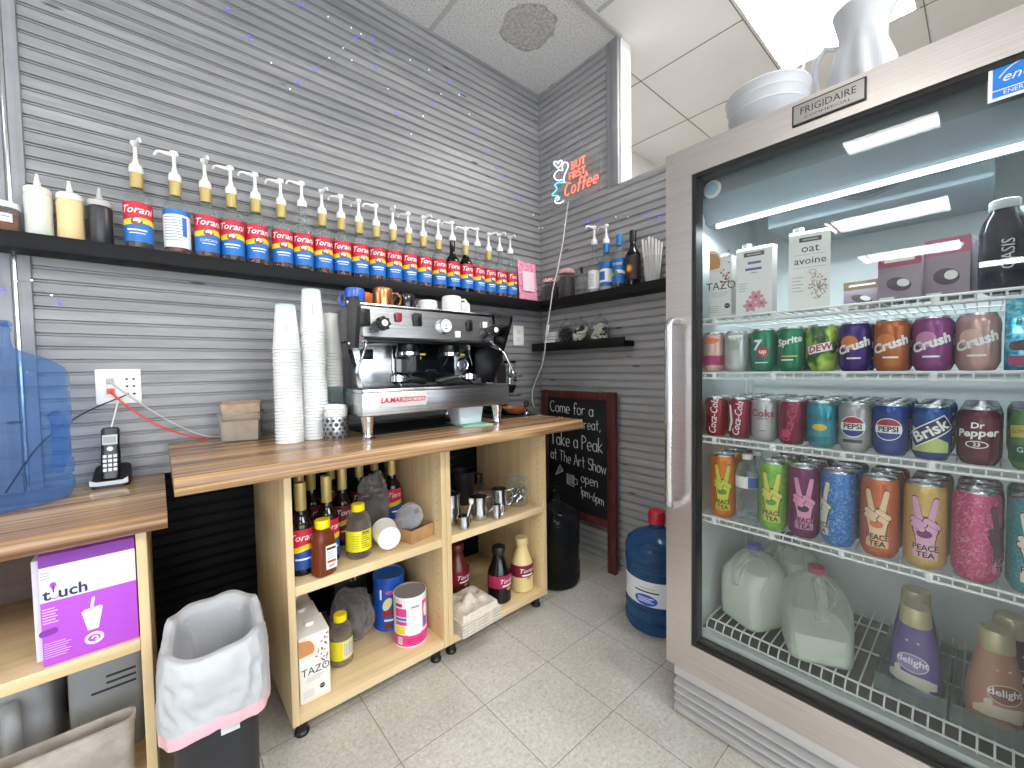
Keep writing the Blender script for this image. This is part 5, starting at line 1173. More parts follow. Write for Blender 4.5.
mb = MB(); mb.lathe([(.040, .124), (.046, .126), (.048, .134), (.045, .142), (.02, .148), (0, .148)], 28); mb.tube([(.047*math.cos(a), .047*math.sin(a), .123) for a in [2*PI*i/30 for i in range(30)]], .002, 6, closed=True); mb.build('clip_lid', [GLASS], t)
rn = random.Random(3)
for k in range(22):
    mb = MB(); mb.lathe([(0, -.012), (.008, -.012), (.009, -.008), (.004, .010), (.003, .014), (0, .014)], 10)
    a = rn.uniform(0, 6.28); q_ = .03*math.sqrt(rn.random()); o = mb.build('piping_nozzle', [STEEL]); o.location = (-.635+q_*math.cos(a), -.455+q_*math.sin(a), S1+.018+.06*k/22); o.rotation_euler = (rn.uniform(-1, 1), rn.uniform(-1, 1), 0)
    tag(o, 'small metal nozzle inside the clip lid jar', 'nozzle', 'metal nozzles in the jar')
t = thing('blender_base', 'black blender base with coiled cord at the back of the upper shelf', 'appliance', (-.955, -.225, S1), .2)
mb = MB(); mb.rings([rr(.075, .085, .03, 0), rr(.075, .085, .03, .06), rr(.055, .062, .03, .15), rr(.045, .05, .03, .19)]); mb.build('housing', [BLACK], t)
mb = MB(); mb.tube([(.06*math.cos(a*1.3)+.02, -.05+.03*math.sin(a*1.3), .192+.012*a) for a in [k*.35 for k in range(26)]], .005, 8); mb.build('cord', [BLACK], t)
t = thing('black_pitcher', 'black plastic pitcher behind the steel pitchers', 'pitcher', (-.815, -.255, S1))
mb = MB(); mb.lathe([(0, 0), (.05, 0), (.054, .005), (.06, .155), (.057, .155), (.05, .008), (0, .006)], 28); mb.build('body', [M('pitcher_black', '#17171a', .3)], t); mb = MB(); mb.tube([(.055, -.02, .14), (.095, -.03, .13), (.09, -.03, .05), (.052, -.02, .035)], .007, 8); mb.build('handle', [BLACK], t)
def sauce(lab, x, y, rz, m, lm, cap, pump=False, tm=None):
    t = thing('sauce_bottle', lab, 'bottle', (x, y, S0), rz, 'sauce bottles on the bottom shelf'); t.scale = (1.27, 1.27, 1.07)
    mb = MB(); mb.lathe([(0, 0), (.036, 0), (.042, .006), (.042, .105), (.0405, .122), (.031, .150), (.022, .180), (.0205, .200), (.0225, .206)], 30); mb.build('bottle_body', [m], t)
    mb = MB(); mb.lathe([(.0235, .200), (.0245, .203), (.0245, .226), (.022, .230), (0, .230)], 24); mb.build('cap', [cap], t)
    mb = MB(); label_bands(mb, .0437, 1.8, .070, .122, [.08, .1], .002, [0, 0, 0]); mb.wrap(s_text('Torani', .026, .32), .0437, .098, mi=1); mb.wrap(s_rect(-.022, .076, .022, .082), .0437, mi=1); mb.wrap(s_ell(.004, .064, .010, .007), .0430, mi=2); mb.build('label', [lm, PWHITE, GOLD], t, fix=False)
WCHOC = M('white_chocolate_sauce', '#e3cd8f', .3); DCHOC = M('dark_sauce', '#120c0b', .2); RCHOC = M('caramel_sauce', '#5e221c', .3)
sauce('cream coloured sauce bottle with maroon label at the cabinet end', -.633, -.478, -.2, WCHOC, MAROON, M('cap_cream', '#d8c48e', .4))
sauce('black sauce bottle with maroon label beside the cream one', -.775, -.480, .1, DCHOC, M('label_wine', '#a01c4c', .45), BLACK)
sauce('reddish brown sauce bottle behind the drink carriers', -.898, -.325, .1, RCHOC, MAROON, RCHOC)
sauce('dark sauce bottle hidden beside the cabinet divider', -1.012, -.335, .3, DCHOC, MAROON, BLACK)
PULP = noisy('grey_pulp', [(.3, '#c4b9ab'), (.7, '#ddd3c7')], ns=70, rough=.95, bump=.4)
def carrier(lab, x, y, z, rz):
    from mathutils import noise
    def h(u, v):
        a = abs(u-.5)*2; b = abs(v-.5)*2; e = max(a, b)
        if e > .90: return .004+.010*(1-(e-.90)/.10)*.4
        cups = max(0, 1-(((a-.48)/.34)**2+((b-.48)/.34)**2)); cen = max(0, 1-((a/.3)**2+(b/.3)**2))
        return .012+.030*(1-cups)*.55+.032*cen**.7+.004*noise.noise(Vector((u*9, v*9, x*10)))
    mb = MB(); n = 30
    mb.sheet(n, n, lambda u, v: ((u-.5)*.20, (v-.5)*.19, h(u, v))); mb.sheet(n, n, lambda u, v: ((u-.5)*.20, (v-.5)*.19, max(.0005, h(u, v)-.004)))
    for uu in ((0, None), (1, None), (None, 0), (None, 1)):
        mb.sheet(n, 1, (lambda u, v, c=uu: ((((c[0] if c[0] is not None else u)-.5)*.20), (((c[1] if c[1] is not None else u)-.5)*.19), (h(0, 0)) if v else max(.0005, h(0, 0)-.004))))
    o = mb.build('drink_carrier', [PULP], fix=True); o.location = (x, y, z); o.rotation_euler[2] = rz; return tag(o, lab, 'cup carrier', 'pulp drink carriers')
for k in range(5): carrier('topmost grey pulp drink carrier of the stack' if k == 4 else 'grey pulp drink carrier under the topmost one in the stack', -.962, -.505, S0+.0125*k, .04)
t = None
# ---- purple straw box and white box in the low cabinet
LZ = .4785
t = thing('cardboard_box', 'purple and white straw box with cup picture in the low cabinet', 'box', (-2.0575, -.405, LZ), .0)
PUR = M('box_purple', '#b34fd0', .4); DPUR = M('box_deep_purple', '#7d2f9c', .4); BWH = M('box_white', '#d9d9e4', .45); NAVY = M('box_navy', '#2a2350', .5)
mb = MB(); mb.box(-.0805, -.115, 0, .0805, .115, .256, .002); mb.build('carton', [PUR], t)
mb = MB(); f = lambda k: (lambda u, v: (u, -.1154-.0003*k, v*1.075)); w = .0800
mb.flat(s_rect(-w, .213, w, .2375), f(0), mi=1); mb.flat(s_rect(-w, .138, w, .213), f(0), mi=2)
mb.flat(s_text('t', .036, bold=.02), lambda u, v: (u-.070, -.1158, v+.164), mi=3); mb.flat(s_text('uch', .036, bold=.02, squeeze=.95), lambda u, v: (u-.028, -.1158, v+.164), mi=3)
mb.flat(s_ring(-.058, .148, .008, .006, .0025, 180, 360), f(1), mi=0); mb.flat(s_poly([(-.060, .157)]+arc(-.059, .172, .0055, .007, 0, 180, 10)+[(-.058, .157)]), f(2), mi=0)
for k in range(3): mb.flat(s_rect(-.078, .188+.006*k, -.064, .1895+.006*k), f(1), mi=4)
for k in range(6): mb.flat(s_rect(-.078, .092+.006*k, -.054-(k % 2)*.004, .0945+.006*k), f(1), mi=5)
for k in range(7): mb.flat(s_rect(-.078, .018+.005*k, -.044+(k % 3)*.004, .0195+.005*k), f(1), mi=5)
mb.flat(s_cap((-.078, .072), (-.062, .074), .007), f(1), mi=1)
mb.flat(s_poly([(-.008, .052), (.010, .052), (.019, .098), (.016, .102), (-.012, .100), (-.017, .096)]), f(1), mi=6); mb.flat(s_cap((.000, .100), (.004, .122), .0028), f(2), mi=6)
mb.flat(s_ring(.002, .032, .0165, .0135, .0055), f(1), mi=6); mb.flat(s_ring(.003, .031, .0065, .0055, .003, -90, 180), f(1), mi=6)
mb.build('box_print', [PUR, DPUR, BWH, NAVY, M('box_text_grey', '#9a98a8', .5), M('box_text_pale', '#dcb4ea', .5), M('box_picture', '#e4e0ee', .5)], t, fix=False)
mb = MB(); mb.box(-2.154, -.485, LZ, -2.1400, -.22, LZ+.2385, .002); tag(mb.build('cardboard_sheet', [BWH]), 'white carton edge standing beside the purple box', 'carton')
# big jugs and crate below
JUG = film('milky_jug', '#c4c6c9', .5, .3, tint='#dfe1e3', body='#bcbec1', edge=.3); BZ = .0905
t = thing('plastic_jug', 'milky square jug with white ring neck below the purple box', 'jug', (-2.055, -.255, BZ))
mb = MB(); mb.rings([rr(.072, .09, .02, 0), rr(.074, .092, .02, .01), rr(.074, .092, .02, .265), rr(.066, .08, .03, .295), rr(.050, .055, .045, .305)]); mb.build('jug_body', [JUG], t)
mb = MB(); mb.lathe([(.046, .304), (.052, .306), (.052, .322), (.046, .326), (.030, .327), (0, .327)], 30); mb.build('screw_ring', [M('ring_white', '#cfcfd0', .4)], t)
mb = MB()
for k in range(3): mb.flat(s_rect(.0-.03*(k == 2), .222-.018*k, .060, .2285-.018*k), lambda u, v: (u, -.0927, v), mi=0)
mb.build('stamp', [INK], t, fix=False)
t = thing('plastic_jug', 'milky jug with a side grip at the far left of the low cabinet', 'jug', (-2.245, -.235, BZ))
mb = MB(); mb.rings([rr(.085, .10, .025, 0), rr(.088, .103, .025, .01), rr(.088, .103, .025, .24), rr(.07, .085, .035, .285), rr(.035, .04, .03, .305)]); mb.build('jug_body', [JUG], t)
mb = MB(); mb.tube([(.02, -.110, .24), (.025, -.128, .22), (.025, -.130, .12), (.02, -.110, .09)], .016, 12); mb.build('grip', [JUG], t)
t = thing('plastic_crate', 'scuffed grey plastic bin standing in front of the milky jugs in the low cabinet', 'crate', (-2.145, -.488, BZ), .0)
mb = MB(); SCUF = noisy('scuffed_plastic', [(.3, '#8f867e'), (.5, '#aaa198'), (.7, '#c2bab2')], ns=14, rough=.55, detail=6)
a = rr(.150, .028, .022, 0); o_ = [[(x*.96, y*.94, .0005) for x, y, z in a], [(x*1.0, y*1.0, .170) for x, y, z in a], [(x*1.02, y*1.10, .172) for x, y, z in a], [(x*1.02, y*1.10, .184) for x, y, z in a], [(x*.98, y*.90, .185) for x, y, z in a], [(x*.95, y*.72, .012) for x, y, z in a]]
mb.rings(o_); mb.build('bin_wall', [SCUF], t)
# ---- trash can with liner
P = (-1.835, -.685, 0); t = thing('trash_can', 'dark grey trash can with pink edged white liner between the cabinets', 'trash can', P, -.08)
mb = MB(); a0 = rr(.074, .112, .03, 0); a1 = rr(.083, .130, .052, 0)
mb.rings([[(x, y, .0) for x, y, z in a0], [(x, y, .505) for x, y, z in a1], [(x*1.03, y*1.02, .508) for x, y, z in a1], [(x*1.03, y*1.02, .516) for x, y, z in a1], [(x*.96, y*.97, .516) for x, y, z in a1], [(x*.93, y*.95, .02) for x, y, z in a0]]); mb.build('bin_body', [M('bin_charcoal', '#1e1f23', .5)], t)
from mathutils import noise as NZ
LIN = M('liner_white', '#d3d5da', .35, spec=.5)
nt = LIN.node_tree; _b = nt.nodes['Principled BSDF']; _tl = N(LIN, 'ShaderNodeBsdfTranslucent'); _tl.inputs['Color'].default_value = (.8, .81, .84, 1); _mx = N(LIN, 'ShaderNodeMixShader'); _mx.inputs['Fac'].default_value = .35
L(LIN, _b, 'BSDF', _mx, 1); L(LIN, _tl, 'BSDF', _mx, 2); L(LIN, _mx, 'Shader', nt.nodes['Material Output'], 'Surface')
n = 200; base = [(.098*math.copysign(abs(math.cos(2*PI*i/n))**.55, math.cos(2*PI*i/n)), .148*math.copysign(abs(math.sin(2*PI*i/n))**.55, math.sin(2*PI*i/n))) for i in range(n)]
keys = [(.56, .05, .035), (.62, .20, .045), (.70, .34, .040), (.76, .45, .022), (.77, .500, .006), (.79, .519, .002), (.87, .531, .004), (.985, .532, .008), (1.045, .500, .020), (1.06, .465, .026), (1.07, .430, .026), (1.085, .402, .020)]
rows = []
for (s0, z0, a0_), (s1_, z1, a1_) in zip(keys[:-1], keys[1:]):
    for q_ in range(4): w_ = q_/4; rows.append((s0+(s1_-s0)*w_, z0+(z1-z0)*w_, a0_+(a1_-a0_)*w_))
rows.append(keys[-1])
mb = MB(); mb.mi = 0; rings_ = []; outer = [k > 28 for k in range(len(rows))]
for k, (s, z, am) in enumerate(rows):
    R_ = []
    for i, (x, y) in enumerate(base):
        p = Vector((x*11, y*11, z*7)); f1 = abs(NZ.noise(p+Vector((0, 0, 4))))*1.2; f2 = .5-abs(NZ.noise(Vector((x*34+z*22, y*34-z*16, z*26))))*1.6
        nn = f1*.9+f2*.9
        kk = s+am*(nn*2.6 if outer[k] else -nn*1.6)
        dz = (.020*NZ.noise(Vector((x*13, y*13, 3))) if z > .50 else 0)+(.022*NZ.noise(Vector((x*8, y*8, 7)))-.022*max(0, -x/.1)*max(0, -y/.15) if (outer[k] and z < .46) else 0)
        R_.append((x*kk, y*kk, z+dz))
    rings_.append(R_)
mb.rings(rings_, cap0=True, cap1=False); mb.build('liner', [LIN], t, fix=False, sharp=70)
mb = MB(); last = rings_[-1]; mb.rings([last, [(x*1.008, y*1.008, z-.012) for x, y, z in last], [(x*1.0, y*1.0, z-.026) for x, y, z in last], [(x*.985, y*.985, z-.028) for x, y, z in last]], cap0=False, cap1=False); mb.build('drawstring_hem', [M('hem_pink', '#dcaab4', .45)], t, fix=False)
mb = MB(); mb.box(.005, -.134, .340, .040, -.1315, .370, .001); mb.build('bin_sticker', [M('sticker_white', '#cfd2d6', .5)], t)
# ---- water jugs
def jug(name, lab, loc, rz, m, cap=None, label=False, handle=False, empty=True, cat='water jug'):
    t = thing(name, lab, cat, loc, rz); r = .135
    pr = [(0, .012), (r*.55, .010), (r*.80, 0), (r*.94, .004), (r, .022), (r, .050), (r-.005, .056), (r-.005, .064), (r, .070), (r, .105), (r-.004, .110), (r-.004, .270 if label else .205), (r, .275 if label else .210), (r, .300), (r-.006, .306), (r-.006, .314), (r, .320), (r, .345), (r*.94, .372), (r*.72, .396), (r*.40, .415), (.034, .428), (.030, .440), (.029, .470), (.032, .472), (.032, .480), (.028, .484), (.028, .490)]
    mb = MB(); mb.lathe(pr, 56); mb.build('jug_body', [m], t)
    if handle:
        mb = MB(); a = -PI/2+.55; mb.tube([((r-.012)*math.cos(a), (r-.012)*math.sin(a), .245), ((r+.002)*math.cos(a), (r+.002)*math.sin(a), .225), ((r+.004)*math.cos(a), (r+.004)*math.sin(a), .13), ((r-.012)*math.cos(a), (r-.012)*math.sin(a), .085)], [.014, .017, .018, .014], 12); mb.build('grip', [m], t)
    if cap:
        mb = MB(); mb.lathe([(.034, .446), (.036, .448), (.037, .482), (.034, .500), (.030, .503), (0, .503)], 28); mb.build('cap', [cap], t)
    else:
        mb = MB(); mb.lathe([(.029, .484), (.034, .486), (.034, .494), (.031, .500), (.026, .498), (.026, .486)], 28); mb.build('mouth_rim', [m], t)
    return t
BLUEJ = film('blue_jug_plastic', '#8fb4e0', .04, .05, tint='#dde9f8', body='#6796d2', edge=.62)
DBLUEJ = film('deep_blue_jug_plastic', '#3f6a9c', .34, .1, tint='#6f94c0', body='#3f6ea4', edge=.45)
SMOKE = film('smoky_jug_plastic', '#3a3c3f', .2, .06, tint='#85898d', body='#34363a', edge=.4)
jug('water_jug', 'large clear blue water jug standing on the lower countertop', (-2.247, -.165, LT), .5, BLUEJ, handle=True)
t = jug('water_jug', 'blue water jug with red cap on the floor beside the refrigerator', (-.262, -.968, 0), -1.0, DBLUEJ, cap=M('cap_red', '#c0243c', .35), label=True)
mb = MB(); R = .1330; ph = -PI/2-.55
mb.sheet(24, 1, lambda u, v: (R*math.cos(ph-1.1+2.0*u), R*math.sin(ph-1.1+2.0*u), .130+.105*v), mi=0)
g = lambda u, v, o_=.0004: ((R+o_)*math.cos(ph+u/R), (R+o_)*math.sin(ph+u/R), v)
mb.wrap(s_ell(.0, .155, .050, .024), R, 0, .0006, phi=ph+.15, mi=1); mb.wrap(s_text('Culligan', .0, ), R) if False else None
for k in range(3): mb.wrap(s_rect(-.034, .146+.008*k, .034-.01*(k % 2), .150+.008*k), R, 0, .0009, phi=ph+.15, mi=0)
mb.wrap(s_rect(-.050, .188, .055, .194), R, 0, .0006, phi=ph+.15, mi=2); mb.wrap(s_rect(-.030, .204, .040, .207), R, 0, .0006, phi=ph+.15, mi=3)
for k in range(5): mb.wrap(s_rect(-.012, .150+.014*k, .012, .156+.014*k), R, 0, .0006, phi=ph-.85, mi=3)
mb.build('label', [M('jug_label', '#dfe3ea', .5), M('jug_label_blue', '#1c55c8', .5), INK, M('jug_label_grey', '#98a0ac', .5)], t, fix=False)
jug('water_jug', 'smoky dark water jug on the floor in front of the chalkboard', (-.330, -.408, 0), .9, SMOKE, handle=True)
# ---- cordless phone
t = thing('cordless_phone', 'black cordless phone standing in its charger on the lower countertop', 'phone', (-2.038, -.105, LT), -.08)
mb = MB(); a = rr(.043, .048, .018, 0); mb.rings([[(x, y, .0005) for x, y, z in a], [(x, y, .012) for x, y, z in a], [(x*1.02, y*1.0, .026+.012*(y/.048)) for x, y, z in a], [(x*.98, y*.97, .036+.024*(y/.048)) for x, y, z in a]]); mb.build('charger_base', [BLACK], t)
mb = MB(); mb.prism([(-.043, .012), (-.030, .010), (.030, .010), (.043, .012), (.043, .030), (.030, .022), (-.030, .022), (-.043, .030)], lambda u, v, d: (u, d, v), -.051, -.044); mb.build('charger_trim', [M('phone_silver', '#a9abad', .3, .6)], t)
ht = obj_h = None
mb = MB(); mb.rings([[(x, y-.0, z_) for x, y, z in rr(wd, .012, .010, 0)] for wd, z_ in ((.019, .0), (.022, .006), (.023, .070), (.021, .110), (.022, .150), (.019, .158), (.012, .160))]); mb.xf(Matrix.Translation((0, -.018, .024)) @ Matrix.Rotation(-.20, 4, 'X')); h = mb.build('handset', [M('handset_black', '#16171a', .28)], t)
T_ = Matrix.Translation((0, -.018, .024)) @ Matrix.Rotation(-.20, 4, 'X')
mb = MB(); mb.box(-.0175, -.0135, .105, .0175, -.012, .136, .002, mi=0); mb.box(-.014, -.0142, .110, .014, -.0135, .130, mi=1); mb.xf(T_); mb.build('screen', [M('phone_bezel', '#c3c6c8', .35), M('phone_lcd', '#8f9a98', .3)], h)
mb = MB(); mb.lathe([(0, 0), (.0075, 0), (.0070, .002), (0, .0025)], 18); mb.xf(Matrix.Translation((0, -.0115, .092)) @ Matrix.Rotation(PI/2, 4, 'X')); mb.xf(T_); mb.build('navigation_key', [M('key_white', '#dcdedf', .4)], h)
kp = None
for j in range(4):
    for i in range(3):
        mb = MB(); mb.box(-.0165+.012*i, -.0140, .022+.0140*j, -.0075+.012*i, -.0115, .0315+.0140*j, .0012, mi=0); mb.xf(T_); mb.build('key', [MATS['key_white']], h)
# ---- chalkboard
WOODR = noisy('worn_red_brown_frame', [(.3, '#3d1a18'), (.55, '#5a2723'), (.72, '#6e332b'), (.80, '#a87858')], scale=(14, 14, 3), ns=3, detail=6, rough=.5)
P = Vector((-.05, -.335, 0)); t = thing('chalkboard', 'wood framed chalkboard easel with chalk writing leaning by the corner', 'chalkboard', P); q = -P
x0, x1 = -.068, -.040; ya, yb_ = -.060, -.612
for y0, y1, nm in ((ya-.048, ya, 'post'), (yb_, yb_+.052, 'post')):
    mb = MB(); mb.box(x0, y0, 0, x1, y1, 1.004, .003); mb.build(nm, [WOODR], t, q)
for z0, z1 in ((.958, 1.003), (.245, .290)):
    mb = MB(); mb.box(x0+.001, yb_+.0525, z0, x1-.001, ya-.0485, z1, .003); mb.build('rail', [WOODR], t, q)
mb = MB(); mb.box(-.058, yb_+.0525, .2905, -.048, ya-.0485, .9575); mb.build('board', [noisy('slate_black', [(.3, '#0c0d10'), (.7, '#1b1d22')], ns=5, rough=.7)], t, q)
for y in (-.10, -.57):
    mb = MB(); mb.box(-.034, y-.018, .0, -.016, y+.018, .99, .003); mb.build('rear_leg', [WOODR], t, q)
mb = MB()
CH = -.0588
def chalk(text, y0, z0, h, w, slant=0.0, drop=0.0):
    ls, tw = strokes(text, h, .14, slant); k = w/tw; rn = random.Random(len(text))
    for l in ls: mb.tube([(CH, y0-u*k, z0+v-drop*u*k/w+rn.uniform(-.001, .001)) for u, v in l], h*.020+.0006, 5)
chalk('Come for a', -.128, .872, .066, .335, drop=.01); chalk('coffee; a treat,', -.128, .782, .058, .385, drop=-.005); chalk('Take a Peak', -.130, .668, .080, .395, drop=.005); chalk('at The Art Show', -.128, .575, .066, .42, drop=.03)
chalk('open', -.370, .470, .058, .120, drop=.01); chalk('1pm-6pm', -.365, .395, .050, .165, drop=.03)
mb.tube([(CH, -.262-.0, .440), (CH, -.262, .500), (CH, -.315, .495), (CH, -.315, .430), (CH, -.262, .440)], .0018, 5); mb.tube([(CH, -.315, .482), (CH, -.342, .475), (CH, -.342, .450), (CH, -.315, .443)], .0018, 5)
mb.tube([(CH, -.168, .475), (CH, -.205, .545), (CH, -.232, .510), (CH, -.168, .475)], .0018, 5)
mb.build('chalk_writing', [M('chalk', '#e6e6ec', .9)], t, q)
mb = MB(); f = lambda u, v: (-.0584, -u, v)
mb.flat(s_poly([(.170, .478), (.205, .543), (.230, .510)]), f, mi=0); mb.flat(s_rect(.264, .442, .313, .494), f, mi=0); mb.build('chalk_drawing', [M('chalk_smudge', '#8d8d92', .9)], t, q, fix=False)
# ---- on top of the refrigerator
t = thing('planter_basket', 'white ribbed basket on top of the refrigerator', 'basket', (-.535, -1.478, 1.8005))
mb = MB(); mb.lathe([(0, 0), (.080, 0), (.086, .006), (.098, .070), (.101, .074), (.098, .080), (.102, .098), (.105, .103), (.102, .109), (.105, .122), (.109, .128), (.105, .135), (.099, .133), (.095, .115), (.088, .070), (.074, .012), (0, .010)], 48); mb.build('basket_wall', [M('enamel_white', '#c6c8cd', .35)], t)
t = thing('ceramic_pitcher', 'white fluted ceramic pitcher on top of the refrigerator', 'pitcher', (-.440, -1.676, 1.8005), PI/2)
mb = MB(); rs = []
for rr_, z in ((.046, 0), (.050, .006), (.066, .050), (.075, .095), (.072, .135), (.058, .185), (.050, .215), (.051, .245), (.058, .275), (.064, .300), (.060, .302), (.047, .245), (.054, .185), (.068, .135), (.070, .095), (.045, .014)):
    ring = []
    for i in range(72):
        a = 2*PI*i/72; fl = .0045*math.cos(10*a+z*14)*max(0, math.sin(min(1, z/.22)*PI)); sp = max(0, math.cos(a+PI))**6*.030*max(0, (z-.22)/.08); up = max(0, math.cos(a+PI))**4*.025*max(0, (z-.22)/.08)
        ring.append(((rr_+fl+sp)*math.cos(a), (rr_+fl+sp)*math.sin(a), z+up))
    rs.append(ring)
mb.rings(rs); mb.build('body', [MATS['enamel_white']], t)
mb = MB(); mb.tube([(.054, 0, .225), (.080, 0, .240), (.102, 0, .215), (.104, 0, .165), (.094, 0, .115), (.070, 0, .080)], [.007, .008, .008, .008, .008, .007], 10); mb.build('handle', [MATS['enamel_white']], t)
mb = MB(); mb.cyl((-.49, -1.545, 1.985-.0), (-.485, -1.600, 2.105), .0035, .0035, 8) if False else None
mb.bm.free(); mb = MB(); mb.cyl((-.545, -1.530, 1.8145), (-.545, -1.590, 2.035), .0038, .0038, 10); tag(mb.build('white_stick', [WHITE]), 'thin white stick leaning out of the basket against the pitcher', 'stick')

# ================================================================ INSIDE THE REFRIGERATOR
ALU = M('can_aluminium', '#c6c8ca', .25, 1.0)
FAC = -PI/2                                    # turns a front that faces -Y to face the fridge door
def can(lab, x, y, z, rz, mats, art, tall=False, group=None):
    r, h = (.0365, .194) if tall else (.0330, .122)
    t = thing('drink_can', lab, 'can', (x, y, z), FAC+rz, group)
    mb = MB(); mb.lathe([(0, .004), (r*.70, .004), (r*.76, 0), (r*.80, .002), (r*.90, .010), (r, .018), (r, h-.020), (r*.97, h-.013), (r*.86, h-.005)], 36); mb.build('can_body', [mats[0]], t)
    mb = MB(); mb.lathe([(r*.86, h-.005), (r*.845, h-.0035), (r*.86, h-.0015), (r*.84, h), (r*.81, h-.0008), (r*.79, h-.006), (0, h-.0055)], 32); mb.tube([(-.004, -.002, h-.0045), (.010, -.002, h-.004), (.011, .002, h-.004), (-.004, .002, h-.0045)], .0014, 5, closed=True); mb.build('can_lid', [ALU], t)
    mb = MB(); art(mb, r); mb.build('can_print', mats, t, fix=False)
    return t
def doodle(name, c1, c2, ns=90): return noisy(name, [(.455, c1), (.50, c2), (.545, c1)], ns=ns, detail=1, rough=.28, metal=.25, dist=.6)
LINE = M('print_line', '#0e0a10', .45)
def hand_art(turn=0.0, fruit=True):
    """a raised hand making the peace sign, with the words under it; materials: 0 ground, 1 skin, 2 line, 3 fruit, 4 lettering ground"""
    def f(mb, R):
        P = PI*-.5+turn; o = .0225
        sh = [s_cap((-.010, .112), (-.0185, .160), .0062, .0052), s_cap((.008, .112), (.0165, .160), .0062, .0052), s_ell(0, .096, .0215, .024), s_poly([(-.014, .056), (.014, .056), (.019, .090), (-.019, .090)]),
              s_cap((-.020, .113), (-.004, .103), .0060), s_cap((-.021, .101), (-.006, .092), .0055), s_cap((.020, .100), (.002, .113), .0058)]
        for s in sh: mb.wrap(s_move(s, 0, 0), R, 0, .0004, phi=P, mi=2) if False else None
        def big(s, k):
            vs, fs = s; cx = sum(v[0] for v in vs)/len(vs); cy = sum(v[1] for v in vs)/len(vs); out = []
            for x, y in vs:
                d = math.hypot(x-cx, y-cy) or 1; out.append((x+(x-cx)/d*k, y+(y-cy)/d*k))
            return (out, fs)
        for s in sh[:4]: mb.wrap(big(s, .0024), R, 0, .0004, phi=P, mi=2)
        for s in sh[:4]: mb.wrap(s, R, 0, .0008, phi=P, mi=1)
        if fruit: mb.wrap(s_ell(-.002, .082, .013, .009), R, 0, .0010, phi=P, mi=3)
        for s in sh[4:]:
            mb.wrap(big(s, .0017), R, 0, .0012, phi=P, mi=2); mb.wrap(s, R, 0, .0015, phi=P, mi=1)
        mb.wrap(s_rect(-.0205, .026, .0205, .058), R, 0, .0017, phi=P, mi=4)
        mb.wrap(s_text('PEACE', .0185, squeeze=.78, bold=.02), R, .0505, .0021, phi=P, mi=2); mb.wrap(s_text('TEA', .0175, squeeze=.95, bold=.02), R, .0345, .0021, phi=P, mi=2)
    return f
Z4 = SHZ[3]+.0004; Z3 = SHZ[2]+.0004; Z2 = SHZ[1]+.0004; Z1 = SHZ[0]+.0004
TEAS = [('orange can with yellow green hand, end of the tea can shelf', -1.380, .33, ('can_orange', '#d8752a', '#b85a1c'), '#c9cc4a', '#5a8a34', '#c8b83c'),
        ('green can with yellow hand sign right of the water bottle', -1.518, .18, ('can_green', '#6fae3c', '#a9cc4c'), '#d2d05a', '#4e9a34', '#c8cc60'),
        ('dark purple can with pink hand sign between green and blue cans', -1.592, .25, ('can_purple', '#6a1450', '#7d2462'), '#d98fb4', '#3c1036', '#b8789c'),
        ('blue doodle can with white hand turned sideways', -1.667, .15, ('can_blue', '#2a6cb8', '#88b4e0'), '#e4e2d6', '#d8c84c', '#d8d6cc'),
        ('salmon orange can with pale hand sign beside the blue can', -1.748, .02, ('can_salmon', '#c4643c', '#b55430'), '#ecc9a0', '#d8683c', '#e0b088'),
        ('tan can with pink hand holding purple fruit', -1.827, .10, ('can_tan', '#c8a45c', '#d4b46c'), '#dea6c4', '#702a64', '#d8a8b8'),
        ('pink scribble can with its hand turned away', -1.905, .0, ('can_pink', '#b83a6c', '#e08cb0'), '#5a3040', '#702a44', '#d080a0'),
        ('teal can with white hand sign past the pink scribble can', -1.983, .10, ('can_teal', '#2e8a90', '#5aaab0'), '#e6dcd4', '#e0a8a8', '#dcd4cc')]
for i, (lab, y, rz, (nm, c1, c2), skin, fruit, pad) in enumerate(TEAS):
    mats = [doodle(nm, c1, c2), M(nm+'_hand', skin, .35), LINE, M(nm+'_fruit', fruit, .35), M(nm+'_pad', pad, .4)]
    t = can(lab, -.585, y, Z4, rz, mats, hand_art(-1.05 if i == 3 else (1.25 if i == 6 else 0), fruit=i not in (3, 6)), True, 'tall tea cans in the refrigerator')
    for k in range(2):
        dup(t, ('first' if k == 0 else 'second')+' can behind the '+lab, (-.508+.0765*k, y-.004, Z4), FAC+rz+.4*k, 'tall tea cans in the refrigerator')
# water bottles
WAT = film('water_bottle_plastic', '#eef4f6', .08, .04, tint='#e6eef0', body='#d4dee2', edge=.5)
def water(lab, x, y):
    t = thing('water_bottle', lab, 'bottle', (x, y, Z4), FAC, 'clear water bottles in the refrigerator'); r = .0310; pr = [(0, .005), (.020, .004), (.028, 0)]
    for k in range(7): pr += [(r, .008+.0135*k), (r-.0022, .0148+.0135*k)]
    pr += [(r, .104), (r, .140), (r*.98, .146), (r*.80, .162), (r*.5, .176), (.0125, .182), (.0125, .192)]
    mb = MB(); mb.lathe(pr, 32); mb.build('bottle_body', [WAT], t)
    mb = MB(); mb.lathe([(.0135, .188), (.0142, .189), (.0142, .202), (.0130, .2035), (0, .2035)], 22); mb.build('cap', [WHITE], t)
    mb = MB(); R = r+.0004; label_bands(mb, R, 1.9, .105, .139, [.112, .13], 0, [0, 0, 0]); mb.wrap(s_rect(.012, .106, .045, .138), R, mi=1); mb.build('label', [PWHITE, M('water_label_blue', '#34509a', .45)], t, fix=False)
water('front clear water bottle between the orange and green cans', -.585, -1.449); water('clear water bottle behind the front water bottle', -.512, -1.4525)

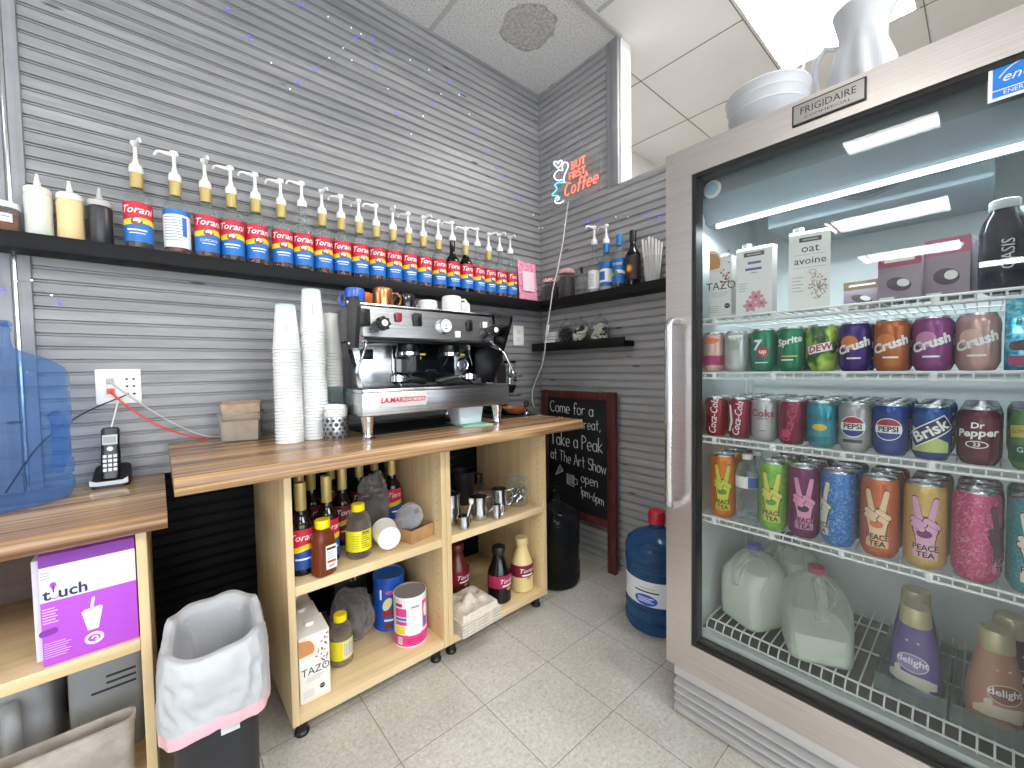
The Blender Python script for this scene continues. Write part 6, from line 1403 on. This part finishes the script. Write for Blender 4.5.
# ---- 12 oz cans
def txt(s, size, z, mi=1, shear=0.0, rot=0.0, off=.0006, bold=.0, sq=1.0, phi=0.0, dx=0.0):
    return lambda mb, R: mb.wrap(s_move(s_text(s, size, shear, squeeze=sq, bold=bold), dx, 0, rot), R, z, off, phi=-PI/2+phi, mi=mi)
def rect(x0, y0, x1, y1, mi, off=.0004): return lambda mb, R: mb.wrap(s_rect(x0, y0, x1, y1), R, 0, off, mi=mi)
def ell(cx, cy, rx, ry, mi, off=.0004, rot=0.0): return lambda mb, R: mb.wrap(s_move(s_ell(0, 0, rx, ry), cx, cy, rot), R, 0, off, mi=mi)
def art(*fs):
    def f(mb, R):
        for g in fs: g(mb, R)
    return f
def cm(name, c, metal=.35, rough=.26): return M(name, c, rough, metal)
W_ = PWHITE
PEPSI = art(ell(0, .062, .0265, .0265, 1), lambda mb, R: mb.wrap(s_poly(arc(0, .062, .0245, .0245, 22, 158, 16)), R, 0, .0008, mi=2), lambda mb, R: mb.wrap(s_poly(arc(0, .062, .0245, .0245, 202, 338, 16)), R, 0, .0008, mi=3), txt('PEPSI', .0175, .062, 4, bold=.03, off=.0012, sq=.95))
CRUSH = art(ell(-.008, .070, .018, .018, 2, .0004), txt('Crush', .0290, .061, 1, .2, .38, .0009, .045), rect(-.012, .030, .016, .034, 1))
SODA3 = [('red cola can with vertical white script, end of the third shelf', -1.359, -.5, [cm('cola_red', '#8e1430'), W_], art(txt('Coca-Cola', .030, .062, 1, .3, 1.50, sq=.85), rect(-.034, .02, -.031, .10, 1))),
         ('red cola can with white wave beside the silver can', -1.427, -.2, [cm('cola_red', '#8e1430'), W_], art(txt('Coca-Cola', .028, .060, 1, .3, 1.45, sq=.85), lambda mb, R: mb.wrap(s_poly([(-.030, .02), (-.022, .05), (-.026, .10), (-.020, .10), (-.014, .05), (-.022, .02)]), R, mi=1))),
         ('silver diet cola can with dark red lettering', -1.494, -.2, [cm('cola_silver', '#b9b4b6'), M('diet_red', '#8a2038', .4), LINE], art(txt('Coke', .030, .080, 1, 0, 0, bold=.02), rect(-.014, .064, .014, .066, 2), rect(-.008, .030, .008, .032, 2))),
         ('dark cherry red cola can with crimson script', -1.562, -.1, [cm('cherry_dark', '#7c1538'), M('cherry_script', '#c43a64', .4)], art(txt('Coca-Cola', .031, .062, 1, .3, 1.35, sq=.85), ell(-.010, .03, .010, .012, 1))),
         ('turquoise grapefruit soda can with yellow oval', -1.630, -.15, [cm('turquoise', '#2f93a4'), M('turq_text', '#14415c', .4), M('grapefruit', '#d8b84c', .4), cm('turq_dark', '#16707f')], art(txt('FRESCA', .0195, .078, 1, sq=.85, bold=.015), ell(0, .054, .016, .009, 2), ell(0, .054, .010, .005, 1, .0002), rect(-.026, .014, .026, .030, 3))),
         ('silver cola can with round red, white and blue emblem', -1.698, -.12, [cm('emblem_silver', '#a9a7a8'), W_, M('emblem_red', '#a81c34', .4), M('emblem_blue', '#1d3a86', .4), M('emblem_ink', '#101426', .4)], art(PEPSI, rect(-.020, .022, .020, .030, 4))),
         ('blue cola can with round red, white and blue emblem', -1.765, -.1, [cm('emblem_ground', '#1b3c8c'), W_, M('emblem_red', '#a81c34', .4), M('emblem_blue', '#1d3a86', .4), M('emblem_ink', '#101426', .4)], PEPSI),
         ('blue and lime iced tea can with slanted lettering', -1.834, .0, [cm('icedtea_blue', '#1d4c90'), W_, M('icedtea_navy', '#10244c', .4), M('icedtea_lime', '#b8c878', .4)], art(lambda mb, R: mb.wrap(s_poly([(-.034, .018), (.034, .018), (.034, .040), (-.034, .075)]), R, 0, .0003, mi=3), lambda mb, R: mb.wrap(s_move(s_rect(-.042, -.018, .042, .018), 0, .064, .62), R, 0, .0006, mi=1), lambda mb, R: mb.wrap(s_move(s_rect(-.040, -.0155, .040, .0155), 0, .064, .62), R, 0, .0009, mi=2), txt('Brisk', .033, .064, 1, .1, .62, .0012, .03))),
         ('maroon soda can with white lettering and number oval', -1.906, .0, [cm('maroon_can', '#5c1230'), W_], art(txt('Dr', .017, .084, 1, .1, .05, bold=.03), txt('Pepper', .0225, .068, 1, .15, .08, bold=.03), lambda mb, R: mb.wrap(s_ring(0, .044, .017, .008, .0018), R, mi=1), txt('23', .0115, .0440, 1, bold=.02))),
         ('green ginger soda can with yellow label band', -1.979, .1, [cm('ginger_green', '#6a9a5c'), M('ginger_yellow', '#d4c254', .4), M('ginger_dark', '#1d5a3c', .4), W_], art(rect(-.034, .016, .034, .050, 2), lambda mb, R: mb.wrap(s_move(s_rect(-.034, -.012, .034, .012), 0, .080, .12), R, 0, .0004, mi=1), txt('Schweppes', .0140, .080, 2, .1, .12, .0008), txt('Ginger', .0150, .040, 3, off=.0008)))]
SODA2 = [('peach and pink soda can at the end of the second shelf', -1.350, -.3, [cm('peach_can', '#d8b0a4'), M('peach_mag', '#a81c5c', .4), M('peach_top', '#d8743c', .4)], art(rect(-.034, .020, .034, .050, 1), ell(0, .096, .020, .010, 2))),
         ('white silver soda can next to the peach pink can', -1.418, -.2, [cm('white_can', '#c2c6c4'), M('silver_leaf', '#9aa890', .4), W_], art(ell(0, .078, .014, .016, 1), rect(-.02, .10, .02, .108, 2))),
         ('green lemon lime can with red dot and white seven', -1.490, -.25, [cm('lime_green', '#147a5c'), W_, M('dot_red', '#b8302c', .4)], art(txt('7', .040, .074, 1, .1, 0, bold=.04, dx=-.012), ell(.004, .056, .015, .015, 2, .0009), txt('up', .0180, .057, 1, 0, 0, .0014, .03, dx=.004), rect(-.016, .024, .016, .027, 1))),
         ('green lemon lime can with slanted white lettering', -1.558, -.15, [cm('lemonlime_green', '#0f7a50'), W_, M('lemonlime_yellow', '#c4cc4c', .4)], art(txt('Sprite', .0260, .083, 1, .2, .22, bold=.03), rect(-.018, .040, .020, .043, 2), rect(-.018, .030, .010, .033, 1))),
         ('lime citrus soda can with dark green shards and red lettering', -1.627, -.1, [noisy('citrus_shards', [(.42, '#2e5a24'), (.5, '#8cb43c'), (.6, '#b4cc58')], ns=26, detail=1, rough=.26, metal=.3), W_, M('citrus_red', '#b82440', .4), M('citrus_green', '#1c4a24', .4)], art(txt('Mtn', .024, .084, 3, .2, .2, bold=.03), lambda mb, R: mb.wrap(s_move(s_rect(-.028, -.011, .028, .011), 0, .060, .22), R, 0, .0005, mi=1), txt('DEW', .0225, .060, 2, .2, .22, .0010, .03))),
         ('purple grape soda can with white lettering and orange dot', -1.696, -.1, [cm('fizz_purple', '#3c1c74'), W_, M('fizz_orange_dot', '#d87c34', .4)], CRUSH),
         ('orange soda can with white lettering', -1.764, -.05, [cm('fizz_orange', '#b8642c'), W_, M('fizz_orange_dot', '#d87c34', .4)], CRUSH),
         ('pink purple soda can with white lettering', -1.832, .0, [cm('fizz_grape', '#8c4080'), W_, M('fizz_pink_dot', '#c888b0', .4)], CRUSH),
         ('pale peach soda can with white lettering beside the cyan bag', -1.900, .05, [cm('fizz_peach', '#c49a94'), W_, M('fizz_pale_dot', '#d8b0a0', .4)], CRUSH)]
for rows, Zs, nm in ((SODA3, Z3, 'soda cans on the third fridge shelf'), (SODA2, Z2, 'soda cans on the second fridge shelf')):
    for i, (lab, y, rz, mats, a) in enumerate(rows):
        t = can(lab, -.586, y, Zs, math.atan2(1.91+y, 1.33)-.10+.3*rz, mats, a, False, nm)
        for k in range(3 if rows is SODA3 else 1):
                dup(t, ORD[k]+' can behind the '+lab, (-.516+.0695*k, y-.002, Zs), FAC+rz+.5*(k+1), nm)
# cyan crinkled bag
t = thing('snack_bag', 'shiny cyan crinkled bag reading BISTRO on the second shelf', 'bag', (-.590, -1.978, Z2), FAC)
FOIL = noisy('cyan_foil', [(.36, '#1e86b4'), (.5, '#5cc4dc'), (.62, '#b4ecf4')], ns=70, detail=4, rough=.18, metal=.5, bump=.6)
mb = MB(); mb.rings([[(x*1.0, y*s, z) for x, y, _ in rr(.041, .026, .010, 0)] for s, z in ((.5, .0005), (1.0, .012), (1.05, .07), (.8, .115), (.12, .148))]); mb.build('bag_film', [FOIL], t)
mb = MB(); f = lambda u, v: (u, -.0282+.004*max(0, (v-.09)/.03), v); mb.flat(s_text('BISTRO', .0175, .1), lambda u, v: f(u, v+.098), mi=0); mb.flat(s_cap((-.026, .050), (.030, .056), .010), f, mi=1); mb.flat(s_cap((-.012, .042), (.020, .044), .006), f, mi=1); mb.flat(s_rect(-.036, .010, .036, .030), f, mi=2); mb.build('bag_print', [M('bag_ink', '#14506c', .4), M('bag_chocolate', '#4c1c20', .4), M('bag_magenta', '#9c2c5c', .4)], t, fix=False)
# ---- cartons and boxes on the top shelf
def carton(lab, x, y, rz, w, d, h, art_, mats, gable=.018):
    t = thing('drink_carton', lab, 'carton', (x, y, Z1), FAC+rz)
    mb = MB(); R0 = [(-w, -d), (w, -d), (w, d), (-w, d)]
    mb.rings([[(a, b, 0) for a, b in R0], [(a, b, h-gable) for a, b in R0], [(-w, -d*.6, h-gable*.45), (w, -d*.6, h-gable*.45), (w, d, h), (-w, d, h)]]); mb.build('carton_body', [CARTON], t, sharp=20)
    mb = MB(); mb.lathe([(.012, 0), (.013, .001), (.013, .011), (.012, .013), (0, .013)], 20, (-w*.55, -d*.05, h-gable*.35)); mb.build('screw_cap', [WHITE], t)
    mb = MB(); art_(mb, lambda k=0: (lambda u, v: (u, -d-.0004-.0003*k, v))); mb.build('carton_print', mats, t, fix=False); return t
KM = [CARTON, M('brand_bar', '#4a4746', .5), M('print_blue', '#56689c', .5), M('print_grey', '#a5a4a6', .5), M('print_pink', '#cf8a9c', .5), M('print_rose', '#a84a68', .5), M('oat_beige', '#a89684', .5), M('oat_brown', '#86705c', .5), INK]
def flowers(mb, f):
    mb.flat(s_rect(-.026, .168, .026, .180), f(0), mi=1); mb.flat(s_rect(-.018, .172, .018, .176), f(1), mi=3)
    mb.flat(s_rect(-.016, .146, .018, .153), f(0), mi=2); mb.flat(s_rect(-.022, .128, .020, .135), f(0), mi=2); mb.flat(s_rect(-.008, .119, .008, .122), f(0), mi=3)
    for k in range(4): mb.flat(s_rect(-.040, .090-.007*k, -.016-(k % 2)*.005, .092-.007*k), f(0), mi=3)
    for cx, cy, s in ((.006, .050, .018), (-.008, .026, .018), (.020, .030, .014)):
        for k in range(6): a = k*PI/3; mb.flat(s_move(s_ell(0, 0, s*.55, s*.32), cx+s*.55*math.cos(a), cy+s*.55*math.sin(a), a), f(0+k % 2), mi=4)
        mb.flat(s_ell(cx, cy, s*.25), f(3), mi=5)
def oats(mb, f):
    mb.flat(s_rect(-.022, .178, .026, .190), f(0), mi=1); mb.flat(s_rect(-.015, .182, .019, .186), f(1), mi=3)
    mb.flat(s_text('oat', .030, sq if False else 0), lambda u, v: f(0)(u+.002, v+.160), mi=8); mb.flat(s_rect(-.034, .144, .034, .1452), f(0), mi=3); mb.flat(s_text('avoine', .0270), lambda u, v: f(0)(u+.002, v+.128), mi=8); mb.flat(s_rect(-.036, .110, .036, .1112), f(0), mi=3)
    for k in range(5): mb.flat(s_rect(-.036, .084-.009*k, -.012-(k % 2)*.006, .086-.009*k), f(0), mi=3)
    rn = random.Random(2)
    for k in range(110):
        a = rn.uniform(0, 6.3); q_ = rn.random()**.6; mb.flat(s_move(s_ell(0, 0, rn.uniform(.0015, .003), .0012, 7), .020+.022*q_*math.cos(a)*.9, .058+.034*q_*math.sin(a), a), f(k % 4), mi=6+k % 2)
    mb.flat(s_ring(.008, .098, .008, .006, .0012), f(0), mi=5)
carton('white nut drink carton with pink flowers on the top shelf', -.560, -1.462, .12, .046, .036, .206, flowers, KM)
carton('white carton reading oat and avoine on the top shelf', -.560, -1.592, .22, .045, .036, .218, oats, KM)
t = tazo('narrow white tea carton against the fridge side wall', -.550, -1.364, Z1, FAC+.12, None, True, .032, .036, .198)
def small_box(lab, x, y, rz, w, d, h, c_top):
    t = thing('food_box', lab, 'box', (x, y, Z1), FAC+rz)
    mb = MB(); mb.box(-w, -d, 0, w, d, h, .001); mb.build('carton', [M('box_mauve', '#9c8c98', .5)], t)
    mb = MB(); f = lambda k: (lambda u, v: (u, -d-.0004-.0003*k, v)); mb.flat(s_rect(-w, h*.72, w, h), f(0), mi=0); mb.flat(s_rect(-w*.7, h*.82, w*.7, h*.88), f(1), mi=1); mb.flat(s_move(s_ell(0, 0, w*.6, h*.14), 0, h*.34, -.4), f(0), mi=2); mb.flat(s_move(s_ell(0, 0, w*.3, h*.08), w*.2, h*.36, -.4), f(1), mi=1)
    mb.flat(s_rect(-w*.9, h*.04, -w*.2, h*.08), f(0), mi=1); mb.build('box_print', [M(c_top, {'box_red': '#a8506c', 'box_rose': '#b86480', 'box_brown': '#7a6450'}[c_top], .5), PWHITE, M('box_picture_dark', '#5a4a54', .5)], t, fix=False)
small_box('pink topped food box left of the taller one on the top shelf', -.540, -1.780, -.1, .038, .05, .110, 'box_red')
small_box('taller rose topped food box beside the dark juice bottle', -.520, -1.856, -.1, .036, .05, .130, 'box_rose')
small_box('low brown food box next to the oat carton on the top shelf', -.420, -1.695, -.1, .040, .05, .075, 'box_brown')
def oasis(lab, y, x=-.575):
    t = thing('juice_bottle', lab, 'bottle', (x, y, Z1), FAC+.2, 'dark juice bottles on the top shelf'); r = .0345
    mb = MB(); mb.lathe([(0, .003), (.026, 0), (r, .006), (r, .100), (r*.97, .104), (r, .108), (r, .125), (r*.85, .145), (r*.62, .160), (.019, .166), (.019, .172)], 32); mb.build('bottle_body', [film('juice_plastic', '#4c4a58', .5, .08, tint='#77707e', body='#3a3844', edge=.4)], t)
    mb = MB(); mb.lathe([(0, .004), (r-.003, .006), (r-.002, .05), (0, .052)], 26); mb.build('juice', [M('juice_plum', '#5c2c3c', .3)], t)
    mb = MB(); mb.lathe([(.0205, .166), (.022, .168), (.022, .184), (.020, .186), (0, .186)], 24); mb.build('cap', [M('cap_pale', '#c9d2d4', .4)], t)
    mb = MB(); mb.wrap(s_move(s_text('OASIS', .026, squeeze=.9), 0, 0, PI/2), r, .070, .0006, mi=0); mb.build('label', [M('juice_letters', '#c9c6d0', .4)], t, fix=False)
oasis('dark juice bottle with white cap, front one on the top shelf', -1.932); oasis('dark juice bottle with white cap behind the front one', -1.940, -.490); oasis('dark juice bottle with white cap at the far end of the top shelf', -2.008)
# ---- milk jugs and creamers on the floor rack
ZR = RZ+.0004
MILKJ = film('milk_jug_plastic', '#e6eae2', .22, .3, tint='#f1f4f0', body='#e2e7e0', edge=.35); MILK = M('milk', '#f2f4ea', .35)
def milk(lab, x, y, rz, lv, cap):
    t = thing('milk_jug', lab, 'jug', (x, y, ZR), FAC+rz, 'milk jugs on the fridge floor rack')
    def sec(w, d, r, z, oy=0): return [(a, b+oy, z) for a, b, z in rr(w, d, r, z, 6)]
    body = [sec(.060, .060, .025, 0), sec(.074, .074, .03, .010), sec(.076, .076, .03, .020), sec(.076, .076, .03, .130), sec(.0755, .074, .034, .155, .002), sec(.071, .062, .036, .180, .012), sec(.058, .048, .036, .204, .012), sec(.038, .034, .028, .222, .006), sec(.021, .021, .0205, .232), sec(.019, .019, .0185, .236), sec(.019, .019, .0185, .246)]
    mb = MB(); mb.rings(body); mb.build('jug_body', [MILKJ], t)
    mb = MB(); mb.tube([(0, -.018, .222), (0, -.040, .212), (0, -.062, .190), (0, -.071, .160), (0, -.068, .135)], [.014, .014, .0135, .0135, .018], 14); mb.build('grip', [MILKJ], t)
    mb = MB(); k = .955; ins = [sec(.058, .058, .025, .003), sec(.071, .071, .03, .012), sec(.073, .073, .03, .022), sec(.073, .073, .03, min(lv, .128))]
    if lv > .15: ins += [sec(.0715, .070, .034, .155, .002), sec(.067, .058, .034, .176, .012)]
    mb.rings(ins); mb.build('milk', [MILK], t)
    mb = MB(); mb.lathe([(.0195, .238), (.021, .239), (.021, .254), (.019, .256), (0, .256)], 24); mb.build('cap', [cap], t)
milk('full milk jug with blue cap on the floor rack', -.455, -1.425, -.45, .17, M('cap_violet', '#5858a0', .4))
milk('partly used milk jug with red cap on the floor rack', -.492, -1.602, .45, .085, M('cap_rose', '#b04a68', .4))
milk('full milk jug at the rear behind the blue capped jug', -.285, -1.475, -.3, .17, M('cap_violet', '#5858a0', .4))
CT_ = M('cap_champagne', '#c9bd98', .3, .3)
def creamer(lab, x, y, rz, mats, word):
    t = thing('creamer_bottle', lab, 'bottle', (x, y, ZR+.004), FAC+rz, 'creamer bottles in the clear trays'); t.scale = (.9, .9, .92)
    mb = MB(); pr = [(0, 0), (.040, 0), (.050, .008), (.054, .030), (.053, .075), (.047, .120), (.040, .155), (.035, .182), (.032, .190)]
    mb.lathe(pr, 36, sy=.78); mb.build('bottle_body', [mats[0]], t)
    mb = MB(); mb.lathe([(.0330, .188), (.0345, .191), (.0315, .232), (.0290, .238), (0, .238)], 30); mb.build('cap', [CT_], t)
    mb = MB()
    def cone(u, v, o=.0008):
        z = v; r = .054
        for (r0, z0), (r1, z1) in zip(pr[3:-1], pr[4:]):
            if z0 <= z <= z1: r = r0+(r1-r0)*(z-z0)/(z1-z0)
        a = -PI/2+u/r; return ((r+o)*math.cos(a), (r+o)*math.sin(a)*.78, z)
    mb.flat(s_ell(.002, .092, .034, .024), lambda u, v: cone(u, v, .0012), mi=1, maxlen=.006)
    mb.flat(s_ring(.002, .092, .034, .024, .0025), lambda u, v: cone(u, v, .0020), mi=3)
    mb.flat(s_text(word, .0240, bold=.02), lambda u, v: cone(u+.002, v+.096, .0024), mi=2, maxlen=.006)
    for cx, cy, rx, ry, rot in ((-.018, .040, .022, .008, .3), (.020, .034, .020, .008, -.4), (.0, .055, .012, .006, .2), (-.03, .066, .010, .008, 1.2)): mb.flat(s_move(s_ell(0, 0, rx, ry), cx, cy, rot), lambda u, v: cone(u, v, .0014), mi=3, maxlen=.006)
    mb.flat(s_rect(-.014, .145, .014, .150), lambda u, v: cone(u, v, .0014), mi=3); mb.flat(s_poly([(-.060, .031), (.060, .031), (.060, .050), (.030, .060), (.0, .048), (-.030, .062), (-.060, .046)]), lambda u, v: cone(u, v, .0009), mi=3, maxlen=.008)
    mb.build('label', mats, t, fix=False); return t
PV = [M('creamer_violet', '#5c4a8c', .35), M('creamer_panel', '#8a7ab4', .4), M('creamer_word', '#f1f0f4', .4), M('creamer_cream', '#d8d2c4', .4)]
HZ = [M('creamer_hazel', '#b07f68', .35), M('creamer_panel_hazel', '#8e5a48', .4), PV[2], M('creamer_cream_hazel', '#e0ccb4', .4)]
MR = [M('creamer_wine', '#5a2038', .35), M('creamer_panel_wine', '#7a3048', .4), PV[2], M('creamer_cream_wine', '#c8a898', .4)]
creamer('violet creamer bottle in front in the first clear tray', -.480, -1.808, -.10, PV, 'delight'); creamer('violet creamer bottle behind the front violet one', -.375, -1.800, .1, PV, 'delight')
creamer('hazel brown creamer bottle in the second clear tray', -.470, -1.940, .45, HZ, 'delight'); creamer('wine coloured creamer bottle behind the hazel brown one', -.370, -1.965, .4, MR, 'delight')
TRAYC = film('clear_tray', '#dfe6e4', .12, .05, tint='#e0e8e6', body='#aebab8', edge=.5)
for lab, y0, y1 in (('clear acrylic tray holding the violet creamer bottles', -1.868, -1.738), ('clear acrylic tray holding the hazel and wine creamer bottles', -2.035, -1.873)):
    mb = MB(); a, b = -.545, -.25
    mb.box(a, y0, ZR, b, y1, ZR+.003); mb.box(a, y0, ZR+.003, a+.003, y1, ZR+.045); mb.box(b-.003, y0, ZR+.003, b, y1, ZR+.045); mb.box(a+.003, y0, ZR+.003, b-.003, y0+.003, ZR+.045); mb.box(a+.003, y1-.003, ZR+.003, b-.003, y1, ZR+.045)
    o = mb.build('storage_tray', [TRAYC]); tag(o, lab, 'tray')
